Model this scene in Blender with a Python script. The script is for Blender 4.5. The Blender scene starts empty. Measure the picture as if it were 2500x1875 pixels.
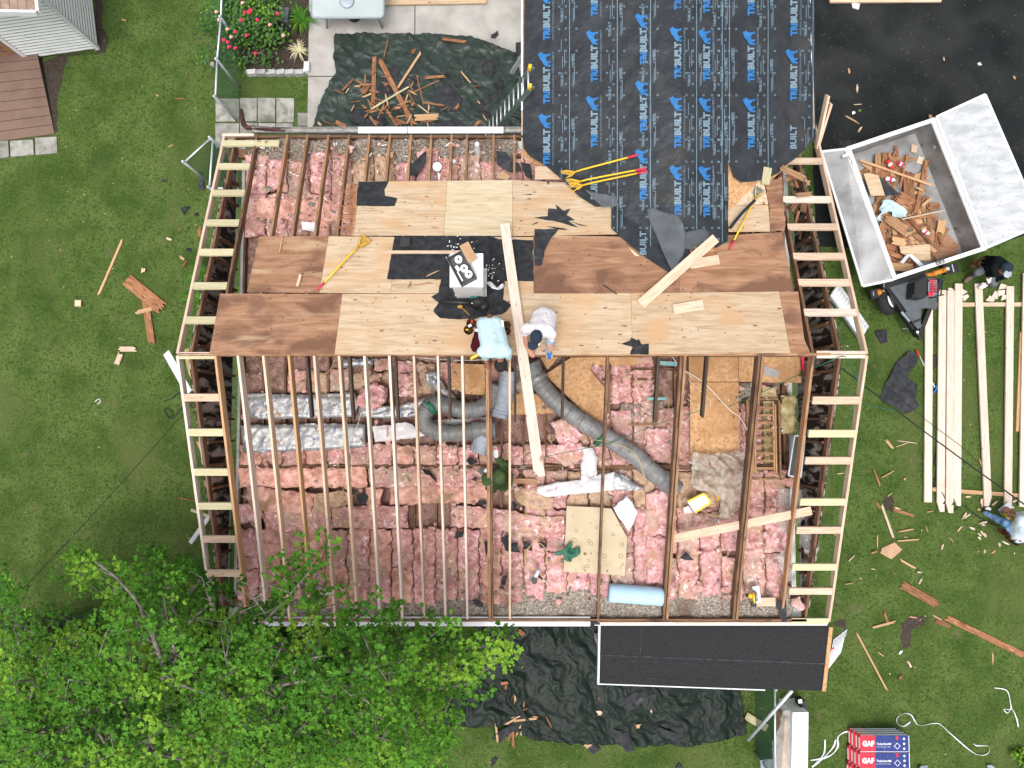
import bpy, bmesh, math, random
import numpy as np
from mathutils import Vector, Matrix, noise
from mathutils.geometry import delaunay_2d_cdt
random.seed(7); np.random.seed(7)
R = math.radians
C = bpy.context.scene.collection
SC = bpy.context.scene

# ------------------------------------------------ camera, sky, sun, exposure
CAM_H, TILT, FPX = 15.91, R(3.0), 1735.0
cam = bpy.data.objects.new("camera", bpy.data.cameras.new("camera"))
C.objects.link(cam); SC.camera = cam
cam.location = (0, 0, CAM_H); cam.rotation_euler = (TILT, 0, 0)
cam.data.sensor_width = 36.0; cam.data.lens = FPX / 2500.0 * 36.0
cam.data.clip_start = 0.1; cam.data.clip_end = 500
w = bpy.data.worlds.new("World"); SC.world = w; w.use_nodes = True
wn = w.node_tree; bg = wn.nodes["Background"]
sky = wn.nodes.new("ShaderNodeTexSky"); sky.sky_type = 'NISHITA'; sky.sun_disc = False
sky.sun_elevation = R(72); sky.sun_rotation = R(200); sky.dust_density = 4.0
hs = wn.nodes.new("ShaderNodeHueSaturation"); hs.inputs['Saturation'].default_value = 0.25
wn.links.new(sky.outputs[0], hs.inputs['Color']); wn.links.new(hs.outputs[0], bg.inputs[0])
bg.inputs[1].default_value = 0.15
sl = bpy.data.lights.new("sun", 'SUN'); sl.energy = 1.1; sl.angle = R(22); sl.color = (1.0, 0.975, 0.94)
sun = bpy.data.objects.new("sun", sl); C.objects.link(sun)
az = R(200); el = R(72)
sun.rotation_euler = Vector((math.sin(az) * math.cos(el), math.cos(az) * math.cos(el), math.sin(el))).to_track_quat('Z', 'Y').to_euler()
vs = SC.view_settings
vs.view_transform = 'Standard'; vs.look = 'None'; vs.gamma = 1.0; vs.exposure = 0.74

# ------------------------------------------------ measuring the photograph
_c, _s = math.cos(TILT), math.sin(TILT)
def P(u, v, z=0.0):
    x = (u - 1250.0) / FPX; y = -(v - 937.5) / FPX
    dy = y * _c + _s; dz = y * _s - _c
    t = (CAM_H - z) / (-dz)
    return Vector((x * t, dy * t, z))
ZM = dict(W=(0, 0, 2500 / 2212), a=(0, 0, 650 / 2212), b=(500, 0, 800 / 2212), c=(1250, 0, 800 / 2212), d=(1850, 100, 650 / 1540),
          e=(400, 300, 900 / 2212), f=(1050, 400, 900 / 2212), A=(400, 840, 600 / 1778), B=(950, 840, 550 / 2212), Cc=(1450, 840, 700 / 2212),
          D=(1100, 1150, 600 / 2212), E=(1600, 1150, 650 / 1961), F=(2050, 650, 450 / 1066), G=(1700, 1500, 800 / 2212), H=(0, 1250, 800 / 2124),
          I=(1120, 740, 260 / 2212), J=(1160, 1090, 100 / 1382), K=(2320, 600, 180 / 2133), L=(2370, 1210, 130 / 1540), M=(1800, 140, 200 / 873),
          N=(2100, 620, 260 / 1961), O=(560, 860, 560 / 2212), Q=(1050, 1480, 850 / 2212), p=(0, 0, 1.0))
def Z(k, x, y):
    o = ZM[k]; return (o[0] + x * o[2], o[1] + y * o[2])
def ZP(k, x, y, z=0.0):
    return P(*Z(k, x, y), z)
RY, RZ, SN, SS = 1.09, 4.35, 0.386, 0.345       # ridge line, pitch of north and south slope
WX, WZ = 2.95, 3.71                             # ridge of the wing
EN, ES = 5.44, -3.66                            # eaves
def roofz(x, y):
    z = RZ - SN * (y - RY) if y > RY else RZ - SS * (RY - y)
    if y > 1.6: z = max(z, WZ - SN * abs(x - WX)) if 0.1 < x < 5.8 else z
    return z
def D(u, v, off=0.0):
    z = 4.0
    for _ in range(12):
        q = P(u, v, z); z = roofz(q.x, q.y) + off
    return P(u, v, z)
def fb(x, y, z=0.0, o=4):
    return noise.fractal(Vector((x, y, z)), 0.8, 2.1, o)

# ------------------------------------------------ materials
MT = {}
def M(name, cols, scale=4.0, st=(1, 1, 1), rough=0.85, metal=0.0, bump=0.3, bs=None, blot=(), rnd=0.08, det=5.0, dist=0.3, alpha=None, spec=0.3, bd=0.01, isl=None, trans=0.0, ior=None, dots=()):
    m = bpy.data.materials.new(name); m.use_nodes = True; MT[name] = m
    nt = m.node_tree; nd, lk = nt.nodes, nt.links; b = nd["Principled BSDF"]
    tc = nd.new("ShaderNodeTexCoord"); oi = nd.new("ShaderNodeObjectInfo")
    mul = nd.new("ShaderNodeMath"); mul.operation = 'MULTIPLY'; mul.inputs[1].default_value = 73.0
    lk.new(oi.outputs['Random'], mul.inputs[0])
    add = nd.new("ShaderNodeVectorMath"); add.operation = 'ADD'
    lk.new(tc.outputs['Object'], add.inputs[0]); lk.new(mul.outputs[0], add.inputs[1])
    def ns(sc, stv, detail, di=0.0):
        mp = nd.new("ShaderNodeMapping"); mp.inputs['Scale'].default_value = stv
        lk.new(add.outputs[0], mp.inputs[0])
        n = nd.new("ShaderNodeTexNoise"); n.inputs['Scale'].default_value = sc; n.inputs['Detail'].default_value = detail
        n.inputs['Distortion'].default_value = di; lk.new(mp.outputs[0], n.inputs['Vector'])
        return n
    n = ns(scale, st, det, dist)
    rp = nd.new("ShaderNodeValToRGB"); cr = rp.color_ramp
    lk.new(n.outputs['Fac'], rp.inputs[0])
    k = len(cols)
    for i, cc in enumerate(cols):
        pos = 0.32 + 0.36 * (i / max(1, k - 1))
        e = cr.elements[i] if i < 2 else cr.elements.new(pos)
        e.position = pos; e.color = (*cc, 1)
    out = rp.outputs[0]
    for (sc, col, lo, hi, stv) in blot:
        q = ns(sc, stv, 4.0, 0.5); r2 = nd.new("ShaderNodeMapRange")
        r2.inputs[1].default_value = lo; r2.inputs[2].default_value = hi
        lk.new(q.outputs['Fac'], r2.inputs[0])
        mx = nd.new("ShaderNodeMixRGB"); lk.new(r2.outputs[0], mx.inputs[0]); lk.new(out, mx.inputs[1]); mx.inputs[2].default_value = (*col, 1)
        out = mx.outputs[0]
    for (sc, col, r0, r1, stv) in dots:
        mp = nd.new("ShaderNodeMapping"); mp.inputs['Scale'].default_value = stv; lk.new(add.outputs[0], mp.inputs[0])
        vo = nd.new("ShaderNodeTexVoronoi"); vo.inputs['Scale'].default_value = sc; lk.new(mp.outputs[0], vo.inputs['Vector'])
        r2 = nd.new("ShaderNodeMapRange"); r2.inputs[1].default_value = r1; r2.inputs[2].default_value = r0; lk.new(vo.outputs['Distance'], r2.inputs[0])
        mx = nd.new("ShaderNodeMixRGB"); lk.new(r2.outputs[0], mx.inputs[0]); lk.new(out, mx.inputs[1]); mx.inputs[2].default_value = (*col, 1); out = mx.outputs[0]
    hv = nd.new("ShaderNodeHueSaturation"); lk.new(out, hv.inputs['Color'])
    mr = nd.new("ShaderNodeMapRange"); mr.inputs[3].default_value = 1 - rnd; mr.inputs[4].default_value = 1 + rnd
    if isl:
        ge = nd.new("ShaderNodeNewGeometry"); lk.new(ge.outputs['Random Per Island'], mr.inputs[0])
        mr.inputs[3].default_value = 1 - isl; mr.inputs[4].default_value = 1 + isl
    else:
        lk.new(oi.outputs['Random'], mr.inputs[0])
    lk.new(mr.outputs[0], hv.inputs['Value']); lk.new(hv.outputs[0], b.inputs['Base Color'])
    b.inputs['Roughness'].default_value = rough; b.inputs['Metallic'].default_value = metal
    b.inputs['Specular IOR Level'].default_value = spec
    if alpha is not None: b.inputs['Alpha'].default_value = alpha
    if trans: b.inputs['Transmission Weight'].default_value = trans
    if bump:
        q = ns(bs or scale * 4, st, 6.0, 0.2); bp = nd.new("ShaderNodeBump"); bp.inputs['Strength'].default_value = bump
        bp.inputs['Distance'].default_value = bd; lk.new(q.outputs['Fac'], bp.inputs['Height']); lk.new(bp.outputs[0], b.inputs['Normal'])
    return m
W1 = (1, 14, 14)     # timber: grain along the local x axis
M('fir', [(.47, .32, .215), (.58, .42, .30), (.65, .50, .38)], 3, W1, blot=[(9, (.33, .17, .09), .70, .76, (1, 2.5, 2.5))], rnd=.13, dots=[(3.2, (.30, .14, .07), .03, .08, (1, 2, .3))])
M('fir_orange', [(.42, .24, .12), (.52, .33, .18)], 3, W1, blot=[(9, (.28, .13, .06), .69, .75, (1, 2.5, 2.5))], rnd=.1)
M('fir_pale', [(.54, .42, .33), (.64, .52, .43), (.70, .59, .50)], 3, W1, blot=[(8, (.42, .25, .14), .70, .76, (1, 2.5, 2.5))], rnd=.08, dots=[(2.6, (.34, .18, .10), .03, .085, (1, 2, .3))])
M('treated_pine', [(.44, .39, .23), (.54, .49, .31)], 3, W1, blot=[(8, (.36, .28, .12), .68, .74, (1, 2.5, 2.5))], rnd=.1)
M('old_timber', [(.085, .045, .026), (.16, .085, .048), (.22, .125, .07)], 3, W1, blot=[(3, (.04, .025, .018), .52, .7, (1, 3, 3))], rnd=.22)
M('old_timber_light', [(.20, .10, .05), (.30, .165, .085), (.36, .21, .12)], 3, W1, blot=[(3, (.10, .055, .035), .55, .72, (1, 3, 3))], rnd=.18)
M('dark_timber', [(.035, .024, .018), (.075, .048, .035)], 3, W1, rnd=.2)
M('plank_red', [(.15, .060, .027), (.26, .115, .052), (.35, .17, .088)], 4, W1, blot=[(5, (.10, .045, .025), .55, .7, (1, 4, 4)), (6, (.5, .33, .2), .64, .72, (1, 6, 6))], rnd=.3)
M('ply_new', [(.40, .275, .165), (.495, .365, .24), (.56, .435, .305)], 1.6, (1, 9, 9), blot=[(1.3, (.52, .32, .17), .50, .72, (1, 1.6, 1)), (14, (.24, .12, .06), .715, .745, (1, 1.6, 1)), (5.5, (.36, .20, .10), .70, .735, (.45, 2.2, 1)), (30, (.18, .09, .05), .735, .76, (.5, 1, 1))], rnd=.06, dist=1.2, dots=[(4.2, (.22, .10, .05), .05, .12, (.55, 1.3, .01)), (8, (.10, .055, .03), .05, .12, (.8, 1, .01))])
M('ply_pale', [(.46, .36, .22), (.54, .44, .29), (.60, .50, .36)], 1.2, (1, 6, 6), blot=[(14, (.4, .25, .13), .72, .75, (1, 1.5, 1))], rnd=.03, dist=2.0)
M('ply_brown', [(.225, .112, .06), (.32, .168, .096), (.39, .225, .138)], 1.5, (1, 7, 7), blot=[(1.0, (.17, .085, .052), .50, .62, (1, 1.8, 1)), (1.2, (.48, .33, .20), .64, .74, (.5, 2.2, 1)), (24, (.09, .05, .035), .70, .74, (1, 1, 1))], rnd=.08, dist=1.0, dots=[(6.5, (.06, .035, .025), .05, .12, (1, 1, .01))])
M('osb', [(.40, .21, .09), (.52, .30, .15), (.58, .36, .19)], 16, (1, 1, 1), blot=[(40, (.30, .15, .07), .60, .68, (1, 1, 1)), (1.5, (.36, .19, .085), .5, .7, (1, 1, 1))], rnd=.05, det=2)
M('osb_light', [(.50, .34, .20), (.66, .50, .34), (.74, .60, .44)], 22, (1, .35, 1), blot=[(5, (.30, .13, .07), .66, .70, (1, .6, 1))], rnd=.04, det=2)
M('drywall_back', [(.52, .42, .28), (.58, .48, .33)], 3, blot=[(1.2, (.44, .34, .2), .5, .7, (1, 1, 1))], bump=.1)
M('pink', [(.33, .15, .13), (.54, .28, .255), (.71, .44, .41)], 7, blot=[(1.3, (.42, .30, .24), .50, .68, (1, 1, 1)), (3.0, (.50, .32, .23), .51, .66, (1, 1, 1)), (26, (.28, .15, .11), .60, .70, (1, 1, 1)), (11, (.84, .66, .62), .58, .70, (1, 1, 1)), (60, (.26, .15, .11), .66, .72, (1, 1, 1))], rough=1, bump=.9, bs=26, bd=.03, rnd=.14, spec=.05, dist=1.0)
M('pink_bright', [(.40, .18, .175), (.60, .325, .32), (.76, .50, .485)], 9, blot=[(4, (.46, .26, .19), .50, .66, (1, 1, 1)), (24, (.34, .18, .15), .62, .72, (1, 1, 1)), (12, (.84, .68, .67), .62, .72, (1, 1, 1)), (1.4, (.46, .33, .27), .54, .70, (1, 1, 1))], rough=1, bump=.9, bs=24, bd=.03, rnd=.1, spec=.05, dist=1.0)
M('salmon', [(.44, .21, .16), (.64, .35, .28), (.75, .47, .39)], 8, blot=[(2.5, (.32, .20, .12), .55, .68, (1, 1, 1)), (30, (.26, .13, .09), .64, .73, (1, 1, 1))], rough=1, bump=.8, bs=26, bd=.025, rnd=.1, spec=.05)
M('tan_batt', [(.34, .22, .14), (.50, .34, .23), (.56, .40, .29)], 7, blot=[(18, (.2, .12, .08), .6, .72, (1, 1, 1))], rough=1, bump=.9, bs=24, bd=.03, spec=.05)
M('yellow_batt', [(.30, .23, .10), (.44, .35, .18), (.52, .44, .26)], 8, blot=[(14, (.16, .11, .06), .6, .7, (1, 1, 1))], rough=1, bump=.9, bs=30, bd=.03, spec=.05)
M('loose_fill', [(.13, .105, .085), (.30, .255, .21), (.50, .45, .39)], 30, blot=[(2, (.17, .12, .09), .52, .7, (1, 1, 1)), (70, (.06, .045, .035), .6, .68, (1, 1, 1))], rough=1, bump=1.0, bs=45, bd=.04, spec=.05, det=3)
M('attic_dust', [(.16, .09, .07), (.30, .18, .145), (.42, .27, .23)], 9, blot=[(2, (.30, .17, .14), .52, .62, (1, 1, 1)), (40, (.05, .03, .02), .6, .68, (1, 1, 1))], rough=1, bump=.8, bs=40, bd=.03, spec=.05)
M('foil', [(.25, .25, .25), (.31, .31, .31), (.38, .38, .38)], 3, blot=[(3, (.36, .33, .29), .56, .70, (1, 1, 1)), (9, (.13, .16, .25), .60, .65, (2.2, .6, 1))], rough=.4, metal=.35, bump=.7, bs=9, bd=.02, spec=.5, rnd=.04)
M('kraft_white', [(.50, .48, .48), (.68, .66, .66)], 6, rough=.5, bump=.7, bs=10, bd=.02, rnd=.03)
M('felt', [(.014, .015, .017), (.026, .027, .031), (.038, .039, .043)], 9, blot=[(4, (.06, .06, .062), .58, .72, (1, 1, 1))], rough=.85, bump=.6, bs=18, rnd=.25)
M('porch_felt', [(.020, .020, .021), (.026, .026, .027), (.032, .032, .033)], 60, (1, .3, 1), blot=[(90, (.05, .05, .055), .60, .70, (1, 1, 1))], rough=.95, bump=.3, bs=90, rnd=0, spec=.12)
M('underlay', [(.014, .017, .021), (.021, .025, .030), (.031, .035, .041)], 3, blot=[(1.0, (.055, .048, .042), .58, .78, (1, 1, 1)), (14, (.045, .045, .045), .66, .75, (1, 1, 1))], rough=.5, bump=.9, bs=4, bd=.06, rnd=0, spec=.4)
M('underlay_back', [(.07, .08, .088), (.10, .11, .12)], 4, rough=.6, bump=.5, bs=8)
M('print_blue', [(.020, .125, .33), (.032, .17, .42)], 9, rough=.5, bump=0, rnd=0)
M('print_grey', [(.13, .20, .25), (.20, .29, .35)], 30, rough=.5, bump=0, rnd=0)
M('print_faint', [(.09, .13, .165), (.16, .22, .26)], 60, rough=.5, bump=0, rnd=0)
M('tarp', [(.014, .023, .018), (.021, .033, .026), (.032, .046, .038)], 3, rough=.38, bump=.8, bs=8, bd=.03, spec=.3, blot=[(1.5, (.05, .06, .05), .6, .78, (1, 1, 1))], rnd=.0, dist=1.2)
M('tarp_black', [(.006, .011, .008), (.010, .018, .013)], 3, rough=.42, bump=.7, bs=6, bd=.03, spec=.14)
M('white_vinyl', [(.66, .68, .66), (.74, .75, .73)], 4, rough=.5, bump=.05, blot=[(5, (.48, .5, .45), .64, .78, (1, 1, 1))], rnd=.02)
M('white_paint', [(.62, .62, .63), (.72, .72, .73)], 5, rough=.45, bump=.15, blot=[(9, (.5, .5, .5), .66, .75, (.3, 2, 1))], rnd=.02)
M('shed_shingle', [(.22, .15, .11), (.32, .23, .17)], 8, rough=.95, bump=.5)
M('deck_paint', [(.145, .09, .068), (.165, .105, .08), (.185, .12, .094)], 2, (1, 1, 1), rough=.8, bump=.3, rnd=.12)
M('concrete', [(.27, .255, .23), (.35, .33, .305), (.41, .39, .36)], 2.2, blot=[(30, (.30, .28, .25), .64, .74, (1, 1, 1)), (.9, (.33, .30, .27), .56, .72, (1, 1, 1))], rough=.9, bump=.3, bs=40)
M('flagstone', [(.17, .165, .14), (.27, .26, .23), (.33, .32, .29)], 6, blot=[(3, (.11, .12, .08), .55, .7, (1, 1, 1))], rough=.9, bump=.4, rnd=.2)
M('edging', [(.30, .30, .30), (.48, .47, .46)], 8, rough=.9, bump=.4, rnd=.3)
M('asphalt', [(.010, .012, .012), (.015, .017, .017), (.021, .023, .023)], 1.2, blot=[(130, (.065, .065, .065), .63, .70, (1, 1, 1)), (.35, (.036, .037, .038), .5, .7, (1, 1, 1)), (25, (.045, .042, .035), .72, .75, (1, 1, 1))], rough=.95, bump=.5, bs=160, bd=.006, spec=.08)
M('soil', [(.035, .025, .02), (.08, .06, .048)], 26, rough=1, bump=1, bs=40, bd=.04, blot=[(60, (.22, .15, .11), .66, .70, (1, 1, 1))])
G0 = M('grass', [(.064, .108, .022), (.108, .166, .038), (.160, .218, .062)], 1.6, rough=.95, bump=1.0, bs=55, bd=.05, spec=.05, det=8,
  blot=[(14, (.045, .085, .018), .50, .68, (1, 1, 1)), (34, (.040, .075, .016), .52, .66, (1, 1, 1)), (60, (.19, .26, .09), .58, .70, (1, 1, 1)), (.75, (.135, .165, .052), .55, .72, (1.2, .5, 1)), (3.4, (.17, .165, .08), .62, .80, (1, 1, 1)), (9, (.20, .19, .10), .68, .80, (1, 1, 1)), (150, (.032, .062, .014), .52, .62, (1, 1, 1)), (1.9, (.115, .09, .055), .72, .80, (1, 1, 1))], rnd=0)
M('blade', [(.07, .14, .03), (.13, .22, .05)], 2, rough=.9, bump=0, isl=.4, spec=.1)
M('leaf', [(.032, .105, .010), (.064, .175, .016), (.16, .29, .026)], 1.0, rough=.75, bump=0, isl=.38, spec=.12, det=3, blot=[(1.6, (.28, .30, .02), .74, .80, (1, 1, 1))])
M('leaf_shade', [(.018, .048, .012), (.032, .075, .018)], 3, rough=.7, bump=0, isl=.4)  # darker leaf copy, the shade beneath the crown put into its colour
M('leaf_dark', [(.03, .08, .022), (.06, .13, .035)], 3, rough=.6, bump=0, isl=.4)
M('bark', [(.10, .085, .07), (.20, .175, .15), (.30, .27, .24)], 12, rough=.95, bump=.6, blot=[(5, (.06, .055, .04), .55, .65, (1, 1, 1))])
M('petal', [(.62, .015, .06), (.75, .03, .12)], 9, rough=.6, bump=0, isl=.3)
M('petal_pale', [(.75, .32, .26), (.8, .45, .34)], 9, rough=.6, bump=0, isl=.2)
M('galv', [(.50, .53, .56), (.66, .69, .72)], 8, rough=.4, metal=.5, bump=.1)
M('mesh_green', [(.02, .075, .045), (.03, .10, .06)], 8, rough=.6, bump=0)
M('alum', [(.48, .50, .52), (.64, .66, .68)], 6, rough=.45, metal=.5, bump=.15, rnd=.06)
M('ladder_green', [(.08, .12, .105), (.11, .155, .14)], 6, rough=.5, bump=.1)
M('yellow', [(.72, .42, .02), (.80, .50, .03)], 6, rough=.45, bump=.05)
M('handle_red', [(.55, .03, .06), (.65, .05, .09)], 6, rough=.5, bump=.05)
M('red', [(.5, .02, .02), (.6, .04, .04)], 6, rough=.5, bump=.05)
M('steel', [(.22, .21, .19), (.40, .39, .37)], 12, rough=.45, metal=.7, bump=.2)
M('rust_yellow', [(.28, .16, .04), (.5, .30, .04)], 18, rough=.6, bump=.2)
M('black_plastic', [(.010, .010, .011), (.018, .018, .019)], 5, rough=.45, bump=.1, spec=.4)
M('rubber', [(.014, .014, .014), (.025, .025, .025)], 12, rough=.8, bump=.2)
M('trailer_floor', [(.22, .22, .22), (.31, .31, .31), (.38, .38, .38)], 2, (1, 1, 1), rough=.5, metal=.3, bump=.2, blot=[(6, (.22, .22, .21), .6, .75, (.5, 2, 1)), (1.2, (.16, .155, .15), .60, .76, (1, 1, 1))], rnd=.03)
M('trailer_inside', [(.16, .155, .15), (.27, .265, .26), (.36, .355, .35)], 2, rough=.6, metal=.2, bump=.2, blot=[(5, (.10, .09, .08), .6, .75, (1, 1, 1))], rnd=.03)
M('trailer_white', [(.34, .35, .36), (.43, .44, .45), (.50, .51, .52)], 3, (1, 2.2, 1), rough=.5, metal=.15, bump=.2, blot=[(9, (.26, .27, .28), .60, .70, (1.6, 4, 1)), (22, (.2, .2, .2), .68, .73, (1, 3, 1))], rnd=.02)
M('deck_grey', [(.075, .085, .095), (.10, .11, .12)], 9, rough=.6, bump=.3, blot=[(40, (.17, .18, .19), .68, .74, (1, 1, 1))])
M('orange_metal', [(.50, .17, .02), (.62, .24, .03)], 8, rough=.5, bump=.2, blot=[(14, (.12, .05, .02), .56, .66, (1, 1, 1))])
M('grey_plastic', [(.20, .24, .26), (.28, .32, .34)], 8, rough=.5, bump=.1)
M('duct_grey', [(.13, .13, .126), (.18, .18, .174), (.22, .22, .214)], 5, rough=.42, bump=.6, bs=9, bd=.02, spec=.4, blot=[(2, (.15, .15, .14), .5, .7, (1, 1, 1))])
M('duct_blue', [(.27, .30, .35), (.36, .40, .45)], 5, rough=.45, bump=.5, bs=12, bd=.02, blot=[(26, (.14, .17, .28), .66, .70, (.6, 3, 1))])
M('green_tape', [(.02, .10, .06), (.03, .14, .08)], 5, rough=.5, bump=.2)
M('foam_blue', [(.36, .54, .68), (.42, .60, .74)], 5, (1, 3, 3), rough=.6, bump=.2, rnd=.0)
M('teal', [(.16, .34, .34), (.24, .44, .43)], 5, rough=.7, bump=.1)
M('cardboard', [(.38, .23, .13), (.46, .30, .18)], 5, rough=.9, bump=.1)
M('box_print', [(.07, .07, .075), (.11, .11, .115)], 9, rough=.7, bump=.05)
M('paper_white', [(.74, .74, .74), (.82, .82, .82)], 5, rough=.7, bump=.05)
M('bundle_blue', [(.010, .025, .15), (.016, .035, .19)], 6, rough=.25, bump=.4, bs=14, bd=.01, rnd=.03, spec=.5, blot=[(9, (.10, .13, .26), .66, .76, (1, 1, 1))])
M('bundle_red', [(.52, .012, .03), (.62, .02, .045)], 6, rough=.25, bump=.3, rnd=.0, spec=.5)
M('shirt_blue', [(.38, .50, .53), (.45, .57, .60)], 3, rough=.9, bump=.4, bs=9, bd=.02, spec=.1)
M('shirt_white', [(.56, .52, .54), (.66, .62, .64)], 3, rough=.9, bump=.4, bs=9, bd=.02, spec=.1)
M('shirt_grey', [(.46, .54, .60), (.56, .63, .69)], 3, rough=.9, bump=.4, bs=9, bd=.02, spec=.1)
M('hoodie_green', [(.030, .050, .020), (.050, .078, .030), (.075, .115, .045)], 4, rough=.95, bump=.5, bs=12, bd=.02, spec=.05)
M('hoodie_black', [(.006, .008, .009), (.012, .015, .017)], 4, rough=.95, bump=.5, bs=12, bd=.02, spec=.05)
M('navy', [(.012, .022, .035), (.02, .035, .05)], 4, rough=.9, bump=.3)
M('denim', [(.05, .12, .25), (.12, .22, .38), (.25, .36, .50)], 9, rough=.95, bump=.4, spec=.05)
M('denim_light', [(.22, .28, .36), (.32, .38, .46)], 9, rough=.95, bump=.4, spec=.05)
M('grey_cloth', [(.09, .10, .11), (.14, .15, .16)], 9, rough=.95, bump=.4, spec=.05)
M('maroon', [(.045, .006, .012), (.07, .010, .018)], 6, rough=.9, bump=.4, spec=.05)
M('skin', [(.36, .17, .11), (.44, .22, .15)], 6, rough=.6, bump=.1)
M('skin_dark', [(.20, .085, .05), (.27, .12, .075)], 6, rough=.6, bump=.1)
M('hair', [(.010, .008, .007), (.025, .02, .018)], 30, rough=.8, bump=.7, bs=60)
M('leather', [(.10, .045, .02), (.22, .11, .05)], 7, rough=.7, bump=.3, rnd=.2)
M('boot', [(.11, .075, .06), (.16, .11, .09)], 7, rough=.8, bump=.3)
M('glove_white', [(.66, .64, .64), (.75, .73, .73)], 7, rough=.8, bump=.2)
M('shoe_blue', [(.02, .10, .34), (.03, .14, .42)], 8, rough=.7, bump=.3)
M('char', [(.018, .015, .013), (.03, .025, .02)], 4, (1, 2, 1), rough=1, bump=.7, bs=30, blot=[(4.5, (.40, .375, .35), .47, .60, (1, 1.7, .5))], rnd=0)
M('screen_grey', [(.055, .06, .06), (.08, .085, .085)], 60, rough=.7, bump=.3)
M('clear_plastic', [(.62, .60, .55), (.80, .79, .75)], 3, rough=.18, bump=1, bs=8, bd=.05, alpha=.30, spec=.8)
M('clear_brown', [(.30, .22, .14), (.58, .52, .43)], 5, rough=.16, bump=1, bs=10, bd=.07, alpha=.68, spec=.8)
M('glass', [(.40, .46, .45), (.48, .54, .53)], 1, rough=.08, bump=0, alpha=.72, spec=.8)
M('wire_yellow', [(.50, .36, .13), (.6, .45, .2)], 5, rough=.6, bump=0)
M('wire_white', [(.55, .52, .45), (.66, .62, .55)], 5, rough=.6, bump=0)
M('wire_green', [(.03, .12, .08), (.05, .16, .10)], 5, rough=.6, bump=0)
M('cable_black', [(.012, .013, .014), (.02, .022, .024)], 5, rough=.6, bump=0)
M('tool_teal', [(.01, .10, .10), (.02, .14, .13)], 5, rough=.5, bump=.1)
M('pvc_white', [(.66, .66, .66), (.76, .76, .76)], 5, rough=.4, bump=0)
M('brown_metal', [(.055, .022, .018), (.085, .035, .028)], 5, rough=.5, bump=.15)
M('gypsum', [(.76, .76, .77), (.84, .84, .85)], 5, rough=.7, bump=.05, rnd=0)
M('stain', [(.16, .12, .07), (.33, .25, .15)], 20, rough=.9, bump=0)

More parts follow.
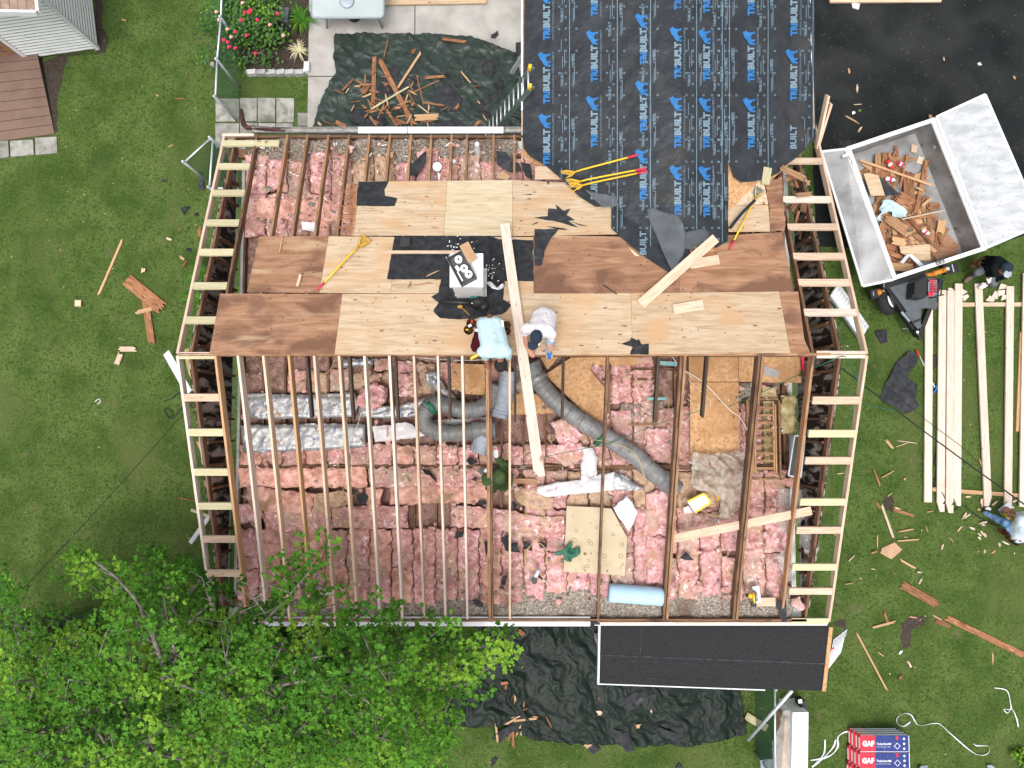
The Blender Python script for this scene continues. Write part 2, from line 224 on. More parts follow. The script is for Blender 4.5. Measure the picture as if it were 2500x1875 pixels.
# ------------------------------------------------ mesh helpers
def tag(o, label=None, cat=None, group=None, kind=None):
    if label: o['label'] = label
    if cat: o['category'] = cat
    if group: o['group'] = group
    if kind: o['kind'] = kind
    return o
def wloc(o):
    v = Vector(o.location)
    return v + wloc(o.parent) if o.parent else v
def E(name, loc, label=None, cat=None, group=None, kind=None):
    o = bpy.data.objects.new(name, None); C.objects.link(o); o.location = loc; o.empty_display_size = .1
    return tag(o, label, cat, group, kind)
class MB:
    def __init__(s): s.v, s.f, s.mi = [], [], []
    def add(s, vs, fs, mi=0):
        n = len(s.v); s.v += [Vector(q) for q in vs]; s.f += [tuple(i + n for i in q) for q in fs]; s.mi += [mi] * len(fs); return s
    def box(s, c, d, rz=0.0, mi=0, rot=None):
        m = rot or Matrix.Rotation(rz, 3, 'Z'); c = Vector(c); hx, hy, hz = d[0] / 2, d[1] / 2, d[2] / 2
        vs = [c + m @ Vector((x * hx, y * hy, z * hz)) for x in (-1, 1) for y in (-1, 1) for z in (-1, 1)]
        return s.add(vs, [(0, 1, 3, 2), (4, 6, 7, 5), (0, 4, 5, 1), (2, 3, 7, 6), (0, 2, 6, 4), (1, 5, 7, 3)], mi)
    def tube(s, pts, r, n=8, mi=0, cap=True):
        pts = [Vector(q) for q in pts]; k = len(pts); rs = r if isinstance(r, (list, tuple)) else [r] * k
        vs, fs = [], []; up = Vector((0, 0, 1))
        for i, q in enumerate(pts):
            t = (pts[min(i + 1, k - 1)] - pts[max(i - 1, 0)]); t = t.normalized() if t.length > 1e-9 else Vector((1, 0, 0))
            a = t.cross(up if abs(t.z) < .95 else Vector((0, 1, 0))).normalized(); b = t.cross(a)
            for j in range(n):
                an = 2 * math.pi * j / n; vs.append(q + (a * math.cos(an) + b * math.sin(an)) * rs[i])
        for i in range(k - 1):
            for j in range(n):
                fs.append((i * n + j, i * n + (j + 1) % n, (i + 1) * n + (j + 1) % n, (i + 1) * n + j))
        if cap: fs += [tuple(range(n))[::-1], tuple(range((k - 1) * n, k * n))]
        return s.add(vs, fs, mi)
    def prism(s, poly, z0, z1, mi=0):
        n = len(poly); vs = [(x[0], x[1], z0) for x in poly] + [(x[0], x[1], z1) for x in poly]
        ar = sum(poly[i][0] * poly[(i + 1) % n][1] - poly[(i + 1) % n][0] * poly[i][1] for i in range(n))
        fs = [tuple(range(n))[::-1], tuple(range(n, 2 * n))] + [(i, (i + 1) % n, (i + 1) % n + n, i + n) for i in range(n)]
        if ar < 0: fs = [q[::-1] for q in fs]
        return s.add(vs, fs, mi)
    def ball(s, c, r, mi=0, nu=12, nv=8, amp=0, fr=3.0, rot=None):
        c = Vector(c); r = (r, r, r) if not isinstance(r, (tuple, list)) else r; vs, fs = [], []
        for i in range(nv + 1):
            th = math.pi * i / nv
            for j in range(nu):
                ph = 2 * math.pi * j / nu; d = Vector((math.sin(th) * math.cos(ph), math.sin(th) * math.sin(ph), math.cos(th)))
                k = 1 + amp * noise.noise(d * fr + c * 7)
                q = Vector((d.x * r[0] * k, d.y * r[1] * k, d.z * r[2] * k)); vs.append(c + (rot @ q if rot else q))
        for i in range(nv):
            for j in range(nu): fs.append((i * nu + j, (i + 1) * nu + j, (i + 1) * nu + (j + 1) % nu, i * nu + (j + 1) % nu))
        return s.add(vs, fs, mi)
    def build(s, name, mats, parent=None, smooth=False, label=None, cat=None, group=None, kind=None, origin=None):
        if isinstance(mats, str): mats = [mats]
        if origin is None:
            a = np.array([tuple(q) for q in s.v]); origin = Vector(((a[:, 0].min() + a[:, 0].max()) / 2, (a[:, 1].min() + a[:, 1].max()) / 2, a[:, 2].min()))
        me = bpy.data.meshes.new(name); me.from_pydata([q - origin for q in s.v], [], s.f)
        for q in mats: me.materials.append(MT[q])
        me.polygons.foreach_set('material_index', s.mi)
        if smooth: me.polygons.foreach_set('use_smooth', [True] * len(me.polygons))
        me.update(); o = bpy.data.objects.new(name, me); C.objects.link(o)
        if parent: o.parent = parent; o.location = origin - wloc(parent)
        else: o.location = origin
        return tag(o, label, cat, group, kind)
def frame(p0, p1, up=Vector((0, 0, 1))):
    x = (p1 - p0).normalized(); y = up.cross(x).normalized(); z = x.cross(y)
    return Matrix((x, y, z)).transposed()
def beam(name, p0, p1, wd, ht, mat, parent=None, up=None, jag=0.0, outline=None, **kw):
    """timber with its grain along local x; p0,p1 are on the centre of its top face"""
    p0, p1 = Vector(p0), Vector(p1); L = (p1 - p0).length; m = frame(p0, p1, up or Vector((0, 0, 1))); rnd = random.Random(int(p0.x * 991 + p1.y * 317) & 0xffff)
    mb = MB()
    if outline: poly = [(x * L, y * wd) for x, y in outline]
    elif jag:
        poly = []
        k = max(3, int(wd / .02)) if jag < 1 else 4
        for sd, x0 in ((0, 0), (1, L)):
            ys = [(-.5 + i / k) * wd for i in range(k + 1)]
            if sd: ys = ys[::1]; pts = [(x0 - rnd.random() ** 2 * min(jag, L * .45), y) for y in ys]
            else: pts = [(x0 + rnd.random() ** 2 * min(jag, L * .45), y) for y in ys[::-1]]
            poly += pts
        # down the left end, up the right end
    else: poly = [(0, -wd / 2), (L, -wd / 2), (L, wd / 2), (0, wd / 2)]
    mb.prism(poly, -ht, 0)
    me = bpy.data.meshes.new(name); me.from_pydata(mb.v, [], mb.f); me.materials.append(MT[mat]); me.update()
    o = bpy.data.objects.new(name, me); C.objects.link(o)
    loc = p0 - wloc(parent) if parent else p0
    if parent: o.parent = parent
    o.rotation_mode = 'QUATERNION'; o.rotation_quaternion = m.to_quaternion(); o.location = loc
    return tag(o, **kw)
def sheet(poly, zf, sp, thick=0.0, edge=None):
    """constrained triangulation of a world xy outline, heights from zf"""
    pts = []; n = len(poly)
    for i in range(n):
        a, b = Vector(poly[i][:2]), Vector(poly[(i + 1) % n][:2]); k = max(1, int((b - a).length / sp))
        for j in range(k):
            q = a.lerp(b, j / k)
            if edge: q = q + Vector((noise.noise(Vector((q.x * 9, q.y * 9, 1))), noise.noise(Vector((q.x * 9, q.y * 9, 5))))) * edge
            pts.append(q)
    nb = len(pts); ed = [(i, (i + 1) % nb) for i in range(nb)]
    x0, x1 = min(q.x for q in pts), max(q.x for q in pts); y0, y1 = min(q.y for q in pts), max(q.y for q in pts)
    rr = random.Random(nb); yy = y0 + sp / 2; ro = 0
    inner = []
    while yy < y1:
        xx = x0 + sp / 2 + (sp / 2 if ro % 2 else 0)
        while xx < x1: inner.append(Vector((xx + rr.uniform(-.1, .1) * sp, yy + rr.uniform(-.1, .1) * sp))); xx += sp
        yy += sp * .87; ro += 1
    vs, es, fs, *_ = delaunay_2d_cdt(pts + inner, ed, [], 1, 1e-5)
    mb = MB(); V3 = [Vector((q.x, q.y, zf(q.x, q.y))) for q in vs]
    used = set(i for q in fs for i in q); mp = {}; out = []
    for i in sorted(used): mp[i] = len(out); out.append(V3[i])
    F = [tuple(mp[i] for i in q) for q in fs]
    if thick:
        k = len(out); cnt = {}
        for q in F:
            for a, b in zip(q, q[1:] + q[:1]): cnt[(a, b)] = 1
        bnd = [(a, b) for (a, b) in cnt if (b, a) not in cnt]
        out += [q - Vector((0, 0, thick)) for q in out]
        F += [tuple(i + k for i in q[::-1]) for q in F] + [(b, a, a + k, b + k) for a, b in bnd]
    mb.add(out, F); return mb
def px(k, pts, z=0.0):
    return [ZP(k, x, y, z) for x, y in pts]
ORD = ['first', 'second', 'third', 'fourth', 'fifth', 'sixth', 'seventh', 'eighth', 'ninth', 'tenth', 'eleventh', 'twelfth', 'thirteenth', 'fourteenth', 'fifteenth', 'sixteenth', 'seventeenth', 'eighteenth', 'nineteenth', 'twentieth']
def ordn(i):
    if i < 20: return ORD[i]
    t = {2: 'twenty', 3: 'thirty', 4: 'forty', 5: 'fifty', 6: 'sixty', 7: 'seventy'}[(i + 1) // 10]
    r = (i + 1) % 10
    return t + '-' + ORD[r - 1] if r else t[:-1] + 'ieth'
PEND = {}
def number(key, o, desc, where):
    PEND.setdefault((key, where), []).append((o, desc))
def finish_labels():
    for (key, where), L in PEND.items():
        L.sort(key=lambda t: t[0].location.x)
        seen = {}
        for o, d in L: seen.setdefault(d, []).append(o)
        for d, os in seen.items():
            for i, o in enumerate(os):
                o['label'] = f"{d} {where}" if len(os) == 1 else f"{ordn(i)} from left {d} {where}"
# ================================================= SETTING
def gz(x, y): return 0.0
g = MB(); S = 120
g.add([(-S, -S, 0), (S, -S, 0), (S, S, 0), (-S, S, 0)], [(0, 1, 2, 3)])
g.build('lawn_ground', 'grass', kind='structure')
def slab(name, poly, z0, z1, mat, **kw):
    mb = MB(); mb.prism([(q[0], q[1]) for q in poly], z0, z1); return mb.build(name, mat, **kw)
dv = [P(1962, -700), P(3400, -700), P(3400, 540), P(2500, 578), P(2395, 606), P(2300, 640), P(2180, 610), P(1990, 600)]
mb = sheet(dv, lambda x, y: .03, .8, .05, edge=.06); mb.build('driveway', 'asphalt', kind='structure')
pt = [P(762, -500), P(1300, -500), P(1300, 330), P(752, 330)]
slab('patio', pt, -.05, .05, 'concrete', kind='structure')
for a, b in (((1015, 0), (1015, 92)),):
    pass
j = MB(); y1, y2 = P(1015, -400), P(1015, 120); j.box(((y1 + y2) / 2).to_tuple()[:2] + (.052,), (.02, (y1 - y2).length, .004))
q1, q2 = P(755, 189), P(1250, 186); j.box((((q1 + q2) / 2).x, q1.y, .052), (abs(q2.x - q1.x), .02, .004)); j.build('patio_joint', 'soil', kind='structure')
bed = px('b', [(300, -700), (727, -700), (722, 200), (712, 470), (600, 488), (290, 490), (270, 430), (310, 150)])
sheet(bed, lambda x, y: .04 + .03 * fb(x * 5, y * 5), .12, .04, edge=.05).build('planting_bed', 'soil', kind='structure')
# bare earth along the shed
sheet(px('a', [(800, -60), (830, -60), (880, 300), (880, 440), (560, 470), (500, 780), (480, 1080), (440, 1090), (330, 560), (420, 470), (800, 440)]), lambda x, y: .006, .2, edge=.12).build('bare_earth', 'soil', kind='structure')
fl = [(75, 668, 235, 822), (240, 665, 355, 820), (360, 665, 478, 827), (485, 665, 605, 827), (630, 765, 697, 850), (75, 835, 235, 1000), (240, 832, 360, 1010), (366, 835, 480, 870), (486, 835, 600, 870)]
for i, (x0, y0, x1, y1) in enumerate(fl):
    q = px('b', [(x0, y0), (x1, y0 + 2), (x1 - 2, y1), (x0 + 2, y1 + 2)]); cx = sum(v.x for v in q) / 4; cy = sum(v.y for v in q) / 4
    o = slab('paving_slab', q, -.02, .03 + .003 * (i % 3), 'flagstone', cat='paving slab', group='square slabs of the side path')
    number('slab', o, 'weathered grey paving slab', 'in upper row of the path' if i in (0, 1, 2, 3, 4) else 'in lower row of the path')
for i, (x0, y0, x1, y1) in enumerate([(0, 1172, 76, 1318), (92, 1165, 282, 1300), (300, 1140, 478, 1285)]):
    o = slab('paving_slab', px('a', [(x0 - 60 if i == 0 else x0, y0 + 10), (x1, y0), (x1 + 6, y1 - 12), (x0 + 4, y1 + 6)]), -.02, .035, 'flagstone', cat='paving slab', group='slabs at foot of the shed ramp')
    number('slab', o, 'mottled dark paving slab', 'below the brown ramp')
x = 293
for i, wd in enumerate([66, 66, 66, 60, 62, 70]):
    o = slab('edging_stone', px('b', [(x, 490), (x + wd - 4, 484), (x + wd - 3, 514), (x + 2, 521)]), 0, .14, 'edging', cat='edging stone', group='stone edging of the rose bed'); x += wd
    number('edge', o, 'rough grey edging stone', 'below the rose bed')
slab('edging_stone', px('b', [(684, 440), (716, 440), (714, 500), (680, 506)]), 0, .17, 'white_paint', label='pale block standing at patio corner of the rose bed', cat='edging stone')

# ================================================= HOUSE
XL, XR = -5.27, 5.38
AF = 2.50
house = E('house', (0, 0, 0), 'single-storey house with its roof stripped to open rafters and attic', 'house')
def hs_(name, mb, mat, **kw): return mb.build(name, mat, house, **kw)
def wall(x0, y0, x1, y1, z1, mat='white_vinyl', z0=0, t=.14):
    mb = MB(); L = math.hypot(x1 - x0, y1 - y0); mb.box(((x0 + x1) / 2, (y0 + y1) / 2, (z0 + z1) / 2), (L, t, z1 - z0), math.atan2(y1 - y0, x1 - x0)); return mb
NW, SW = EN - .32, ES + .30
for a in ((XL + .10, SW, XR - .10, SW), (XL + .10, NW, .35, NW), (XL + .12, SW + .08, XL + .12, NW - .08), (XR - .12, SW + .08, XR - .12, NW - .08)):
    hs_('wall', wall(*a, 2.40), 'white_vinyl')
for xx in (.42, 5.45):
    hs_('wall', wall(xx, NW + .08, xx, 10, 2.40), 'white_vinyl')
hs_('wall', wall(.35, 10.08, 5.52, 10.08, 2.40), 'white_vinyl')
# ceiling with loose fill
mb = sheet([(XL + .16, SW + .02), (XR - .16, SW + .02), (XR - .16, NW - .02), (XL + .16, NW - .02)], lambda x, y: AF - .03 + .035 * fb(x * 6, y * 6), .075, .04)
hs_('ceiling', mb, 'attic_dust', smooth=True)
mb = sheet([(XL + .2, ES + .05), (XR - .2, ES + .05), (XR - .2, ES + .62), (XL + .2, ES + .62)], lambda x, y: AF + .11 + .05 * fb(x * 9, y * 9), .05, .1, edge=.05)
hs_('loose_fill_insulation', mb, 'loose_fill', smooth=True)['kind'] = 'stuff'
mb = sheet([(XL + .2, EN - .75), (.1, EN - .75), (.1, EN - .05), (XL + .2, EN - .05)], lambda x, y: AF + .10 + .05 * fb(x * 9, y * 9), .05, .1, edge=.08)
hs_('loose_fill_insulation', mb, 'loose_fill', smooth=True)['kind'] = 'stuff'
# plates, soffits, fascias
def plate(v, x0, x1, y, z, wd=.14, ht=.06, mat='old_timber', name='wall_plate'):
    return beam(name, (x0, y, z), (x1, y, z), wd, ht, mat, house)
plate(0, XL, XR, SW, 2.56, .16, .1); plate(0, XL, .2, NW, 2.56, .16, .1)
plate(0, XL, XR, ES + .03, 2.73, .045, .16, 'old_timber', 'sub_fascia'); plate(0, XL, .2, EN - .03, 2.66, .045, .16, 'old_timber', 'sub_fascia')
for ya, yb in ((ES + .02, SW), (NW, EN - .02)):
    mb = MB(); mb.box(((XL + XR) / 2 if ya < 0 else (XL + .2) / 2, (ya + yb) / 2, 2.46), (XR - XL if ya < 0 else .2 - XL, yb - ya, .02)); hs_('soffit', mb, 'white_vinyl')
# joists 16 inches apart
xs = [XL + .2 + i * .4064 for i in range(26)]
for i, x in enumerate(xs):
    beam('ceiling_joist', (x, SW - .02, AF + .10), (x, NW + .02, AF + .10), .04, .13, 'old_timber', house)
vp = P(0, 1137, AF + .12).y
for dx in (0, .05): beam('binder', (XL + .2, vp - dx, AF + .155), (XR - .2, vp - dx, AF + .155), .04, .05, 'old_timber', house)
# ridge board
beam('ridge_board', (-5.45, RY, RZ + .005), (5.2, RY, RZ + .005), .04, .2, 'old_timber_light', house)
# rafters
def raft(x, side, mat, wd=.038, ht=.184, name='rafter', y0=None, y1=None, dz=0.0):
    ye = EN if side > 0 else ES; ya = RY + side * .022 if y0 is None else y0; yb = ye if y1 is None else y1
    f = (lambda y: RZ - SN * (y - RY)) if side > 0 else (lambda y: RZ - SS * (RY - y))
    return beam(name, (x, ya, f(ya) + dz), (x, yb, f(yb) + dz), wd, ht, mat, house)
def xw(v2212): return (v2212 * 1.1302 - 1250) / 1735 * 11.58
cols = ['fir_orange', 'fir_pale', 'fir', 'fir_orange', 'fir', 'fir', 'fir_pale', 'fir_pale', 'fir', 'fir_pale', 'fir_pale']
for i, q in enumerate([463, 512, 567, 622, 677, 731, 786, 840, 893, 945, 998]): raft(xw(q), -1, cols[i])
raft(xw(1052), -1, 'old_timber_light', .05, .2); raft(xw(1052) + .052, -1, 'old_timber', .036, .15)
raft(xw(1101), -1, 'fir')
for q in (1485,): raft((q - 1250) / 1735 * 11.58, -1, 'old_timber', .04, .14)
for q in (1672, 1863, 1986): raft((q - 1250) / 1735 * 11.58 + .015, -1, 'old_timber_light', .042, .16); 
for q in (1672, 1863): raft((q - 1250) / 1735 * 11.58 - .045, -1, 'old_timber', .042, .19)
for i, q in enumerate([(xw(463)), ] + [(Z('e', a, 0)[0] - 1250) / 1735 * 13.15 for a in (705, 828, 958, 1084, 1210, 1337, 1466, 1592, 1717, 1812, 1975, 2103)]):
    raft(q, 1, 'old_timber_light' if i else 'old_timber', .042, .15)
for x in (4.28, 4.92): raft(x, 1, 'old_timber', .042, .15, y1=RY + (3.3 if x < 4.5 else 3.2))
for sd in (1, -1):
    raft(XL, sd, 'old_timber', .04, .14, 'end_rafter', dz=-.04)
    raft(XR, sd, 'old_timber', .04, .14, 'end_rafter', dz=-.04)
# stubs of the old rafters hanging from the ridge
for q, v in ((748, 1022), (852, 1028), (964, 1028), (1095, 1025), (1258, 1032), (1376, 1024), (1608, 1030), (1727, 1020)):
    raft((q - 1250) / 1735 * 11.66, -1, 'dark_timber', .042, .14, 'rafter_stub', y1=P(0, v, 4.0).y, dz=-.03)
# gable end walls: studs, charred boarding, siding
for X, sg in ((XL, -1), (XR, 1)):
    y = SW + .15
    while y < NW - .1:
        zt = (RZ - SN * (y - RY) if y > RY else RZ - SS * (RY - y)) - .19
        mb = MB(); mb.box((X, y, (AF + zt) / 2), (.10, .04, zt - AF)); hs_('stud', mb, 'old_timber')
        y += .4064
    mb = MB(); xo = X + sg * .065
    a = [(SW - .05, AF - .1), (RY, AF - .1), (NW + .05, AF - .1), (NW + .05, RZ - SN * (NW - RY) - .12), (RY, RZ - .12), (SW - .05, RZ - SS * (RY - SW) - .12)]
    vs_ = [(xo + dx, q[0], q[1]) for dx in (-.008, .008) for q in a]
    n = len(a); mb.add(vs_, [tuple(range(n))[::-1], tuple(range(n, 2 * n))] + [(i, (i + 1) % n, (i + 1) % n + n, i + n) for i in range(n)])
    hs_('gable_boarding', mb, 'char')
    mb = MB(); xo = X + sg * .085; a = [(q[0], q[1] - .22 if i > 2 else 2.3) for i, q in enumerate(a)]
    vs_ = [(xo + dx, q[0], q[1]) for dx in (-.01, .01) for q in a]
    mb.add(vs_, [tuple(range(n))[::-1], tuple(range(n, 2 * n))] + [(i, (i + 1) % n, (i + 1) % n + n, i + n) for i in range(n)])
    hs_('gable_siding', mb, 'white_vinyl')
# new overhang ladders
FL, FR = -5.50, 5.83
raft(FL + .03, 1, 'fir', .042, .14, 'fly_rafter'); raft(FL + .03, -1, 'fir_pale', .042, .14, 'fly_rafter')
raft(FR - .03, 1, 'fir', .042, .14, 'fly_rafter', y1=EN + .05); raft(FR - .03, -1, 'fir', .042, .14, 'fly_rafter')
raft(FR - .03, 1, 'fir_pale', .03, .14, 'fly_rafter', y0=EN + .06, y1=EN + 1.0, dz=.02)
def lookout(v, side, mat, x0, x1, wd=.13, ht=.04):
    q = D(1250 + (x0 + x1) / 2 * 140, v); y = q.y
    f = RZ - SN * (y - RY) if y > RY else RZ - SS * (RY - y)
    s_ = -SN if y > RY else SS
    up = Vector((0, -s_, 1)).normalized()
    beam('lookout', (x0, y, f + .004), (x1, y, f + .004), wd, ht, mat, house, up=up)
xi = xw(463) - .02
lookout(349, 1, 'treated_pine', FL + .055, -4.40)
for v, m in ((405, 'treated_pine'), (470, 'treated_pine'), (543, 'treated_pine'), (615, 'treated_pine'), (697, 'treated_pine'), (781, 'treated_pine')): lookout(v, 1, m, FL + .055, xi)
for v, m in ((863, 'fir_pale'), (873, 'treated_pine')): lookout(v, 1, m, FL + .055, xi, .05)
for v, m in ((971, 'fir'), (1056, 'treated_pine'), (1153, 'treated_pine'), (1236, 'treated_pine'), (1317, 'fir'), (1400, 'fir')): lookout(v, -1, m, FL + .055, xi)
xj = 4.90
for v, m, x0 in ((392, 'fir', 4.75), (486, 'fir_pale', xj), (553, 'fir', xj), (625, 'fir', xj), (689, 'fir', xj), (762, 'fir_pale', xj)): lookout(v, 1, m, x0, FR - .055)
for v, m in ((860, 'fir_pale'), (871, 'fir_pale')): lookout(v, 1, m, 4.98, FR - .055, .05)
for v, m in ((978, 'fir'), (1059, 'treated_pine'), (1125, 'fir'), (1226, 'treated_pine'), (1295, 'fir'), (1385, 'treated_pine'), (1444, 'fir')): lookout(v, -1, m, 5.0, FR - .055)
beam('lookout', (5.1, ES + .02, 2.73), (FR - .05, ES + .02, 2.73), .09, .04, 'treated_pine', house)
beam('corner_board', (FL, EN - .01, 2.69), (-4.9, EN - .01, 2.69), .05, .14, 'fir_pale', house)

# sheathing sheets on the north slope
def ply(pts, mat, k='p', off=0.0, name='plywood_sheet', th=.014, edge=None):
    w3 = [D(*Z(k, *q)) for q in pts]; cx = sum(v.x for v in w3) / len(w3); cy = sum(v.y for v in w3) / len(w3)
    w3 = [(v.x + (.002 if v.x < cx else -.002), v.y + (.002 if v.y < cy else -.002)) for v in w3]
    mb = sheet(w3, lambda x, y: RZ - SN * (y - RY) + .018 + off, 5.0 if not edge else .05, th, edge=edge); return hs_(name, mb, mat)
ply([(538, 717), (836, 718), (817, 866), (512, 866)], 'ply_brown')
ply([(836, 718), (1191, 717), (1190, 866), (817, 866)], 'ply_new'); ply([(1191, 717), (1540, 716), (1544, 866), (1190, 866)], 'ply_new')
ply([(1540, 716), (1901, 712), (1929, 862), (1544, 866)], 'ply_new')
ply([(1901, 712), (1948, 712), (1963, 830), (1978, 862), (1929, 862)], 'ply_brown')
ply([(634, 577), (803, 577), (780, 716), (603, 714)], 'ply_brown')
ply([(803, 577), (964, 579), (955, 717), (780, 716)], 'ply_new')
ply([(964, 579), (1302, 579), (1303, 717), (955, 717)], 'ply_new')
ply([(1302, 574), (1666, 574), (1658, 716), (1303, 717)], 'ply_brown'); ply([(1666, 574), (1909, 567), (1937, 711), (1658, 716)], 'ply_brown')
ply([(874, 444), (1092, 442), (1083, 576), (858, 576)], 'ply_new')
ply([(1092, 442), (1251, 440), (1251, 577), (1083, 576)], 'ply_pale')
ply([(1251, 440), (1560, 440), (1560, 572), (1251, 577)], 'ply_new'); ply([(1306, 406), (1400, 406), (1400, 439), (1306, 439)], 'ply_new')
ply([(1777, 380), (1862, 400), (1875, 499), (1778, 500)], 'osb_light'); ply([(1778, 500), (1875, 500), (1880, 566), (1778, 567)], 'ply_new')
ply([(1865, 445), (1908, 434), (1914, 500), (1916, 565), (1880, 565), (1876, 500)], 'ply_brown', edge=.03)
# splintered left edge of the upper sheet
sp = MB(); rr = random.Random(3)
for i in range(46):
    v = 450 + i * 2.7; q = D(872 - (v - 444) * .12, v, .02); L = rr.uniform(.05, .42); a = rr.uniform(-.12, .12)
    sp.add([(q.x + .05, q.y - .012, q.z), (q.x + .05, q.y + .012, q.z), (q.x - L, q.y + a * L, q.z - .006)], [(0, 1, 2)]); 
hs_('splintered_edge', sp, 'plank_red')
# wing roof deck
mb = sheet([(.21, 5.0), (1.5, 4.1), (WX, 2.9), (4.2, 3.8), (4.85, 4.5), (5.4, 4.98), (5.70, 5.3), (5.70, 10), (.20, 10)], lambda x, y: WZ - SN * abs(x - WX) - .01, .25, .03); hs_('wing_roof_deck', mb, 'osb')
r9 = random.Random(4)
for i in range(16):
    u, v = r9.uniform(1930, 1975), r9.uniform(415, 560); q = P(u, v, 2.75 + r9.uniform(0, .5)); an = r9.choice([r9.gauss(1.5, .25), r9.gauss(.1, .5)]); L_ = r9.uniform(.10, .26); d_ = Vector((math.cos(an) * L_, math.sin(an) * L_, r9.uniform(-.06, .06)))
    beam('broken_board', q - d_, q + d_, r9.uniform(.04, .12), .02, r9.choice(['plank_red', 'old_timber', 'old_timber_light']), house, jag=.06)
# new plumbing: gutters and fascia
for x0, x1, v in ((874, 993, 317), (995, 1229, 317)):
    a, b = P(x0, v, 2.70), P(x1, v, 2.70); beam('fascia_board', (a.x, a.y, 2.70), (b.x, b.y, 2.70), .12, .03, 'white_paint', house)
gt = MB()
a, b = P(615, 322, 2.6), P(1275, 318, 2.6)
gt.box((((a + b) / 2).x, a.y + .02, 2.58), (b.x - a.x, .10, .01)); gt.box((((a + b) / 2).x, a.y + .07, 2.62), (b.x - a.x, .008, .09)); gt.box((((a + b) / 2).x, a.y - .03, 2.62), (b.x - a.x, .008, .09))
hs_('gutter', gt, 'steel')
a, b = P(880, 1510, 2.68), P(1441, 1515, 2.68); gt = MB()
gt.box(((a.x + b.x) / 2 - 1.0, a.y - .055, 2.67), (b.x - a.x + 2.0, .17, .02)); gt.box(((a.x + b.x) / 2 - 1.0, a.y - .135, 2.60), (b.x - a.x + 2.0, .01, .13)); gt.box(((a.x + b.x) / 2 - 1.0, a.y - .035, 2.685), (b.x - a.x + 2, .012, .02))
hs_('gutter', gt, 'white_paint')
a, b = P(1465, 1509, 2.70), P(2020, 1522, 2.70)
beam('fascia_board', (a.x, ES - .035, 2.71), (b.x, ES - .035, 2.71), .05, .15, 'fir_pale', house)
beam('fascia_board', (a.x - .1, ES - .068, 2.69), (b.x, ES - .068, 2.69), .012, .15, 'white_paint', house)
# barge strip of the wing
beam('barge_board', (.19, 5.9, 2.68), (.19, 10, 2.68), .03, .14, 'white_paint', house)
beam('barge_board', (.19, 4.9, 2.66), (.19, 5.88, 2.66), .02, .14, 'fir', house)
beam('barge_board', (5.72, 6.6, 2.68), (5.72, 10, 2.68), .015, .1, 'white_paint', house); beam('barge_board', (5.73, 5.5, 2.68), (5.73, 6.58, 2.68), .04, .14, 'fir', house)

# underlayment ---------------------------------------------------------
def wr(x, y): return .013 * fb(x * 2.2 + .3 * y, y * .7 + x * .4, 3) + .016 * (1 - abs(noise.noise(Vector((x * 5 - y * 2.2, y * 1.3 + x, 9)))) * 2) * max(0, noise.noise(Vector((x, y, 2))) + .35)
def mid(x, y): return roofz(x, y) + .035 + wr(x, y)
UL = [D(*Z('c', *q)) for q in [(85, -500), (80, 400), (72, 930), (80, 1010), (120, 1060), (230, 1125), (360, 1240), (450, 1330), (560, 1400), (668, 1400), (668, 1545), (770, 1640)]]
UL += [D(*q) for q in [(1545, 607), (1580, 633), (1640, 672), (1656, 676), (1690, 640), (1775, 590), (1777, 500)]]
UL += [D(*Z('c', *q)) for q in [(1455, 1080), (1490, 1200), (1540, 1235), (1620, 1230), (1700, 1215), (1790, 1175), (1830, 1130), (1900, 1080), (1980, 1010), (2040, 945), (2045, 600), (2030, -500)]]
mb = sheet([(q.x, q.y) for q in UL], mid, .055)
und = hs_('roofing_underlayment', mb, 'underlay', smooth=True)
def MU(u, v, off=.007):
    q = D(u, v, .035); q.z = mid(q.x, q.y) + off; return q
from mathutils.geometry import intersect_point_quad_2d
ULP = [(q.x, q.y) for q in UL]
def inside(x, y, poly):
    c = False; n = len(poly)
    for i in range(n):
        x1, y1 = poly[i][0], poly[i][1]; x2, y2 = poly[(i + 1) % n][0], poly[(i + 1) % n][1]
        if (y1 > y) != (y2 > y) and x < (x2 - x1) * (y - y1) / (y2 - y1) + x1: c = not c
    return c
def text_mesh(s, bold=0.0, spacing=1.0):
    cu = bpy.data.curves.new('t', 'FONT'); cu.body = s; cu.size = 1.0; cu.offset = bold; cu.space_character = spacing; cu.resolution_u = 2
    o = bpy.data.objects.new('t', cu); C.objects.link(o); dg = bpy.context.evaluated_depsgraph_get(); me = bpy.data.meshes.new_from_object(o.evaluated_get(dg))
    vs = [v.co.copy() for v in me.vertices]; fs = [tuple(p.vertices) for p in me.polygons]; C.objects.unlink(o); bpy.data.objects.remove(o); bpy.data.meshes.remove(me)
    x1 = max(v.x for v in vs); x0 = min(v.x for v in vs); y0 = min(v.y for v in vs); y1 = max(v.y for v in vs)
    return [((v.x - x0) / (x1 - x0), (v.y - y0) / (y1 - y0)) for v in vs], fs
TXT = {}
def put_text(mb, s, u0, v0, length, height, mi, mapf, ang=90, bold=0.02):
    """u0,v0: pixel of the start of the baseline; ang 90: reads upwards"""
    if (s, bold) not in TXT: TXT[(s, bold)] = text_mesh(s, bold)
    vs, fs = TXT[(s, bold)]; ca, sa = math.cos(R(ang)), math.sin(R(ang)); out = []
    for x, y in vs:
        lx, ly = x * length, y * height
        out.append(mapf(u0 + lx * ca - ly * sa, v0 - (lx * sa + ly * ca)))
    mb.add(out, fs, mi)
pr = MB()
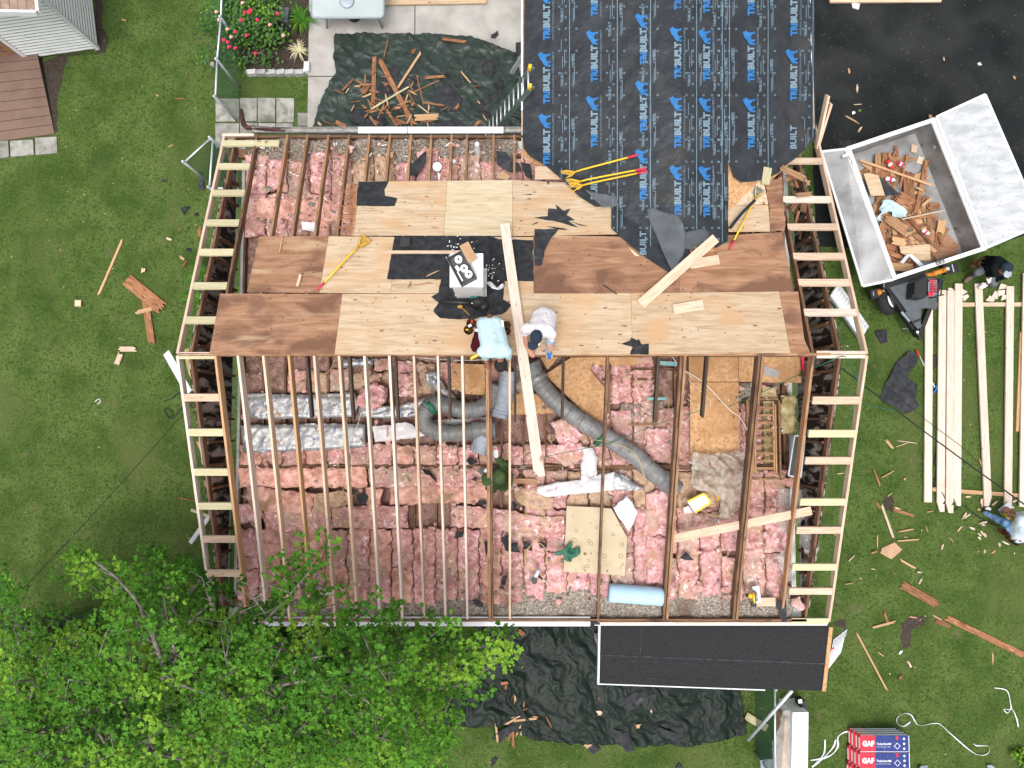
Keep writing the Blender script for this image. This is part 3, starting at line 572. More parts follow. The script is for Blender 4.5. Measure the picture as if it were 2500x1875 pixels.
def printed(u, v, sc=1.0):
    # upward reading wordmark, blue first part; ape silhouette on all fours above it
    put_text(pr, 'TRI', u + 8 * sc, v, 30 * sc, 17 * sc, 0, MU, bold=.055); put_text(pr, 'BUILT', u + 8 * sc, v - 31 * sc, 58 * sc, 17 * sc, 1, MU, bold=.055)
    put_text(pr, 'SYNTHETIC ROOFING UNDERLAYMENT', u + 18 * sc, v, 127 * sc, 4.6 * sc, 2, MU, bold=.01)
    pts = [(u + 9 * sc - h_ * 30 * sc, v - 90 * sc - a_ * 33 * sc) for a_, h_ in
           [(.0, .0), (.16, .0), (.17, .06), (.12, .10), (.20, .22), (.30, .10), (.28, .0), (.44, .0), (.45, .07), (.39, .10), (.42, .28), (.60, .36), (.74, .30), (.84, .12), (.82, .0), (1.0, .0), (1.0, .08), (.94, .14), (.93, .45), (1.0, .62), (1.08, .70), (1.08, .80), (1.0, .84), (.98, .95), (.86, 1.0), (.78, .93), (.60, .86), (.36, .66), (.14, .52), (.02, .36), (.04, .18), (-.02, .06)]]
    me = [Vector(q) for q in pts]; k = len(me); v2, e2, f2, *_ = delaunay_2d_cdt(me, [(i, (i + 1) % k) for i in range(k)], [], 1, 1e-5)
    pr.add([MU(q.x, q.y) for q in v2], [tuple(q[::-1]) for q in f2], 0)
colsU = [(240, [-170, 275, 702, 1118]), (562, [110, 553, 995, 1440]), (893, [440, 895, 1355, 1815]), (1125, [70, 533, 1000, 1465]), (1320, [90, 548, 1005, 1468, 1935]), (1620, [105, 555, 1008, 1470]), (1908, [245, 680, 1100])]
for cx, vsr in colsU:
    for vv in vsr:
        u, v = Z('c', cx, vv); q = D(u, v); q2 = D(u, v - 90)
        if inside(q.x, q.y, ULP) and inside(q2.x, q2.y, ULP): printed(u - 2, v, 1.0)
        elif inside(q2.x, q2.y, ULP) and inside(*D(u, v - 30).xy, ULP) and inside(*D(u + 8, v - 32).xy, ULP): put_text(pr, 'BUILT', u + 5, v - 34, 58, 16.5, 1, MU, bold=.035)
for sx in (388, 710, 935, 1245, 1418, 1466, 1727, 2030):
    u, _v = Z('c', sx, 0)
    # thin seam line, rows of nail rings and small print beside it
    vv = -20
    while vv < 600:
        q = D(u, vv); q2 = D(u, vv + 9)
        if inside(q.x, q.y, ULP) and inside(q2.x, q2.y, ULP):
            pr.add([MU(u - .8, vv + 9), MU(u + .8, vv + 9), MU(u + .8, vv), MU(u - .8, vv)], [(0, 1, 2, 3)], 1)
        vv += 8.5
    vv = -10
    while vv < 600:
        for du in (-9, -25, 17):
            if du != -9 and int(vv / 27) % 2: continue
            q = D(u + du, vv)
            if inside(q.x, q.y, ULP) and inside(q.x + .05, q.y, ULP):
                ring = [MU(u + du + r_ * math.cos(a_), vv + r_ * math.sin(a_)) for r_ in (1.6, 2.7) for a_ in [k * math.pi / 4 for k in range(8)]]
                pr.add(ring, [(i, i + 8, (i + 1) % 8 + 8, (i + 1) % 8) for i in range(8)], 1)
        vv += 27
    for k_, vv in enumerate(range(40, 620, 157)):
        ph = (sx * 7) % 60
        q, q2 = D(u - 20, vv + ph), D(u - 20, vv + ph - 36)
        if inside(q.x, q.y, ULP) and inside(q2.x, q2.y, ULP): put_text(pr, 'TRIBUILT', u - 15, vv + ph, 36, 6.5, 1, MU, bold=.02)
        q, q2 = D(u + 12, vv + ph - 80), D(u + 12, vv + ph - 44)
        if inside(q.x, q.y, ULP) and inside(q2.x, q2.y, ULP): put_text(pr, 'TRIBUILT', u + 6, vv + ph - 82, 36, 6.5, 1, MU, ang=-90, bold=.02)
        for (du, l0, l1) in ((-17, 44, 76), (-12, 50, 90), (9, 0, 36), (-20, 88, 116), (12, 6, 50), (6, 60, 80)):
            q, q2 = D(u + du, vv + ph - l0), D(u + du, vv + ph - l1)
            if inside(q.x, q.y, ULP) and inside(q2.x, q2.y, ULP):
                pr.add([MU(u + du - .9, vv + ph - l0), MU(u + du + .9, vv + ph - l0), MU(u + du + .9, vv + ph - l1), MU(u + du - .9, vv + ph - l1)], [(0, 1, 2, 3)], 2)
pr.build('printed_lettering', ['print_blue', 'print_grey', 'print_faint'], house)
# folded over tip of the underlayment
def fold(pts, mat, h, nm='underlayment_fold', sp=.06, amp=.03):
    w3 = [D(*q) for q in pts]
    mb = sheet([(q.x, q.y) for q in w3], lambda x, y: roofz(x, y) + h + amp * fb(x * 3, y * 3, 2), sp, .006); return hs_(nm, mb, mat, smooth=True)
fold([(1575, 515), (1590, 510), (1618, 522), (1652, 528), (1664, 548), (1672, 575), (1670, 610), (1650, 655), (1640, 668), (1625, 640), (1600, 580), (1583, 545)], 'underlay_back', .10)
fold([(1440, 470), (1500, 480), (1512, 505), (1470, 508), (1425, 465)], 'underlay_back', .07)
fold([(1665, 570), (1720, 560), (1735, 580), (1700, 615), (1672, 610)], 'underlay_back', .08)

# felt on the deck
def felt(pts, k='p', off=.024, name='roofing_felt', edge=.012, par=house, mat='felt', sp=.05, **kw):
    w3 = [D(*Z(k, *q)) for q in pts]
    mb = sheet([(q.x, q.y) for q in w3], lambda x, y: RZ - SN * (y - RY) + off + .004 * fb(x * 5, y * 5, 4), sp, .003, edge=edge); return mb.build(name, mat, par, **kw)
felt([(1168, 355), (1350, 355), (1325, 400), (1330, 440), (1405, 455), (1385, 503), (1155, 500)], 'e')
felt([(1385, 685), (1960, 680), (2010, 700), (2215, 705), (2218, 950), (2045, 950), (2035, 1060), (2085, 1090), (2060, 1130), (2030, 1150), (1900, 1165), (1860, 1180), (1660, 1175), (1615, 1130), (1650, 1080), (1605, 1045), (1650, 1020), (1662, 940), (1340, 940)], 'e')
felt([(626, 395), (775, 395), (720, 455), (690, 520), (668, 612), (626, 615)], 'f', .032)
felt([(1145, 1080), (1200, 1060), (1205, 1042), (1240, 1060), (1250, 1050), (1265, 1085), (1312, 1080), (1310, 1145), (1200, 1142), (1215, 1100), (1180, 1090)], 'f', .026)
for pts in ([(708, 268), (760, 275), (752, 245), (800, 285), (840, 270), (820, 310), (870, 340), (830, 345), (888, 385), (770, 350), (700, 340), (620, 325), (705, 315)], [(605, 370), (650, 348), (640, 362)], [(700, 376), (800, 388), (830, 400), (760, 396)], [(700, 110), (718, 105), (710, 130)], [(560, 183), (620, 183), (600, 190)], [(835, 345), (945, 378), (900, 372)]):
    felt(pts, 'f', .026, edge=.008, name='torn_felt_scrap')

# porch roof to the south
PZ = 2.36
pp = [P(1466, 1513, PZ), P(2024, 1525, PZ), P(2024, 1660, PZ - .1), P(2007, 1687, PZ - .12), P(1462, 1668, PZ - .12)]
porch = MB()
sheet_ = sheet([(q.x, q.y) for q in pp], lambda x, y: PZ - .12 * (pp[0].y - y) / (pp[0].y - pp[4].y) + .002 * fb(x * 3, y * 3), .2, .03); hs_('porch_roof', sheet_, 'porch_felt')
a, b = P(1464, 1516, PZ + .01), P(1461, 1668, PZ - .11); beam('porch_edge_trim', a, b, .035, .12, 'white_paint', house)
a, b = P(1458, 1670, PZ - .11), P(1868, 1685, PZ - .11); beam('porch_edge_trim', a, b, .02, .12, 'white_paint', house)
a, b = P(2029, 1532, PZ + .01), P(2012, 1688, PZ - .1); beam('porch_edge_board', a, b, .07, .02, 'osb', house)
for u in (1475, 1990):
    q = P(u, 1650, 2.2); mb = MB(); mb.box((q.x + (.1 if u < 1700 else -.1), q.y + .15, 1.1), (.1, .1, 2.2)); hs_('porch_post', mb, 'white_paint')
for (x0, y0, x1, y1, zz) in ((0, 100, 2212, 130, 0), ): pass
pz_ = lambda y: PZ - .12 * (pp[0].y - y) / (pp[0].y - pp[4].y) + .006
for (u0, v0, u1, v1, w_) in ((1470, 1600, 2018, 1622, .012), (1470, 1612, 2018, 1634, .006), (1480, 1524, 2020, 1537, .006), (1565, 1520, 1563, 1612, .008), (1470, 1655, 2010, 1672, .006)):
    a, b = P(u0, v0, PZ - .05), P(u1, v1, PZ - .05); n_ = Vector((-(b - a).y, (b - a).x, 0)).normalized() * w_; L4 = []
    for k in range(11):
        q = a.lerp(b, k / 10); L4 += [Vector(((q + n_).x, (q + n_).y, pz_((q + n_).y))), Vector(((q - n_).x, (q - n_).y, pz_((q - n_).y)))]
    mb = MB(); mb.add(L4, [(2 * k, 2 * k + 1, 2 * k + 3, 2 * k + 2) for k in range(10)]); hs_('felt_lap', mb, 'felt')
# chimney
ch = E('chimney', (0, 0, 0)); ch.parent = house
def quadz(k, pts, z): return [ZP(k, x, y, z) for x, y in pts]
top = quadz('e', [(1716, 783), (1916, 783), (1916, 985), (1716, 985)], 5.15)
cx = (top[0].x + top[1].x) / 2; cy = (top[0].y + top[2].y) / 2; cw = abs(top[1].x - top[0].x); cd = abs(top[0].y - top[2].y)
def part(nm, mb, mat, par, **kw): return mb.build(nm, mat, par, **kw)
mb = MB(); mb.box((cx, cy, 4.55), (cw * .9, cd * .9, 1.1)); part('flue_casing', mb, 'pvc_white', ch)
mb = MB(); mb.box((cx, cy, 5.11), (cw, cd, .08)); 
for sx_, sy_ in ((1, 1), (1, -1), (-1, 1), (-1, -1)): mb.tube([(cx + sx_ * cw * .46, cy + sy_ * cd * .46, 5.152), (cx + sx_ * cw * .3, cy + sy_ * cd * .3, 5.17)], .006, 5)
mb.box((cx, cy, 5.16), (cw * .62, cd * .62, .03)); part('chimney_cap', mb, 'pvc_white', ch)
mb = MB(); b0 = D(*Z('e', 1920, 930)); mb.box((cx, cy, roofz(cx, cy) - .05), (cw * 1.05, cd * 1.1, .3)); part('brick_base', mb, 'edging', ch)
# vents on the deck and in the attic
mb = MB(); q = D(*Z('e', 1453, 725)); mb.box((q.x, q.y, q.z + .05), (.17, .17, .09)); mb.box((q.x, q.y, q.z + .10), (.13, .14, .02)); hs_('roof_vent', mb, 'black_plastic')
q = ZP('e', 1880, 128, 3.1); mb = MB(); n = 16
mb.tube([(q.x, q.y, AF), (q.x, q.y, 3.12)], .048, 16, cap=False); mb.tube([(q.x, q.y, 3.12), (q.x, q.y, 2.9)], .038, 16); hs_('vent_pipe', mb, 'pvc_white', smooth=True)
q = ZP('e', 1640, 262, 2.85); mb = MB(); mb.tube([(q.x, q.y, AF), (q.x, q.y, 2.82)], .04, 12); mb.tube([(q.x, q.y, 2.82), (q.x, q.y, 2.85)], .085, 20); mb.tube([(q.x + .02, q.y - .06, 2.7), (q.x + .02, q.y - .26, 2.62)], .03, 10); hs_('light_fixture', mb, 'pvc_white')
q = ZP('e', 1740, 233, 2.7); mb = MB(); mb.ball((q.x, q.y, 2.72), (.045, .045, .04)); hs_('junction_cover', mb, 'pvc_white')

# pull-down attic stair
st = E('attic_stair', (0, 0, 0)); st.parent = house
zz = 2.72
A_, B_ = ZP('Cc', 1182, 425, zz), ZP('Cc', 1442, 1042, zz)
mb = MB()
for x0, y0, x1, y1 in ((A_.x, A_.y, B_.x, A_.y), (A_.x, B_.y, B_.x, B_.y), (A_.x, A_.y, A_.x, B_.y), (B_.x, A_.y, B_.x, B_.y)):
    mb.box(((x0 + x1) / 2, (y0 + y1) / 2, zz - .1), (abs(x1 - x0) + .03, abs(y1 - y0) + .03, .2))
part('stair_frame', mb, 'old_timber_light', st)
mb = MB(); mb.box(((A_.x + B_.x) / 2, (A_.y + B_.y) / 2, AF + .04), (B_.x - A_.x - .06, A_.y - B_.y - .06, .02)); part('hatch_panel', mb, 'yellow_batt', st)
for xx in (.16, .80):
    for k in range(2):
        x = A_.x + (B_.x - A_.x) * (xx + (.04 if k else 0)); beam('stringer', (x, A_.y - .1, zz + .02 + .04 * k), (x, B_.y + .12, zz + .02 + .04 * k), .022, .09, 'fir_orange', st)
for k in range(9):
    y = A_.y - .16 - k * (A_.y - B_.y - .3) / 8.4
    beam('stair_tread', (A_.x + (B_.x - A_.x) * .18, y, zz + .03), (A_.x + (B_.x - A_.x) * .80, y, zz + .03), .035 if k % 2 else .05, .02, 'old_timber_light', st)
# ================================================= ATTIC: insulation and loose things
def rid(x, y, f, s=0): return 1 - abs(noise.noise(Vector((x * f, y * f, s)))) * 2
def batt(poly, ztop, mat, thick=.10, amp=.030, sp=.036, name='insulation_batt', crinkle=False, frq=7.0, **kw):
    """a soft slab on a four or more sided world outline, rounded at its edges"""
    n = len(poly); cx = sum(q[0] for q in poly) / n; cy = sum(q[1] for q in poly) / n; sd = random.random() * 50
    def zf(x, y):
        d = 9
        for i in range(n):
            a, b = poly[i], poly[(i + 1) % n]; L = math.hypot(b[0] - a[0], b[1] - a[1]) + 1e-6
            d = min(d, abs((b[0] - a[0]) * (a[1] - y) - (a[0] - x) * (b[1] - a[1])) / L)
        ed = min(1, d / .045) ** .5
        if crinkle: h = amp * (rid(x + sd, y * .6, 5.5, sd) * .6 + rid(x, y + sd, 14, sd) * .5 - .6)
        else: h = amp * (1.1 * fb(x * frq + sd, y * frq, sd, 5) + .8 * rid(x + .3 * y, y, 5.0, sd) - .5)
        return ztop - thick * .55 * (1 - ed) + h * (.3 + .7 * ed)
    mb = sheet([(q[0], q[1]) for q in poly], zf, sp, thick, edge=.02 if crinkle else .045)
    return mb.build(name, mat, None, True, cat='insulation batt', **kw)
def rect(x0, y0, x1, y1, sk=0.0): return [(x0, y0 + sk), (x1, y0 - sk), (x1, y1 - sk), (x0, y1 + sk)]
rr = random.Random(11)
COLN = {'pink': 'dusty pink', 'pink_bright': 'bright pink', 'salmon': 'salmon pink', 'tan_batt': 'dirty tan'}
def bays(i0, i1, v0, v1, where, mats, jit=.08, z=2.655):
    for i in range(i0, i1):
        x0, x1 = xs[i] + .010, xs[i + 1] - .010
        ya, yb = P(0, v0, 2.6).y + rr.uniform(-jit, jit) + .02, P(0, v1, 2.6).y + rr.uniform(-jit, jit) - .03
        m = rr.choice(mats); o = batt(rect(x0, yb, x1, ya, rr.uniform(-.03, .03)), z + rr.uniform(-.025, .03), m, group='fibreglass batts in the open attic')
        number('batt', o, COLN[m] + ' fibreglass batt', where)
mm = ['pink', 'pink', 'salmon', 'pink_bright']
bays(0, 16, 380, 474, 'in the joist bays inside the north eave', ['pink', 'pink', 'pink_bright', 'pink_bright', 'tan_batt'], .16)
bays(0, 7, 478, 575, 'in the bays beside the splintered plywood edge', ['pink', 'salmon'], .02)
bays(0, 15, 1088, 1132, 'in the bays just above the long binder rail', ['pink', 'pink', 'salmon'], .02)
bays(2, 7, 905, 950, 'in the bays under the ridge', ['tan_batt', 'pink'], .04, 2.58)
bays(7, 12, 890, 960, 'in the bays under the ridge', ['pink', 'tan_batt', 'pink'], .06, 2.6)
bays(15, 24, 1000, 1132, 'in the bays beside the long grey duct', ['pink', 'pink', 'pink_bright'], .10)
bays(16, 19, 880, 985, 'in the bays right of the loose board panel', ['pink', 'pink'], .08)
bays(0, 13, 1294, 1386, 'in the bays below the long salmon strip', mm, .02)
bays(0, 13, 1386, 1466, 'in the bays along the south eave', mm, .05)
bays(13, 25, 1150, 1236, 'in the bays below the binder at the right', ['pink', 'pink', 'tan_batt'], .03)
bays(13, 25, 1242, 1345, 'in the middle bays at the right', ['pink', 'pink_bright', 'pink_bright'], .06)
bays(13, 25, 1352, 1448, 'in the bays along the south eave', ['pink_bright', 'pink_bright', 'pink'], .10)
def pb(k, pts, z, mat, desc, **kw):
    o = batt([tuple(ZP(k, x, y, z))[:2] for x, y in pts], z, mat, **kw); o['label'] = desc; o['group'] = 'fibreglass batts in the open attic'; return o
pb('e', [(545, 440), (860, 450), (1125, 500), (1120, 600), (850, 575), (548, 565)], 2.72, 'salmon', 'long salmon strip of insulation laid across the north rafter bays')
pb('A', [(530, 893), (1450, 893), (1470, 1040), (540, 1040)], 2.72, 'salmon', 'pale dusty insulation strip just below the binder rail, left part')
pb('A', [(1478, 893), (2560, 893), (2560, 1035), (1490, 1040)], 2.71, 'pink', 'dusty pink insulation strip just below the binder rail, middle part')
pb('A', [(600, 1025), (1090, 1085), (1060, 1235), (680, 1210), (600, 1150)], 2.78, 'salmon', 'bright salmon slab of insulation with a scorched hole beside it')
pb('A', [(1460, 1040), (1585, 1050), (1560, 1180), (1470, 1195)], 2.80, 'salmon', 'small salmon flap of insulation beside the charred hole')
pb('A', [(530, 1160), (610, 1150), (700, 1180), (720, 1270), (600, 1290), (545, 1310)], 2.76, 'pink_bright', 'bright pink tuft of insulation beside the left gable wall')
pb('A', [(720, 1190), (1200, 1180), (1210, 1340), (730, 1370)], 2.72, 'pink', 'dusty insulation strip left of the centre below the salmon slab')
pb('A', [(1210, 1175), (1760, 1175), (1760, 1335), (1215, 1335)], 2.73, 'pink', 'dusty insulation strip crossed by the seventh new rafter')
pb('B', [(0, 1400), (980, 1380), (980, 1560), (0, 1580)], 2.70, 'salmon', 'flattened salmon strip below the person in the green hoodie, left part')
pb('D', [(0, 312), (350, 330), (690, 385), (1030, 420), (1035, 600), (700, 600), (360, 520), (0, 508)], 2.74, 'pink', 'long pink strip running from the dark rafter to the stained board')
pb('D', [(560, 150), (770, 145), (930, 240), (930, 350), (760, 350), (590, 290)], 2.70, 'tan_batt', 'dirty tan batt right of the person in the green hoodie')
pb('D', [(1760, 200), (1960, 160), (1975, 400), (1940, 590), (1740, 560), (1770, 380)], 2.76, 'pink_bright', 'pale pink lifted batt left of the doubled old rafter')
pb('D', [(1760, 580), (1950, 600), (1960, 1000), (1770, 1020)], 2.72, 'pink_bright', 'pale pink batt directly above the blue foam roll')
pb('B', [(1580, 780), (1740, 705), (1890, 880), (1860, 960), (1680, 970)], 2.84, 'pink_bright', 'square pink batt tossed beside the long grey duct')
pb('B', [(1550, 985), (1900, 960), (1920, 1120), (1740, 1200), (1590, 1110)], 2.80, 'pink_bright', 'torn pink batt under the loose rafter tip')
pb('O', [(1190, 500), (1270, 330), (1400, 290), (1510, 350), (1500, 470), (1400, 560), (1250, 535)], 2.98, 'pink_bright', 'chunky pink batt lying crumpled on the foil strip', thick=.22, amp=.07)
pb('O', [(1390, 50), (1580, 50), (1580, 180), (1400, 165)], 2.80, 'pink_bright', 'clean pink batt piece tucked under the ridge')
pb('O', [(1640, 200), (1820, 200), (1830, 330), (1700, 370), (1640, 300)], 2.74, 'pink', 'broken pink batt between two dark struts')
pb('O', [(1310, 230), (1460, 190), (1450, 290), (1330, 310)], 2.74, 'pink', 'brown-pink batt piece above the chunky crumpled batt')
pb('Cc', [(400, 660), (590, 640), (590, 880), (520, 920), (400, 850)], 2.74, 'pink_bright', 'pink batt bulging between the grey duct and doubled rafter')
pb('Cc', [(765, 1310), (1150, 1290), (1240, 1370), (960, 1470), (770, 1410)], 2.74, 'pink', 'pink batt heap half under the diagonal loose joist')
pb('E', [(1005, 945), (1060, 935), (1130, 1010), (1080, 1040), (1010, 1000)], 2.72, 'pink_bright', 'small pink tuft in the south-east corner bay')
pb('Cc', [(1455, 1040), (1590, 1030), (1590, 1110), (1500, 1100)], 2.72, 'salmon', 'salmon scrap of insulation below the black framed screen')
pb('Cc', [(1450, 400), (1560, 395), (1560, 690), (1450, 690)], 2.72, 'yellow_batt', 'yellowed batt right of the folded attic stair')
# foil faced batts
def foil(k, pts, z, desc, mat='foil', amp=.022, **kw):
    o = batt([tuple(ZP(k, x, y, z))[:2] for x, y in pts], z, mat, .08, amp, .035, crinkle=True, **kw); o['label'] = desc; o['group'] = 'foil faced batts in the open attic'; return o
foil('O', [(140, 395), (640, 410), (1190, 385), (1250, 480), (1200, 625), (280, 650), (180, 620)], 2.72, 'upper long silver foil faced batt at the left')
foil('O', [(95, 700), (160, 700), (800, 690), (1310, 690), (1305, 915), (900, 945), (130, 970)], 2.74, 'lower long silver foil faced batt at the left')
foil('O', [(1240, 540), (1340, 500), (1600, 520), (1990, 400), (2060, 420), (1900, 500), (1830, 620), (1500, 640), (1250, 625)], 2.74, 'silver foil strip running to the bend of the grey duct', name='insulation_batt')
foil('O', [(1060, 60), (1390, 60), (1380, 120), (1080, 150)], 2.72, 'small foil faced piece tucked under the ridge')
foil('O', [(1880, 190), (1980, 180), (2070, 330), (2180, 430), (2150, 480), (1950, 350), (1890, 300)], 2.86, 'crumpled foil twist above the duct bend', amp=.09)
foil('O', [(1370, 710), (1560, 700), (1700, 670), (1900, 790), (1870, 810), (1600, 850), (1400, 870), (1385, 770)], 2.80, 'white faced batt with red lettering beside the duct bend', 'kraft_white')
foil('B', [(410, 750), (740, 725), (960, 715), (960, 770), (700, 790), (480, 805)], 2.72, 'white faced batt strip seen inside the duct loop', 'kraft_white', .03)
foil('B', [(1450, 1400), (1640, 1360), (1900, 1330), (2080, 1280), (2212, 1265), (2212, 1440), (1900, 1470), (1540, 1505), (1450, 1460)], 2.84, 'curved white faced strip below the loose rafter tip', 'kraft_white', .05)
foil('B', [(1890, 1000), (2010, 1030), (2050, 1120), (2040, 1300), (1890, 1340), (1880, 1180), (1910, 1080)], 2.82, 'white faced batt standing above the curved white strip', 'kraft_white', .04)
foil('Cc', [(60, 1000), (200, 1000), (330, 1080), (400, 1120), (230, 1135), (50, 1135)], 2.80, 'crinkled foil piece beside the lower end of the long duct', 'foil')
foil('H', [(2015, 480), (2120, 490), (2160, 540), (2040, 545)], 2.72, 'small foil scrap beside the tree branch in the attic', 'foil')
foil('Cc', [(150, 1270), (255, 1175), (345, 1295), (275, 1450)], 2.92, 'bright white square panel with pink fibre edge', 'gypsum', .004)
for (k, s_, u, v, L, Hh, a, z) in (('O', 'insulation', 1530, 820, 30, 5, 90, 2.86), ('B', 'insulation', 1640, 1450, 60, 10, 80, 2.9), ('B', 'insulation', 2010, 1310, 40, 8, 85, 2.88), ('B', 'insulation', 800, 760, 110, 20, 5, 2.77)):
    mb = MB(); u0, v0 = Z(k, u, v); put_text(mb, s_, u0, v0, L * ZM[k][2] if k == 'B' else L, Hh * ZM[k][2] if k == 'B' else Hh, 0, lambda a_, b_, z=z: P(a_, b_, z), ang=a)
    mb.build('printed_lettering', 'red', house)
# loose board panels
def panel(k, pts, z, mat, label, cat='board', th=.015, name='loose_board', zf=None, edge=None, par=None, **kw):
    q = [ZP(k, x, y, z) for x, y in pts]; mb = sheet([(v.x, v.y) for v in q], zf or (lambda x, y: z), 5.0 if not edge else .05, th, edge=edge)
    return mb.build(name, mat, par, label=label, cat=cat, **kw)
panel('B', [(640, 190), (935, 200), (945, 500), (740, 490), (620, 420)], 2.76, 'osb', 'orange chipboard panel left of the person in blue shirt')
panel('B', [(1480, 130), (1660, 130), (1560, 250)], 2.74, 'osb', 'small triangle of chipboard beside the top of the long duct')
panel('B', [(1790, 130), (2030, 130), (1970, 250), (2125, 440), (2110, 740), (2040, 790), (1530, 300)], 2.78, 'osb', 'large notched chipboard panel right of the long duct')
panel('B', [(1210, 480), (1330, 490), (1440, 490), (1640, 650), (1640, 670), (1440, 690), (1200, 690)], 2.73, 'osb', 'chipboard panel partly under the leaning loose rafter')
panel('Cc', [(732, 100), (1115, 100), (1115, 290), (732, 290)], 2.74, 'osb', 'wide chipboard panel left half under the ridge, right part of attic')
panel('Cc', [(1118, 100), (1600, 100), (1600, 300), (1118, 290)], 2.735, 'osb', 'chipboard panel carrying a snowy grey patch beside the right gable')
panel('Cc', [(740, 295), (1117, 295), (1117, 830), (745, 880)], 2.745, 'osb', 'tall chipboard panel left of the attic stair')
panel('Cc', [(0, 100), (330, 100), (330, 165), (0, 160)], 2.745, 'osb', 'narrow chipboard strip under the ridge left of the old rafter')
panel('Cc', [(1312, 165), (1440, 205), (1415, 260), (1315, 240)], 2.755, 'concrete', 'speckled grey insulation patch lying on a chipboard panel', 'patch', .01)
panel('Cc', [(510, 130), (680, 140), (680, 175), (510, 160)], 2.75, 'teal', 'teal painted board scrap below the ridge', 'board')
panel('Cc', [(410, 412), (560, 412), (560, 432), (410, 432)], 2.75, 'teal', 'thin teal board strip in an open framed bay', 'board')
dwb = panel('D', [(1045, 315), (1370, 330), (1450, 340), (1590, 600), (1568, 942), (1018, 905)], 2.82, 'drywall_back', 'tan water-stained board lying on the batts', 'board')
mb = MB(); r3 = random.Random(5)
for i in range(26):
    q = ZP('D', r3.uniform(1100, 1560), r3.uniform(380, 900), 2.823); r_ = r3.uniform(.012, .045); ring = [(q.x + a_ * math.cos(t), q.y + a_ * math.sin(t), 2.8222 + i * .00004) for a_ in (r_ * .72, r_) for t in [k * math.pi / 8 for k in range(16)]]
    mb.add(ring, [(j, j + 16, (j + 1) % 16 + 16, (j + 1) % 16) for j in range(16)])
for (x, y, r_) in ((1210, 745, .03), (1265, 740, .016), (1320, 742, .014), (1210, 895, .018), (1410, 900, .018)):
    q = ZP('D', x, y, 2.823); mb.add([(q.x + r_ * math.cos(t), q.y + r_ * math.sin(t), 2.8236) for t in [k * math.pi / 6 for k in range(12)]], [tuple(range(12))])
mb.build('water_stain', 'stain', dwb)
mb = sheet([tuple(ZP('A', x, y, 2.8))[:2] for x, y in [(1395, 1090), (1440, 1075), (1475, 1100), (1470, 1140), (1430, 1165), (1400, 1140)]], lambda x, y: 2.79, .05, .01, edge=.02)
mb.build('scorched_patch', 'felt', None, label='black scorched hole edge beside the salmon flap', cat='scrap')
panel('A', [(1090, 1080), (1300, 1060), (1370, 1100), (1330, 1160), (1200, 1190), (1150, 1230), (1080, 1220)], 2.79, 'tan_batt', 'scorched brown torn insulation left of the black hole', 'insulation batt', .05, 'insulation_batt', lambda x, y: 2.77 + .05 * fb(x * 9, y * 9), .03)
# framed bay bits
for (x0, y0, x1, y1) in ((35, 622, 495, 618), (60, 275, 490, 270), (300, 190, 680, 195), (50, 955, 740, 955)):
    a, b = ZP('Cc', x0, y0, 2.66), ZP('Cc', x1, y1, 2.66); beam('nailer', a, b, .045, .06, 'old_timber_light' if y0 > 600 and y0 < 700 else 'old_timber', house)
for (x, y0, y1) in ((120, 150, 580), (495, 110, 600)):
    a, b = ZP('Cc', x, y0, 2.8), ZP('Cc', x - 5, y1, 2.7); beam('nailer', a, b, .05, .08, 'old_timber', house)
a, b = ZP('B', 850, 1345, 2.75), ZP('B', 1445, 1345, 2.75); beam('nailer', a, b, .09, .04, 'old_timber_light', house)
panel('Cc', [(215, 460), (370, 460), (370, 605), (210, 600)], 2.67, 'loose_fill', 'grey loose fill patch in the left open framed bay', 'loose fill', .05, 'loose_fill_patch', lambda x, y: 2.64 + .04 * fb(x * 12, y * 12), .03)
panel('Cc', [(395, 435), (535, 440), (540, 600), (390, 605)], 2.67, 'loose_fill', 'grey loose fill patch in the right open framed bay', 'loose fill', .05, 'loose_fill_patch', lambda x, y: 2.64 + .04 * fb(x * 12, y * 12), .03)
panel('Cc', [(1125, 300), (1235, 300), (1235, 415), (1125, 415)], 2.67, 'loose_fill', 'grey loose fill patch above the attic stair corner', 'loose fill', .05, 'loose_fill_patch', lambda x, y: 2.64 + .04 * fb(x * 12, y * 12), .03)
panel('Cc', [(1300, 330), (1415, 330), (1415, 415), (1300, 415)], 2.67, 'yellow_batt', 'yellow batt piece above the attic stair', 'insulation batt', .05, 'insulation_batt', lambda x, y: 2.66 + .04 * fb(x * 12, y * 12), .03)
# ducts
def smooth_path(pts, n=6):
    out = []; k = len(pts)
    for i in range(k - 1):
        p0, p1, p2, p3 = pts[max(i - 1, 0)], pts[i], pts[i + 1], pts[min(i + 2, k - 1)]
        for j in range(n):
            t = j / n; out.append(0.5 * ((2 * p1) + (p2 - p0) * t + (2 * p0 - 5 * p1 + 4 * p2 - p3) * t * t + (3 * p1 - p0 - 3 * p2 + p3) * t ** 3))
    out.append(pts[-1]); return out
def duct(k, pts, r, mat, label, nm='flexible_duct', n=26, zs=2.92, wr_=.05):
    P3 = [ZP(k, q[0], q[1], q[2] if len(q) > 2 else zs) for q in pts]; sp_ = smooth_path(P3, n); n2 = 20
    mb = MB(); rs = [r * (1 + wr_ * noise.noise(Vector((i * .9, 3.1, r * 50))) + .030 * math.sin(i * 1.15)) for i in range(len(sp_))]
    mb.tube(sp_, rs, n2); c0 = len(mb.v)
    for i, q in enumerate(mb.v):
        mb.v[i] = q + Vector((0, 0, .02 * noise.noise(q * 9))) + Vector((noise.noise(q * 14), noise.noise(q * 14 + Vector((5, 5, 5))), 0)) * .012
    return mb.build(nm, mat, None, True, label=label, cat='duct')
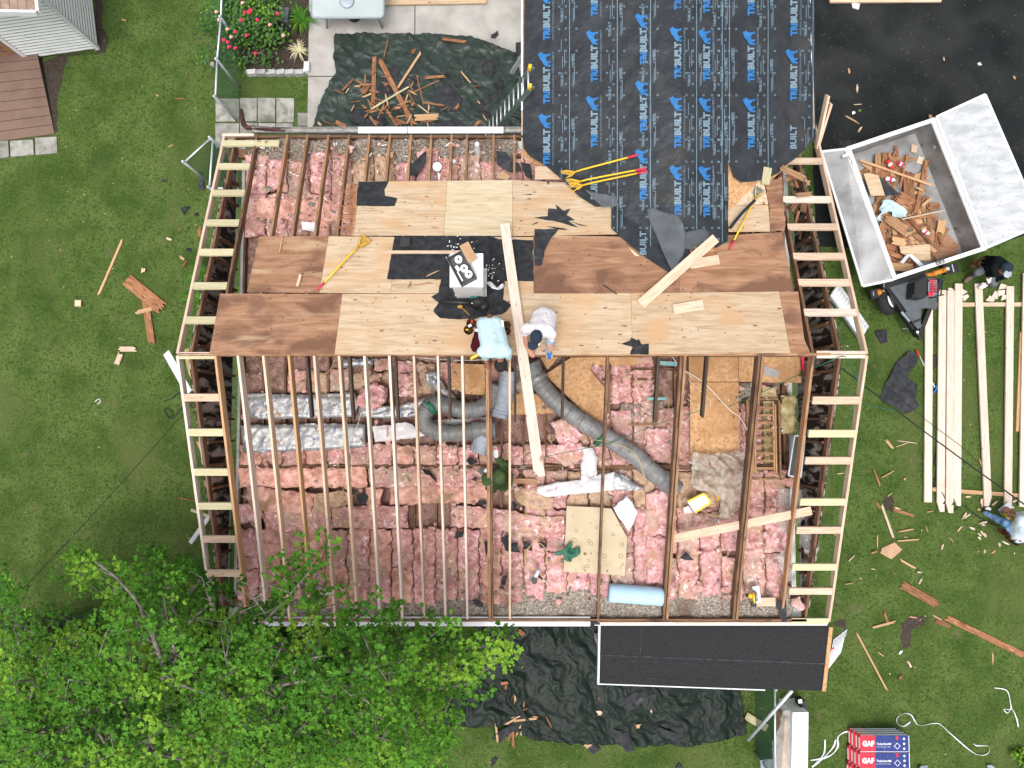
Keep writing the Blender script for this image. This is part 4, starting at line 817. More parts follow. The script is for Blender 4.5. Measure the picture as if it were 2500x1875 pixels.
d1 = duct('B', [(1060, 390, 3.0), (1010, 540), (900, 625), (740, 650), (560, 600), (420, 600), (345, 700), (370, 800), (480, 865), (700, 870), (850, 845), (1045, 835)], .155, 'duct_grey', 'looped grey flexible duct left of the dark old rafter')
d2 = duct('B', [(1180, 260, 3.1), (1150, 420, 3.05), (1120, 560), (1080, 720, 2.9)], .16, 'duct_blue', 'upper pale blue flexible duct behind the blue shirted person')
d2b = duct('B', [(930, 900, 2.86), (900, 990, 2.85), (870, 1070, 2.85)], .165, 'duct_blue', 'short pale blue duct end below the looped duct')
d3 = duct('B', [(1390, 170, 3.0), (1450, 330), (1600, 530), (1820, 710), (2011, 835), (2220, 970), (2431, 1110), (2622, 1286), (2830, 1430, 2.86)], .165, 'duct_grey', 'long grey flexible duct running diagonally across the attic')
def band(k, a, b, r, mat, par, nm='duct_tape', z=2.92):
    mb = MB(); a, b = ZP(k, *a, z), ZP(k, *b, z); mb.tube([a, b], r, 20); return mb.build(nm, mat, par, True)
band('B', (430, 590), (385, 640), .168, 'green_tape', d1); band('B', (2060, 905), (2100, 940), .178, 'green_tape', d3); band('B', (1440, 310), (1475, 360), .175, 'foil', d3)
# plastic sheeting
def plastic(k, pts, z, mat, label, h=.12, **kw):
    q = [ZP(k, x, y, z) for x, y in pts]
    mb = sheet([(v.x, v.y) for v in q], lambda x, y: z + h * rid(x, y, 1.7, 3) * .6 + .085 * rid(x + .4 * y, y, 4, 8) + .04 * rid(x, y - .5 * x, 9, 4), .034, 0, edge=.04)
    return mb.build('plastic_sheet', mat, None, True, label=label, cat='plastic sheet')
plastic('Cc', [(735, 870), (760, 830), (870, 850), (1080, 830), (1140, 820), (1200, 960), (1190, 1100), (1150, 1200), (1050, 1330), (960, 1350), (950, 1170), (780, 1120), (735, 1080), (760, 1000)], 2.86, 'clear_brown', 'crumpled translucent brown plastic sheet below the tall chipboard panel')
plastic('Cc', [(1410, 1130), (1470, 1110), (1560, 1110), (1600, 1160), (1590, 1330), (1530, 1440), (1440, 1460), (1390, 1380), (1420, 1250)], 2.80, 'clear_plastic', 'clear plastic sheet below the attic stair, upper piece')
plastic('E', [(870, 610), (960, 560), (1000, 700), (970, 830), (920, 760)], 2.78, 'clear_plastic', 'clear plastic sheet strip beside the last right rafter')
plastic('E', [(1050, 520), (1100, 420), (1150, 400), (1190, 560), (1170, 650), (1100, 620)], 2.80, 'clear_plastic', 'clear plastic bunched against the right gable wall')
plastic('B', [(1260, 150), (1320, 160), (1330, 480), (1260, 480), (1240, 300)], 2.84, 'clear_brown', 'brown plastic hanging left of the leaning loose rafter')
# framed screen, yellow box, foam roll
q = [ZP('Cc', x, y, 2.95) for x, y in [(1548, 708), (1630, 706), (1595, 1030), (1500, 1015)]]
scr = E('framed_screen', sum(q, Vector()) / 4, 'black panel in a pale metal frame leaning by the right gable', 'screen')
mb = sheet([(v.x, v.y) for v in q], lambda x, y: 2.95, 5, .01); mb.build('panel', 'screen_grey', scr)
for i in range(4): beam('frame_bar', q[i] + Vector((0, 0, .008)), q[(i + 1) % 4] + Vector((0, 0, .008)), .025, .02, 'alum', scr)
q = [ZP('Cc', x, y, 2.95) for x, y in [(722, 1215), (850, 1152), (902, 1222), (780, 1298)]]
yb = E('yellow_tub', sum(q, Vector()) / 4 - Vector((0, 0, .1)), 'yellow rimmed tub with white inside lying on the batts', 'tub')
mb = sheet([(v.x, v.y) for v in q], lambda x, y: 2.96, 5, .12); mb.build('tub_lining', 'paper_white', yb)
for i in (1, 2, 0): beam('rim', q[i] + Vector((0, 0, .015)), q[(i + 1) % 4] + Vector((0, 0, .015)), .035, .06, 'yellow', yb)
panel('Cc', [(690, 1265), (730, 1250), (755, 1300), (700, 1305)], 2.84, 'paper_white', 'white torn scrap beside the yellow tub', 'scrap')
panel('Cc', [(945, 1165), (970, 1160), (975, 1200), (955, 1210)], 2.86, 'yellow', 'small yellow tub corner poking from the plastic', 'scrap')
a, b = ZP('D', 1425, 1095, 2.80), ZP('D', 1905, 1130, 2.80); mb = MB(); n_ = 14
mb.tube([a + (b - a) * i / n_ for i in range(n_ + 1)], [.165 + .002 * math.sin(i * 2.0) for i in range(n_ + 1)], 28); o = mb.build('foam_roll', 'foam_blue', None, True, label='pale blue roll of foam lying on batts above the porch', cat='foam roll')
# nail gun
def local(k, x, y, z, ang): 
    o_ = ZP(k, x, y, z); m = Matrix.Rotation(R(ang), 3, 'Z'); return lambda a_, b_, c_: o_ + m @ Vector((a_, b_, c_))
def tl(mb, T, c, d, ang, mi=0): mb.box(T(*c), d, R(ang), mi)
T = local('D', 785, 900, 2.80, 62)
ng = E('nail_gun', T(0, 0, 0), 'silver and black pneumatic nail gun lying on the pink batts', 'nail gun')
mb = MB(); mb.tube([T(-.12, 0, .05), T(-.09, 0, .05), T(.02, 0, .05), T(.06, 0, .05)], [.03, .045, .045, .03], 14); mb.build('motor_housing', 'alum', ng, True)
mb = MB(); mb.tube([T(-.06, -.03, .05), T(-.08, -.14, .05)], .02, 10); mb.build('handle', 'black_plastic', ng, True)
mb = MB(); mb.tube([T(-.08, -.13, .05), T(-.10, -.22, .05)], [.022, .012], 10); mb.build('hose_fitting', 'alum', ng, True)
mb = MB(); mb.tube([T(-.17, -.02, .03), T(-.17, -.02, .09)], .055, 16); mb.build('nail_magazine', 'black_plastic', ng)
mb = MB(); mb.tube([T(-.12, .06, .05), T(-.21, .05, .05)], .025, 8); mb.build('nose', 'steel', ng)
# circular saw (yellow) on a short timber
T = local('E', 715, 915, 2.88, 98)
a, b = ZP('E', 700, 965, 2.80), ZP('E', 885, 965, 2.80); beam('timber_offcut', a, b, .15, .04, 'fir', None, label='short pale offcut under the yellow circular saw', cat='offcut')
cs = E('circular_saw', T(0, 0, 0), 'yellow and black cordless circular saw resting on a short offcut', 'circular saw')
mb = MB(); mb.box(T(.0, -.08, .0), (.30, .12, .008), R(98)); mb.build('base_plate', 'alum', cs)
mb = MB(); mb.tube([T(.0, -.05, .07), T(.0, -.015, .07)], .09, 22); mb.build('blade_guard', 'steel', cs)
mb = MB(); mb.tube([T(.02, .0, .08), T(.02, .10, .08)], .045, 14); mb.tube([T(-.1, .02, .12), T(.0, .03, .17), T(.08, .02, .14)], .02, 8); mb.build('motor_body', 'yellow', cs, True)
mb = MB(); mb.box(T(-.13, .03, .08), (.09, .09, .06), R(98)); mb.build('battery', 'black_plastic', cs)
mb = MB(); mb.tube([T(.04, .09, .08), T(.04, .14, .08)], .03, 12); mb.build('motor_cap', 'black_plastic', cs)
# cloths and scraps
def crumple(k, pts, z, mat, label, cat='cloth', h=.06, name='crumpled_cloth', sp=.03, f=6, edge=.03, **kw):
    q = [ZP(k, x, y, z) for x, y in pts]; s_ = random.random() * 30
    mb = sheet([(v.x, v.y) for v in q], lambda x, y: z + h * (rid(x, y, f, s_) - .3), sp, .006, edge=edge)
    return mb.build(name, mat, None, True, label=label, cat=cat, **kw)
crumple('D', [(935, 730), (1020, 690), (1080, 640), (1100, 660), (1090, 700), (1170, 690), (1165, 730), (1110, 780), (1090, 815), (1030, 800), (1025, 755), (940, 755)], 2.88, 'green_tape', 'crumpled green and grey cloth on the stained board')
crumple('B', [(290, 1215), (390, 1240), (470, 1320), (485, 1355), (400, 1300)], 2.80, 'tarp_black', 'dark shiny crumpled plastic strip left of the green hoodie person')
crumple('Cc', [(1600, 95), (1622, 95), (1625, 200), (1610, 225), (1600, 180)], 2.84, 'petal', 'magenta cloth strip beside the right gable under the ridge')
FT = []
def ftscrap(k, pts, z, where, e_=.008, desc='torn black felt scrap'):
    o = crumple(k, pts, z, 'felt', None, 'felt scrap', .025, 'felt_scrap', .04, 5, e_, group='torn felt scraps'); number('felt' + where, o, desc, where)
AW = 'lying in the open attic'
for pts in ([(455, 600), (530, 570), (540, 650), (605, 645), (600, 690), (640, 735), (500, 720)], [(660, 630), (735, 660), (735, 720), (655, 700)], [(780, 635), (865, 650), (865, 690), (810, 690)], [(300, 640), (340, 620), (345, 700), (320, 770)], [(470, 945), (510, 935), (495, 1035), (460, 1020)], [(190, 1160), (240, 1150), (300, 1190), (285, 1230), (230, 1215)], [(245, 270), (300, 262), (320, 300), (250, 305)], [(545, 270), (605, 300), (575, 355)], [(50, 545), (120, 540), (110, 590), (35, 610)], [(2060, 780), (2120, 730), (2190, 800), (2120, 805)]):
    ftscrap('D', pts, 2.80, AW)
for pts in ([(1365, 270), (1440, 220), (1500, 175), (1490, 260), (1430, 330), (1380, 320)], ): pass
for pts in ([(1460, 270), (1575, 165), (1570, 240), (1510, 325), (1465, 310)], [(1995, 170), (2050, 175), (2115, 240), (2060, 290), (2000, 250)], [(2060, 250), (2130, 240), (2150, 290), (2070, 295)], [(2140, 235), (2200, 250), (2212, 340), (2170, 320)]): ftscrap('e', pts, 2.86, 'over the north rafter bays', .004)
for pts in ([(890, 975), (960, 940), (970, 1100), (935, 1110), (900, 1010)], ): ftscrap('E', pts, 2.80, 'in the south-east corner of the attic')
for pts in ([(755, 1150), (790, 1110), (880, 1160), (800, 1190)], [(860, 1240), (960, 1225), (1000, 1260), (900, 1280)], [(800, 1330), (850, 1300), (860, 1345)]): ftscrap('B', pts, 2.80, 'beside the green hoodie person')
panel('e', [(1985, 330), (2030, 285), (2080, 320), (2060, 345)], 2.90, 'cardboard', 'tan card scrap under the black felt above the plywood', 'scrap')
panel('e', [(825, 592), (925, 600), (915, 655), (830, 640)], 2.74, 'gypsum', 'white label sheet below the long salmon strip', 'scrap')
r4 = random.Random(23)
CH = MB()
for i in range(900):
    u, v = r4.uniform(590, 1920), r4.choice([r4.uniform(900, 1490), r4.uniform(340, 560)])
    if v < 600 and u > 860: v = r4.uniform(340, 430)
    if v < 600: u = r4.uniform(610, 1270) if v < 430 else r4.uniform(610, 840)
    q = P(u, v, 2.74 + r4.uniform(0, .02)); a_ = r4.uniform(0, 3.14); L, w_ = r4.uniform(.008, .05) ** 1.0, r4.uniform(.003, .009); dx, dy = math.cos(a_), math.sin(a_)
    CH.add([q + Vector((dx * L + dy * w_ * s1, dy * L - dx * w_ * s1, r4.uniform(0, .02))) * 1 if 0 else q + Vector((s2 * dx * L + dy * w_ * s1, s2 * dy * L - dx * w_ * s1, r4.uniform(0, .012))) for s1, s2 in ((1, 1), (-1, 1), (-1, -1), (1, -1))], [(0, 1, 2, 3)], r4.choice([0, 0, 1, 1, 2, 2, 2, 3]))
CH.build('attic_chips', ['plank_red', 'fir_orange', 'dark_timber', 'gypsum'], None, label='splinters and crumbs strewn over the open attic', cat='debris', kind='stuff')
tf = MB()
for i in range(620):
    u, v = r4.uniform(585, 1930), r4.choice([r4.uniform(1080, 1470), r4.uniform(1080, 1470), r4.uniform(900, 1080), r4.uniform(350, 560)])
    if v < 600: u = r4.uniform(620, 1270) if v < 425 else r4.uniform(620, 850)
    q = P(u, v, 2.70); s_ = r4.uniform(.012, .05) * r4.choice([1, 1, 1.6]); n_ = 6; a0 = r4.uniform(0, 6)
    ring = [q + Vector((math.cos(a0 + k) * s_ * r4.uniform(.5, 1.5), math.sin(a0 + k) * s_ * r4.uniform(.4, 1.3), r4.uniform(0, .02))) for k in range(n_)]
    tf.add([q + Vector((0, 0, s_ * .9 + .01))] + ring, [(0, 1 + k, 1 + (k + 1) % n_) for k in range(n_)], r4.choice([0, 0, 1, 2, 3, 4]))
tf.build('insulation_tufts', ['pink', 'pink_bright', 'tan_batt', 'loose_fill', 'salmon'], None, True, label='torn tufts of insulation scattered over the attic batts', cat='debris', kind='stuff')
# wires
def wire(k, pts, z, mat, label, r=.006, cat='wire', name='loose_wire', n=6):
    P3 = [ZP(k, q[0], q[1], q[2] if len(q) > 2 else z) for q in pts]; mb = MB(); mb.tube(smooth_path(P3, n), r, 5); return mb.build(name, mat, None, label=label, cat=cat)
wire('Cc', [(605, 100), (680, 190), (850, 300), (1040, 500), (1120, 560), (1170, 640), (1225, 750)], 2.9, 'wire_white', 'white wire crossing the tall chipboard panel', .008)
wire('Cc', [(735, 285), (800, 340), (890, 430), (900, 480)], 2.85, 'wire_white', 'short white wire on the tall chipboard panel')
wire('Cc', [(868, 680), (870, 800), (895, 920), (885, 980), (960, 1060), (1130, 1140)], 2.92, 'wire_yellow', 'cream wire trailing over the crumpled brown plastic')
wire('Cc', [(0, 738), (100, 755), (250, 800), (340, 880), (400, 1050)], 3.10, 'wire_yellow', 'yellow wire looped over the long duct')
wire('Cc', [(620, 250), (680, 210), (760, 260)], 2.85, 'wire_yellow', 'short yellow wire loop below the ridge')
wire('Cc', [(740, 730), (800, 820), (880, 870)], 2.88, 'wire_yellow', 'short yellow wire beside the doubled rafter')
wire('Cc', [(830, 1280), (900, 1320), (960, 1325), (1060, 1300), (1180, 1240)], 2.95, 'wire_yellow', 'yellow wire curling under the brown plastic')
wire('Cc', [(720, 420), (765, 480), (720, 590), (640, 580), (640, 480), (700, 450)], 2.80, 'wire_white', 'white wire coil left of the tall chipboard panel')
wire('Cc', [(580, 430), (570, 530), (540, 600)], 2.78, 'wire_yellow', 'yellow wires hanging in the framed bay')
wire('Cc', [(1270, 1010), (1305, 1080), (1300, 1130), (1230, 1180)], 2.85, 'wire_yellow', 'yellow wire below the attic stair frame')
wire('Cc', [(1130, 1430), (1110, 1480), (1100, 1490), (1120, 1460), (1150, 1450), (1150, 1500)], 2.85, 'wire_white', 'knotted white wire under the diagonal loose joist')
wire('A', [(1235, 110), (1200, 190), (1130, 240), (1150, 330), (1250, 430)], 2.85, 'wire_yellow', 'yellow wire above the upper foil batt')
wire('A', [(1300, 720), (1270, 800), (1260, 950), (1300, 1060)], 2.85, 'wire_yellow', 'yellow wire dropping from the lower foil batt')
wire('A', [(1425, 500), (1390, 620), (1340, 720), (1360, 860), (1340, 960)], 2.88, 'wire_white', 'long white wire dropping from the chunky batt')
wire('D', [(580, 190), (700, 300), (820, 370), (850, 450), (800, 580), (700, 700), (680, 820), (740, 880), (760, 880)], 2.86, 'wire_yellow', 'orange air hose curling down to the nail gun', .007, 'hose', 'air_hose')
wire('D', [(740, 650), (680, 720), (670, 820), (740, 890), (840, 850), (870, 750), (820, 660), (740, 640)], 2.85, 'wire_yellow', 'looped orange hose above the nail gun', .007, 'hose', 'air_hose')
wire('B', [(1580, 880), (1580, 960), (1640, 900), (1560, 910), (1600, 980)], 2.88, 'wire_yellow', 'yellow wire beside the square pink batt')
wire('B', [(1510, 1110), (1700, 1070), (2000, 1010), (2120, 990), (2400, 880), (2700, 760), (3100, 640)], 3.12, 'wire_green', 'long green cord from the duct to the tall panel', .007)
wire('Cc', [(1040, 480, 3.1), (1300, 370, 3.3), (1550, 250, 3.6), (1800, 140, 4.3), (1935, 97, 4.36), (2000, 200, 3.9), (2060, 340, 3.6)], 3, 'wire_green', 'green cord draped over the ridge end to the gable overhang', .008)
wire('B', [(240, 130), (500, 150), (700, 160), (900, 155), (1060, 150)], 3.9, 'wire_white', 'white cord strung just below the ridge', .006)

# ================================================= THINGS ON THE ROOF DECK
def RP(k, x, y, off=.05): return D(*Z(k, x, y), off)
def rbeam(nm, k, a, b, wd, ht, mat, label, cat='timber', ja=0, oa=.06, ob=None, **kw):
    return beam(nm, RP(k, *a, oa), RP(k, *b, ob if ob is not None else oa), wd, ht, mat, None, jag=ja, label=label, cat=cat, **kw)
rbeam('loose_rafter', 'e', (1315, 775), (1838, 775), .055, .038, 'fir', 'pale timber lying level beside the chimney on black felt')
a = RP('W', 1090, 483, .30)
for zb_ in [3.0 + .01 * i for i in range(220)]:
    bq = P(*Z('B', 1478, 1300), zb_); t_ = (a.y - RY) / (a.y - bq.y)
    if a.z + (bq.z - a.z) * t_ > 4.43: break
mb0 = beam('loose_rafter', a, bq, .165, .04, 'fir_pale', None, label='long new notched rafter leaning across ridge beside the two crouching people', cat='timber',
           outline=[(0, -.5), (.975, -.5), (1, -.1), (1, .5), (.953, .5), (.950, .22), (.935, .22), (.925, .5), (0, .5)])
rbeam('loose_rafter', 'f', (1265, 840), (1715, 445), .17, .04, 'fir', 'pale timber lying diagonally at the underlayment tip', oa=.06, ob=.17)
rbeam('timber_offcut', 'f', (1560, 602), (1735, 574), .17, .04, 'fir', 'wide offcut tucked under the diagonal timber, lower one', cat='offcut')
rbeam('timber_offcut', 'f', (1560, 525), (1722, 530), .16, .03, 'plank_red', 'darker offcut tucked under the diagonal timber, upper one', cat='offcut')
rbeam('timber_offcut', 'f', (1460, 875), (1640, 845), .17, .003, 'fir', 'pale curved shaving pressed on the new plywood', cat='offcut')
rbeam('timber_offcut', 'c', (1728, 1130), (1712, 1240), .15, .04, 'treated_pine', 'yellowish offcut block at the underlayment edge above the shovel', cat='offcut', oa=.08)
q = RP('c', 2060, 640, 0)
beam('loose_timber', Vector((5.78, EN - .3, 2.72)), P(*Z('c', 2140, 650), 3.3), .04, .14, 'fir', None, label='left of the two new boards sticking up at the driveway corner', cat='timber')
beam('loose_timber', Vector((5.80, EN - .28, 2.70)), P(*Z('c', 2158, 705), 3.25), .04, .14, 'fir', None, label='right of the two new boards sticking up at the driveway corner', cat='timber')
a, b = P(*Z('Cc', 565, 1510), 3.05), P(*Z('Cc', 1680, 1285), 3.35); beam('loose_joist', a, b, .15, .04, 'fir', None, label='loose pale timber lying diagonally over the right attic rafters', cat='timber')
for (x0, y0, x1, y1) in ((875, 595, 1300, 575), ): rbeam('wood_splinter', 'f', (1040, 727), (1120, 780), .02, .01, 'dark_timber', 'thin dark nail-like splinter on the brown plywood', 'splinter')
rbeam('wood_splinter', 'e', (712, 680), (690, 795), .02, .008, 'fir_orange', 'thin upright splinter on the brown plywood at the left', 'splinter', .1)
rbeam('wood_splinter', 'e', (820, 905), (800, 980), .05, .008, 'fir', 'pale short splinter on the brown plywood at the left', 'splinter', .1)
rbeam('wood_splinter', 'e', (1575, 920), (1660, 880), .018, .008, 'fir_orange', 'thin splinter on the felt left of the chimney', 'splinter', .1)
rbeam('wood_splinter', 'e', (1485, 950), (1465, 990), .03, .008, 'plank_red', 'short brown splinter below the black felt', 'splinter', .1)
panel('f', [(1200, 478), (1245, 515), (1300, 555), (1285, 572), (1240, 530)], 3.9, 'fir', 'pale curved shaving at the underlayment edge', 'scrap', par=None, name='wood_shaving').location.z = D(*Z('f', 1250, 530), .03).z
# shingle removal shovels
def shovel(k, tip, head, mat_head, label, n=1, grip='handle_red', pole='yellow'):
    a, b = RP(k, *tip, .09), RP(k, *head, .07); d = (b - a).normalized()
    ob = E('roofing_shovel', (a + b) / 2, label, 'roofing shovel', 'yellow roofing shovels')
    md = a.lerp(b, .78) + Vector((0, 0, .03))
    mb = MB(); mb.tube([a.lerp(b, .13), a.lerp(b, .5) + Vector((0, 0, .02)), md, b - d * .10], .016, 10); mb.build('pole', pole, ob, True)
    mb = MB(); mb.tube([a, a.lerp(b, .14)], .021, 10); mb.build('grip', grip, ob, True)
    s_ = Vector((-d.y, d.x, 0)); mb = MB(); b2 = b
    mb.add([b2 - d * .13 + s_ * .025, b2 - d * .13 - s_ * .025, b2 - s_ * .09 + Vector((0, 0, -.02)), b2 + s_ * .09 + Vector((0, 0, -.02)), b2 + d * .11 + s_ * .10, b2 + d * .11 - s_ * .10], [(0, 1, 2, 3), (3, 2, 5, 4)])
    for i in range(7):
        e = b2 + d * .11 + s_ * (-.095 + i * .0317); mb.add([e - s_ * .01, e + s_ * .01, e + d * .035], [(0, 1, 2)])
    mb.build('blade', mat_head, ob)
    mb = MB()
    for sg in (1, -1): mb.tube([b2 - d * .12, b2 + s_ * .07 * sg + d * .02 + Vector((0, 0, .03)), b2 + s_ * .085 * sg + d * .08], .008, 6)
    mb.build('brace', 'yellow', ob)
    return ob
shovel('c', (850, 1045), (378, 1175), 'rust_yellow', 'roofing shovel with red grip, uppermost of three on the underlayment')
shovel('c', (905, 1135), (412, 1235), 'rust_yellow', 'roofing shovel in the middle of the three on the underlayment')
shovel('c', (912, 1155), (430, 1262), 'rust_yellow', 'roofing shovel lowest of the three on the underlayment')
shovel('c', (1470, 1680), (1660, 1300), 'steel', 'yellow roofing shovel on the chipboard by the right rafters')
shovel('e', (922, 1000), (1195, 715), 'rust_yellow', 'yellow roofing shovel lying alone on left plywood')
wire('c', [(1470, 1540), (1550, 1440), (1640, 1350)], 3.55, 'cable_black', 'black strap hanging along the right shovel', .03, 'strap', 'black_strap')
# box of nails on the chimney
T = local('e', 1790, 880, 5.18, 28)
bx = E('nail_box', T(0, 0, 0), 'open printed carton of white rolls on top of the chimney', 'carton')
mb = MB()
for c_, d_ in (((0, -.235, .06), (.26, .008, .12)), ((0, .235, .06), (.26, .008, .12)), ((-.13, 0, .06), (.008, .47, .12)), ((.13, 0, .06), (.008, .47, .12)), ((0, 0, .004), (.26, .47, .006))): mb.box(T(*c_), d_, R(28))
mb.build('carton_wall', 'box_print', bx)
mb = MB(); mb.box(T(.20, .16, .125), (.15, .30, .006), R(28)); mb.build('carton_flap', 'cardboard', bx)
for i, (x, y) in enumerate(((.02, .14), (.03, -.02), (.05, -.13))):
    mb = MB(); mb.tube([T(x, y, .02), T(x, y, .11)], .058, 20); r_ = mb.build('nail_coil', 'paper_white', bx)
    mb = MB(); mb.tube([T(x, y, .11), T(x, y, .114)], .018, 12); mb.build('coil_core', 'black_plastic', r_)
mb = MB(); mb.tube([T(-.05, -.02, .09), T(-.06, .07, .09)], .028, 10); mb.build('paper_tube', 'paper_white', bx, True)
mb = MB(); mb.box(T(-.08, -.10, .1), (.02, .16, .02), R(28)); mb.build('paper_strip', 'paper_white', bx)
# leaf blower below the chimney
bl = E('leaf_blower', RP('e', 1880, 1070, .05), 'teal and black leaf blower on the felt below the chimney', 'leaf blower')
mb = MB(); mb.tube([RP('e', 1655, 1072, .08), RP('e', 1760, 1076, .1), RP('e', 1850, 1080, .12)], [.03, .035, .05], 12); mb.build('blower_tube', 'black_plastic', bl, True)
mb = MB(); mb.ball(RP('e', 1885, 1075, .14), (.14, .11, .12), amp=.15, fr=4, nu=16, nv=10); mb.ball(RP('e', 1920, 1100, .10), (.08, .09, .08), amp=.2, fr=5); mb.build('motor_body', 'black_plastic', bl, True)
mb = MB(); mb.ball(RP('e', 1875, 1045, .20), (.10, .07, .07), amp=.2, fr=4); mb.build('engine_cover', 'tool_teal', bl, True)
mb = MB(); mb.ball(RP('e', 1850, 1082, .2), (.016, .012, .02), nu=6, nv=4); mb.build('button', 'pvc_white', bl)
mb = MB(); mb.ball(RP('e', 1778, 1103, .08), (.045, .03, .03), amp=.5, fr=6); mb.tube([RP('e', 1790, 1110, .06), RP('e', 1835, 1155, .05)], .006, 5); mb.build('brass_nozzle', 'rust_yellow', None, label='small yellow tool with thin wire beside the leaf blower', cat='tool')
crumple('e', [(1930, 955), (1960, 950), (2000, 990), (2035, 960), (2045, 985), (2010, 1005), (1970, 995)], 4.05, 'alum', 'twisted strip of metal flashing right of the chimney', 'flashing', .04, 'metal_flashing', edge=.006)
mb = MB(); r6 = random.Random(9)
for i in range(70):
    c_ = r6.choice([(1780, 740, 60), (1960, 880, 40), (1755, 745, 40)]); q = RP('e', c_[0] + r6.gauss(0, c_[2]), c_[1] + r6.gauss(0, c_[2] * .8), .035); s_ = r6.uniform(.004, .014)
    mb.box(q, (s_ * r6.uniform(1, 3), s_, .003), r6.uniform(0, 3))
mb.build('white_crumbs', 'paper_white', None, label='white crumbs scattered on black felt round the chimney', cat='debris', kind='stuff')
# ================================================= YARD
CN = {'plank_red': 'reddish brown', 'fir_orange': 'orange tinted', 'fir': 'fresh pale', 'fir_pale': 'very pale', 'treated_pine': 'greenish yellow', 'old_timber': 'dark brown', 'ply_brown': 'brown ply', 'ply_new': 'yellow ply', 'white_paint': 'white', 'old_timber_light': 'mid brown', 'paper_white': 'white', 'tan_batt': 'tan'}
LAY = {}
def scrap(k, x0, y0, x1, y1, wd, mat, z, where, jag=.10, th=.018, group=None, tilt=.02, cat='board scrap', nm='board_scrap'):
    LAY[where] = LAY.get(where, 0) + 1; n = LAY[where]; rnd = random.Random(n * 13 + len(where))
    h = z + .004 + (n % 9) * .006
    a, b = ZP(k, x0, y0, h), ZP(k, x1, y1, h + rnd.uniform(0, tilt)); wm = wd * ZM[k][2] / FPX * (CAM_H - z); L = (b - a).length
    if L < wm * 1.2: jag = min(jag, .02)
    o = beam(nm, a, b, max(wm, .012), th, mat, None, jag=jag if jag else 0, cat=cat, group=group or 'wood scraps ' + where)
    size = 'long' if L > .9 else 'short' if L < .3 else 'medium'; wid = 'thin' if wm < .035 else 'wide' if wm > .11 else 'narrow'
    number('scrap' + where, o, f"{size} {wid} {CN[mat]} scrap", where); return o
def flat(nm, k, pts, z, mat, label, cat, th=.01, edge=None, **kw):
    q = [ZP(k, x, y, z) for x, y in pts]; mb = sheet([(v.x, v.y) for v in q], lambda x, y: z + (.02 * fb(x * 5, y * 5) if edge else 0), 5.0 if not edge else .05, th, edge=edge)
    return mb.build(nm, mat, None, label=label, cat=cat, **kw)
# tarps
def tarpz(sd, base, amp):
    def f(x, y):
        wx, wy = x + .35 * fb(x * .9, y * .9, sd), y + .35 * fb(y * .9, x * .9, sd + 3)
        h = .6 * rid(wx + .4 * wy, wy * .4, 1.1, sd) + .40 * rid(wx * .25 - wy * .2, wy * .9 + .5 * wx, 2.8, sd + 2) + .20 * rid(wx + .6 * wy, wy * .4, 6.1, sd + 5) + .09 * rid(wx * .7, wy + .4 * wx, 12, sd + 9)
        return base + amp * max(0, h + .25)
    return f
t1 = px('b', [(880, 235), (1530, 238), (1790, 250), (2100, 370), (2135, 560), (2135, 960), (700, 960), (735, 860), (790, 700), (850, 560), (895, 500), (880, 440), (873, 420)], .06)
f1 = tarpz(1.3, .065, .085); sheet([(q.x, q.y) for q in t1], f1, .032, .004, edge=.03).build('debris_tarp', 'tarp', None, True, label='dark green tarpaulin spread over the patio under splintered boards', cat='tarp')
t2 = px('Q', [(-80, 640), (60, 540), (180, 400), (300, 110), (330, -20), (1100, -20), (1100, 440), (1955, 470), (2005, 800), (1900, 835), (1650, 880), (1400, 880), (1000, 872), (760, 850), (640, 830), (540, 780), (480, 750), (300, 765), (100, 735), (-80, 740)], .06)
f2 = tarpz(7.7, .03, .12); sheet([(q.x, q.y) for q in t2], f2, .036, .004, edge=.05).build('debris_tarp', 'tarp_black', None, True, label='dark green tarpaulin bunched on the lawn below the porch roof', cat='tarp')
T1 = 'on the patio tarp'
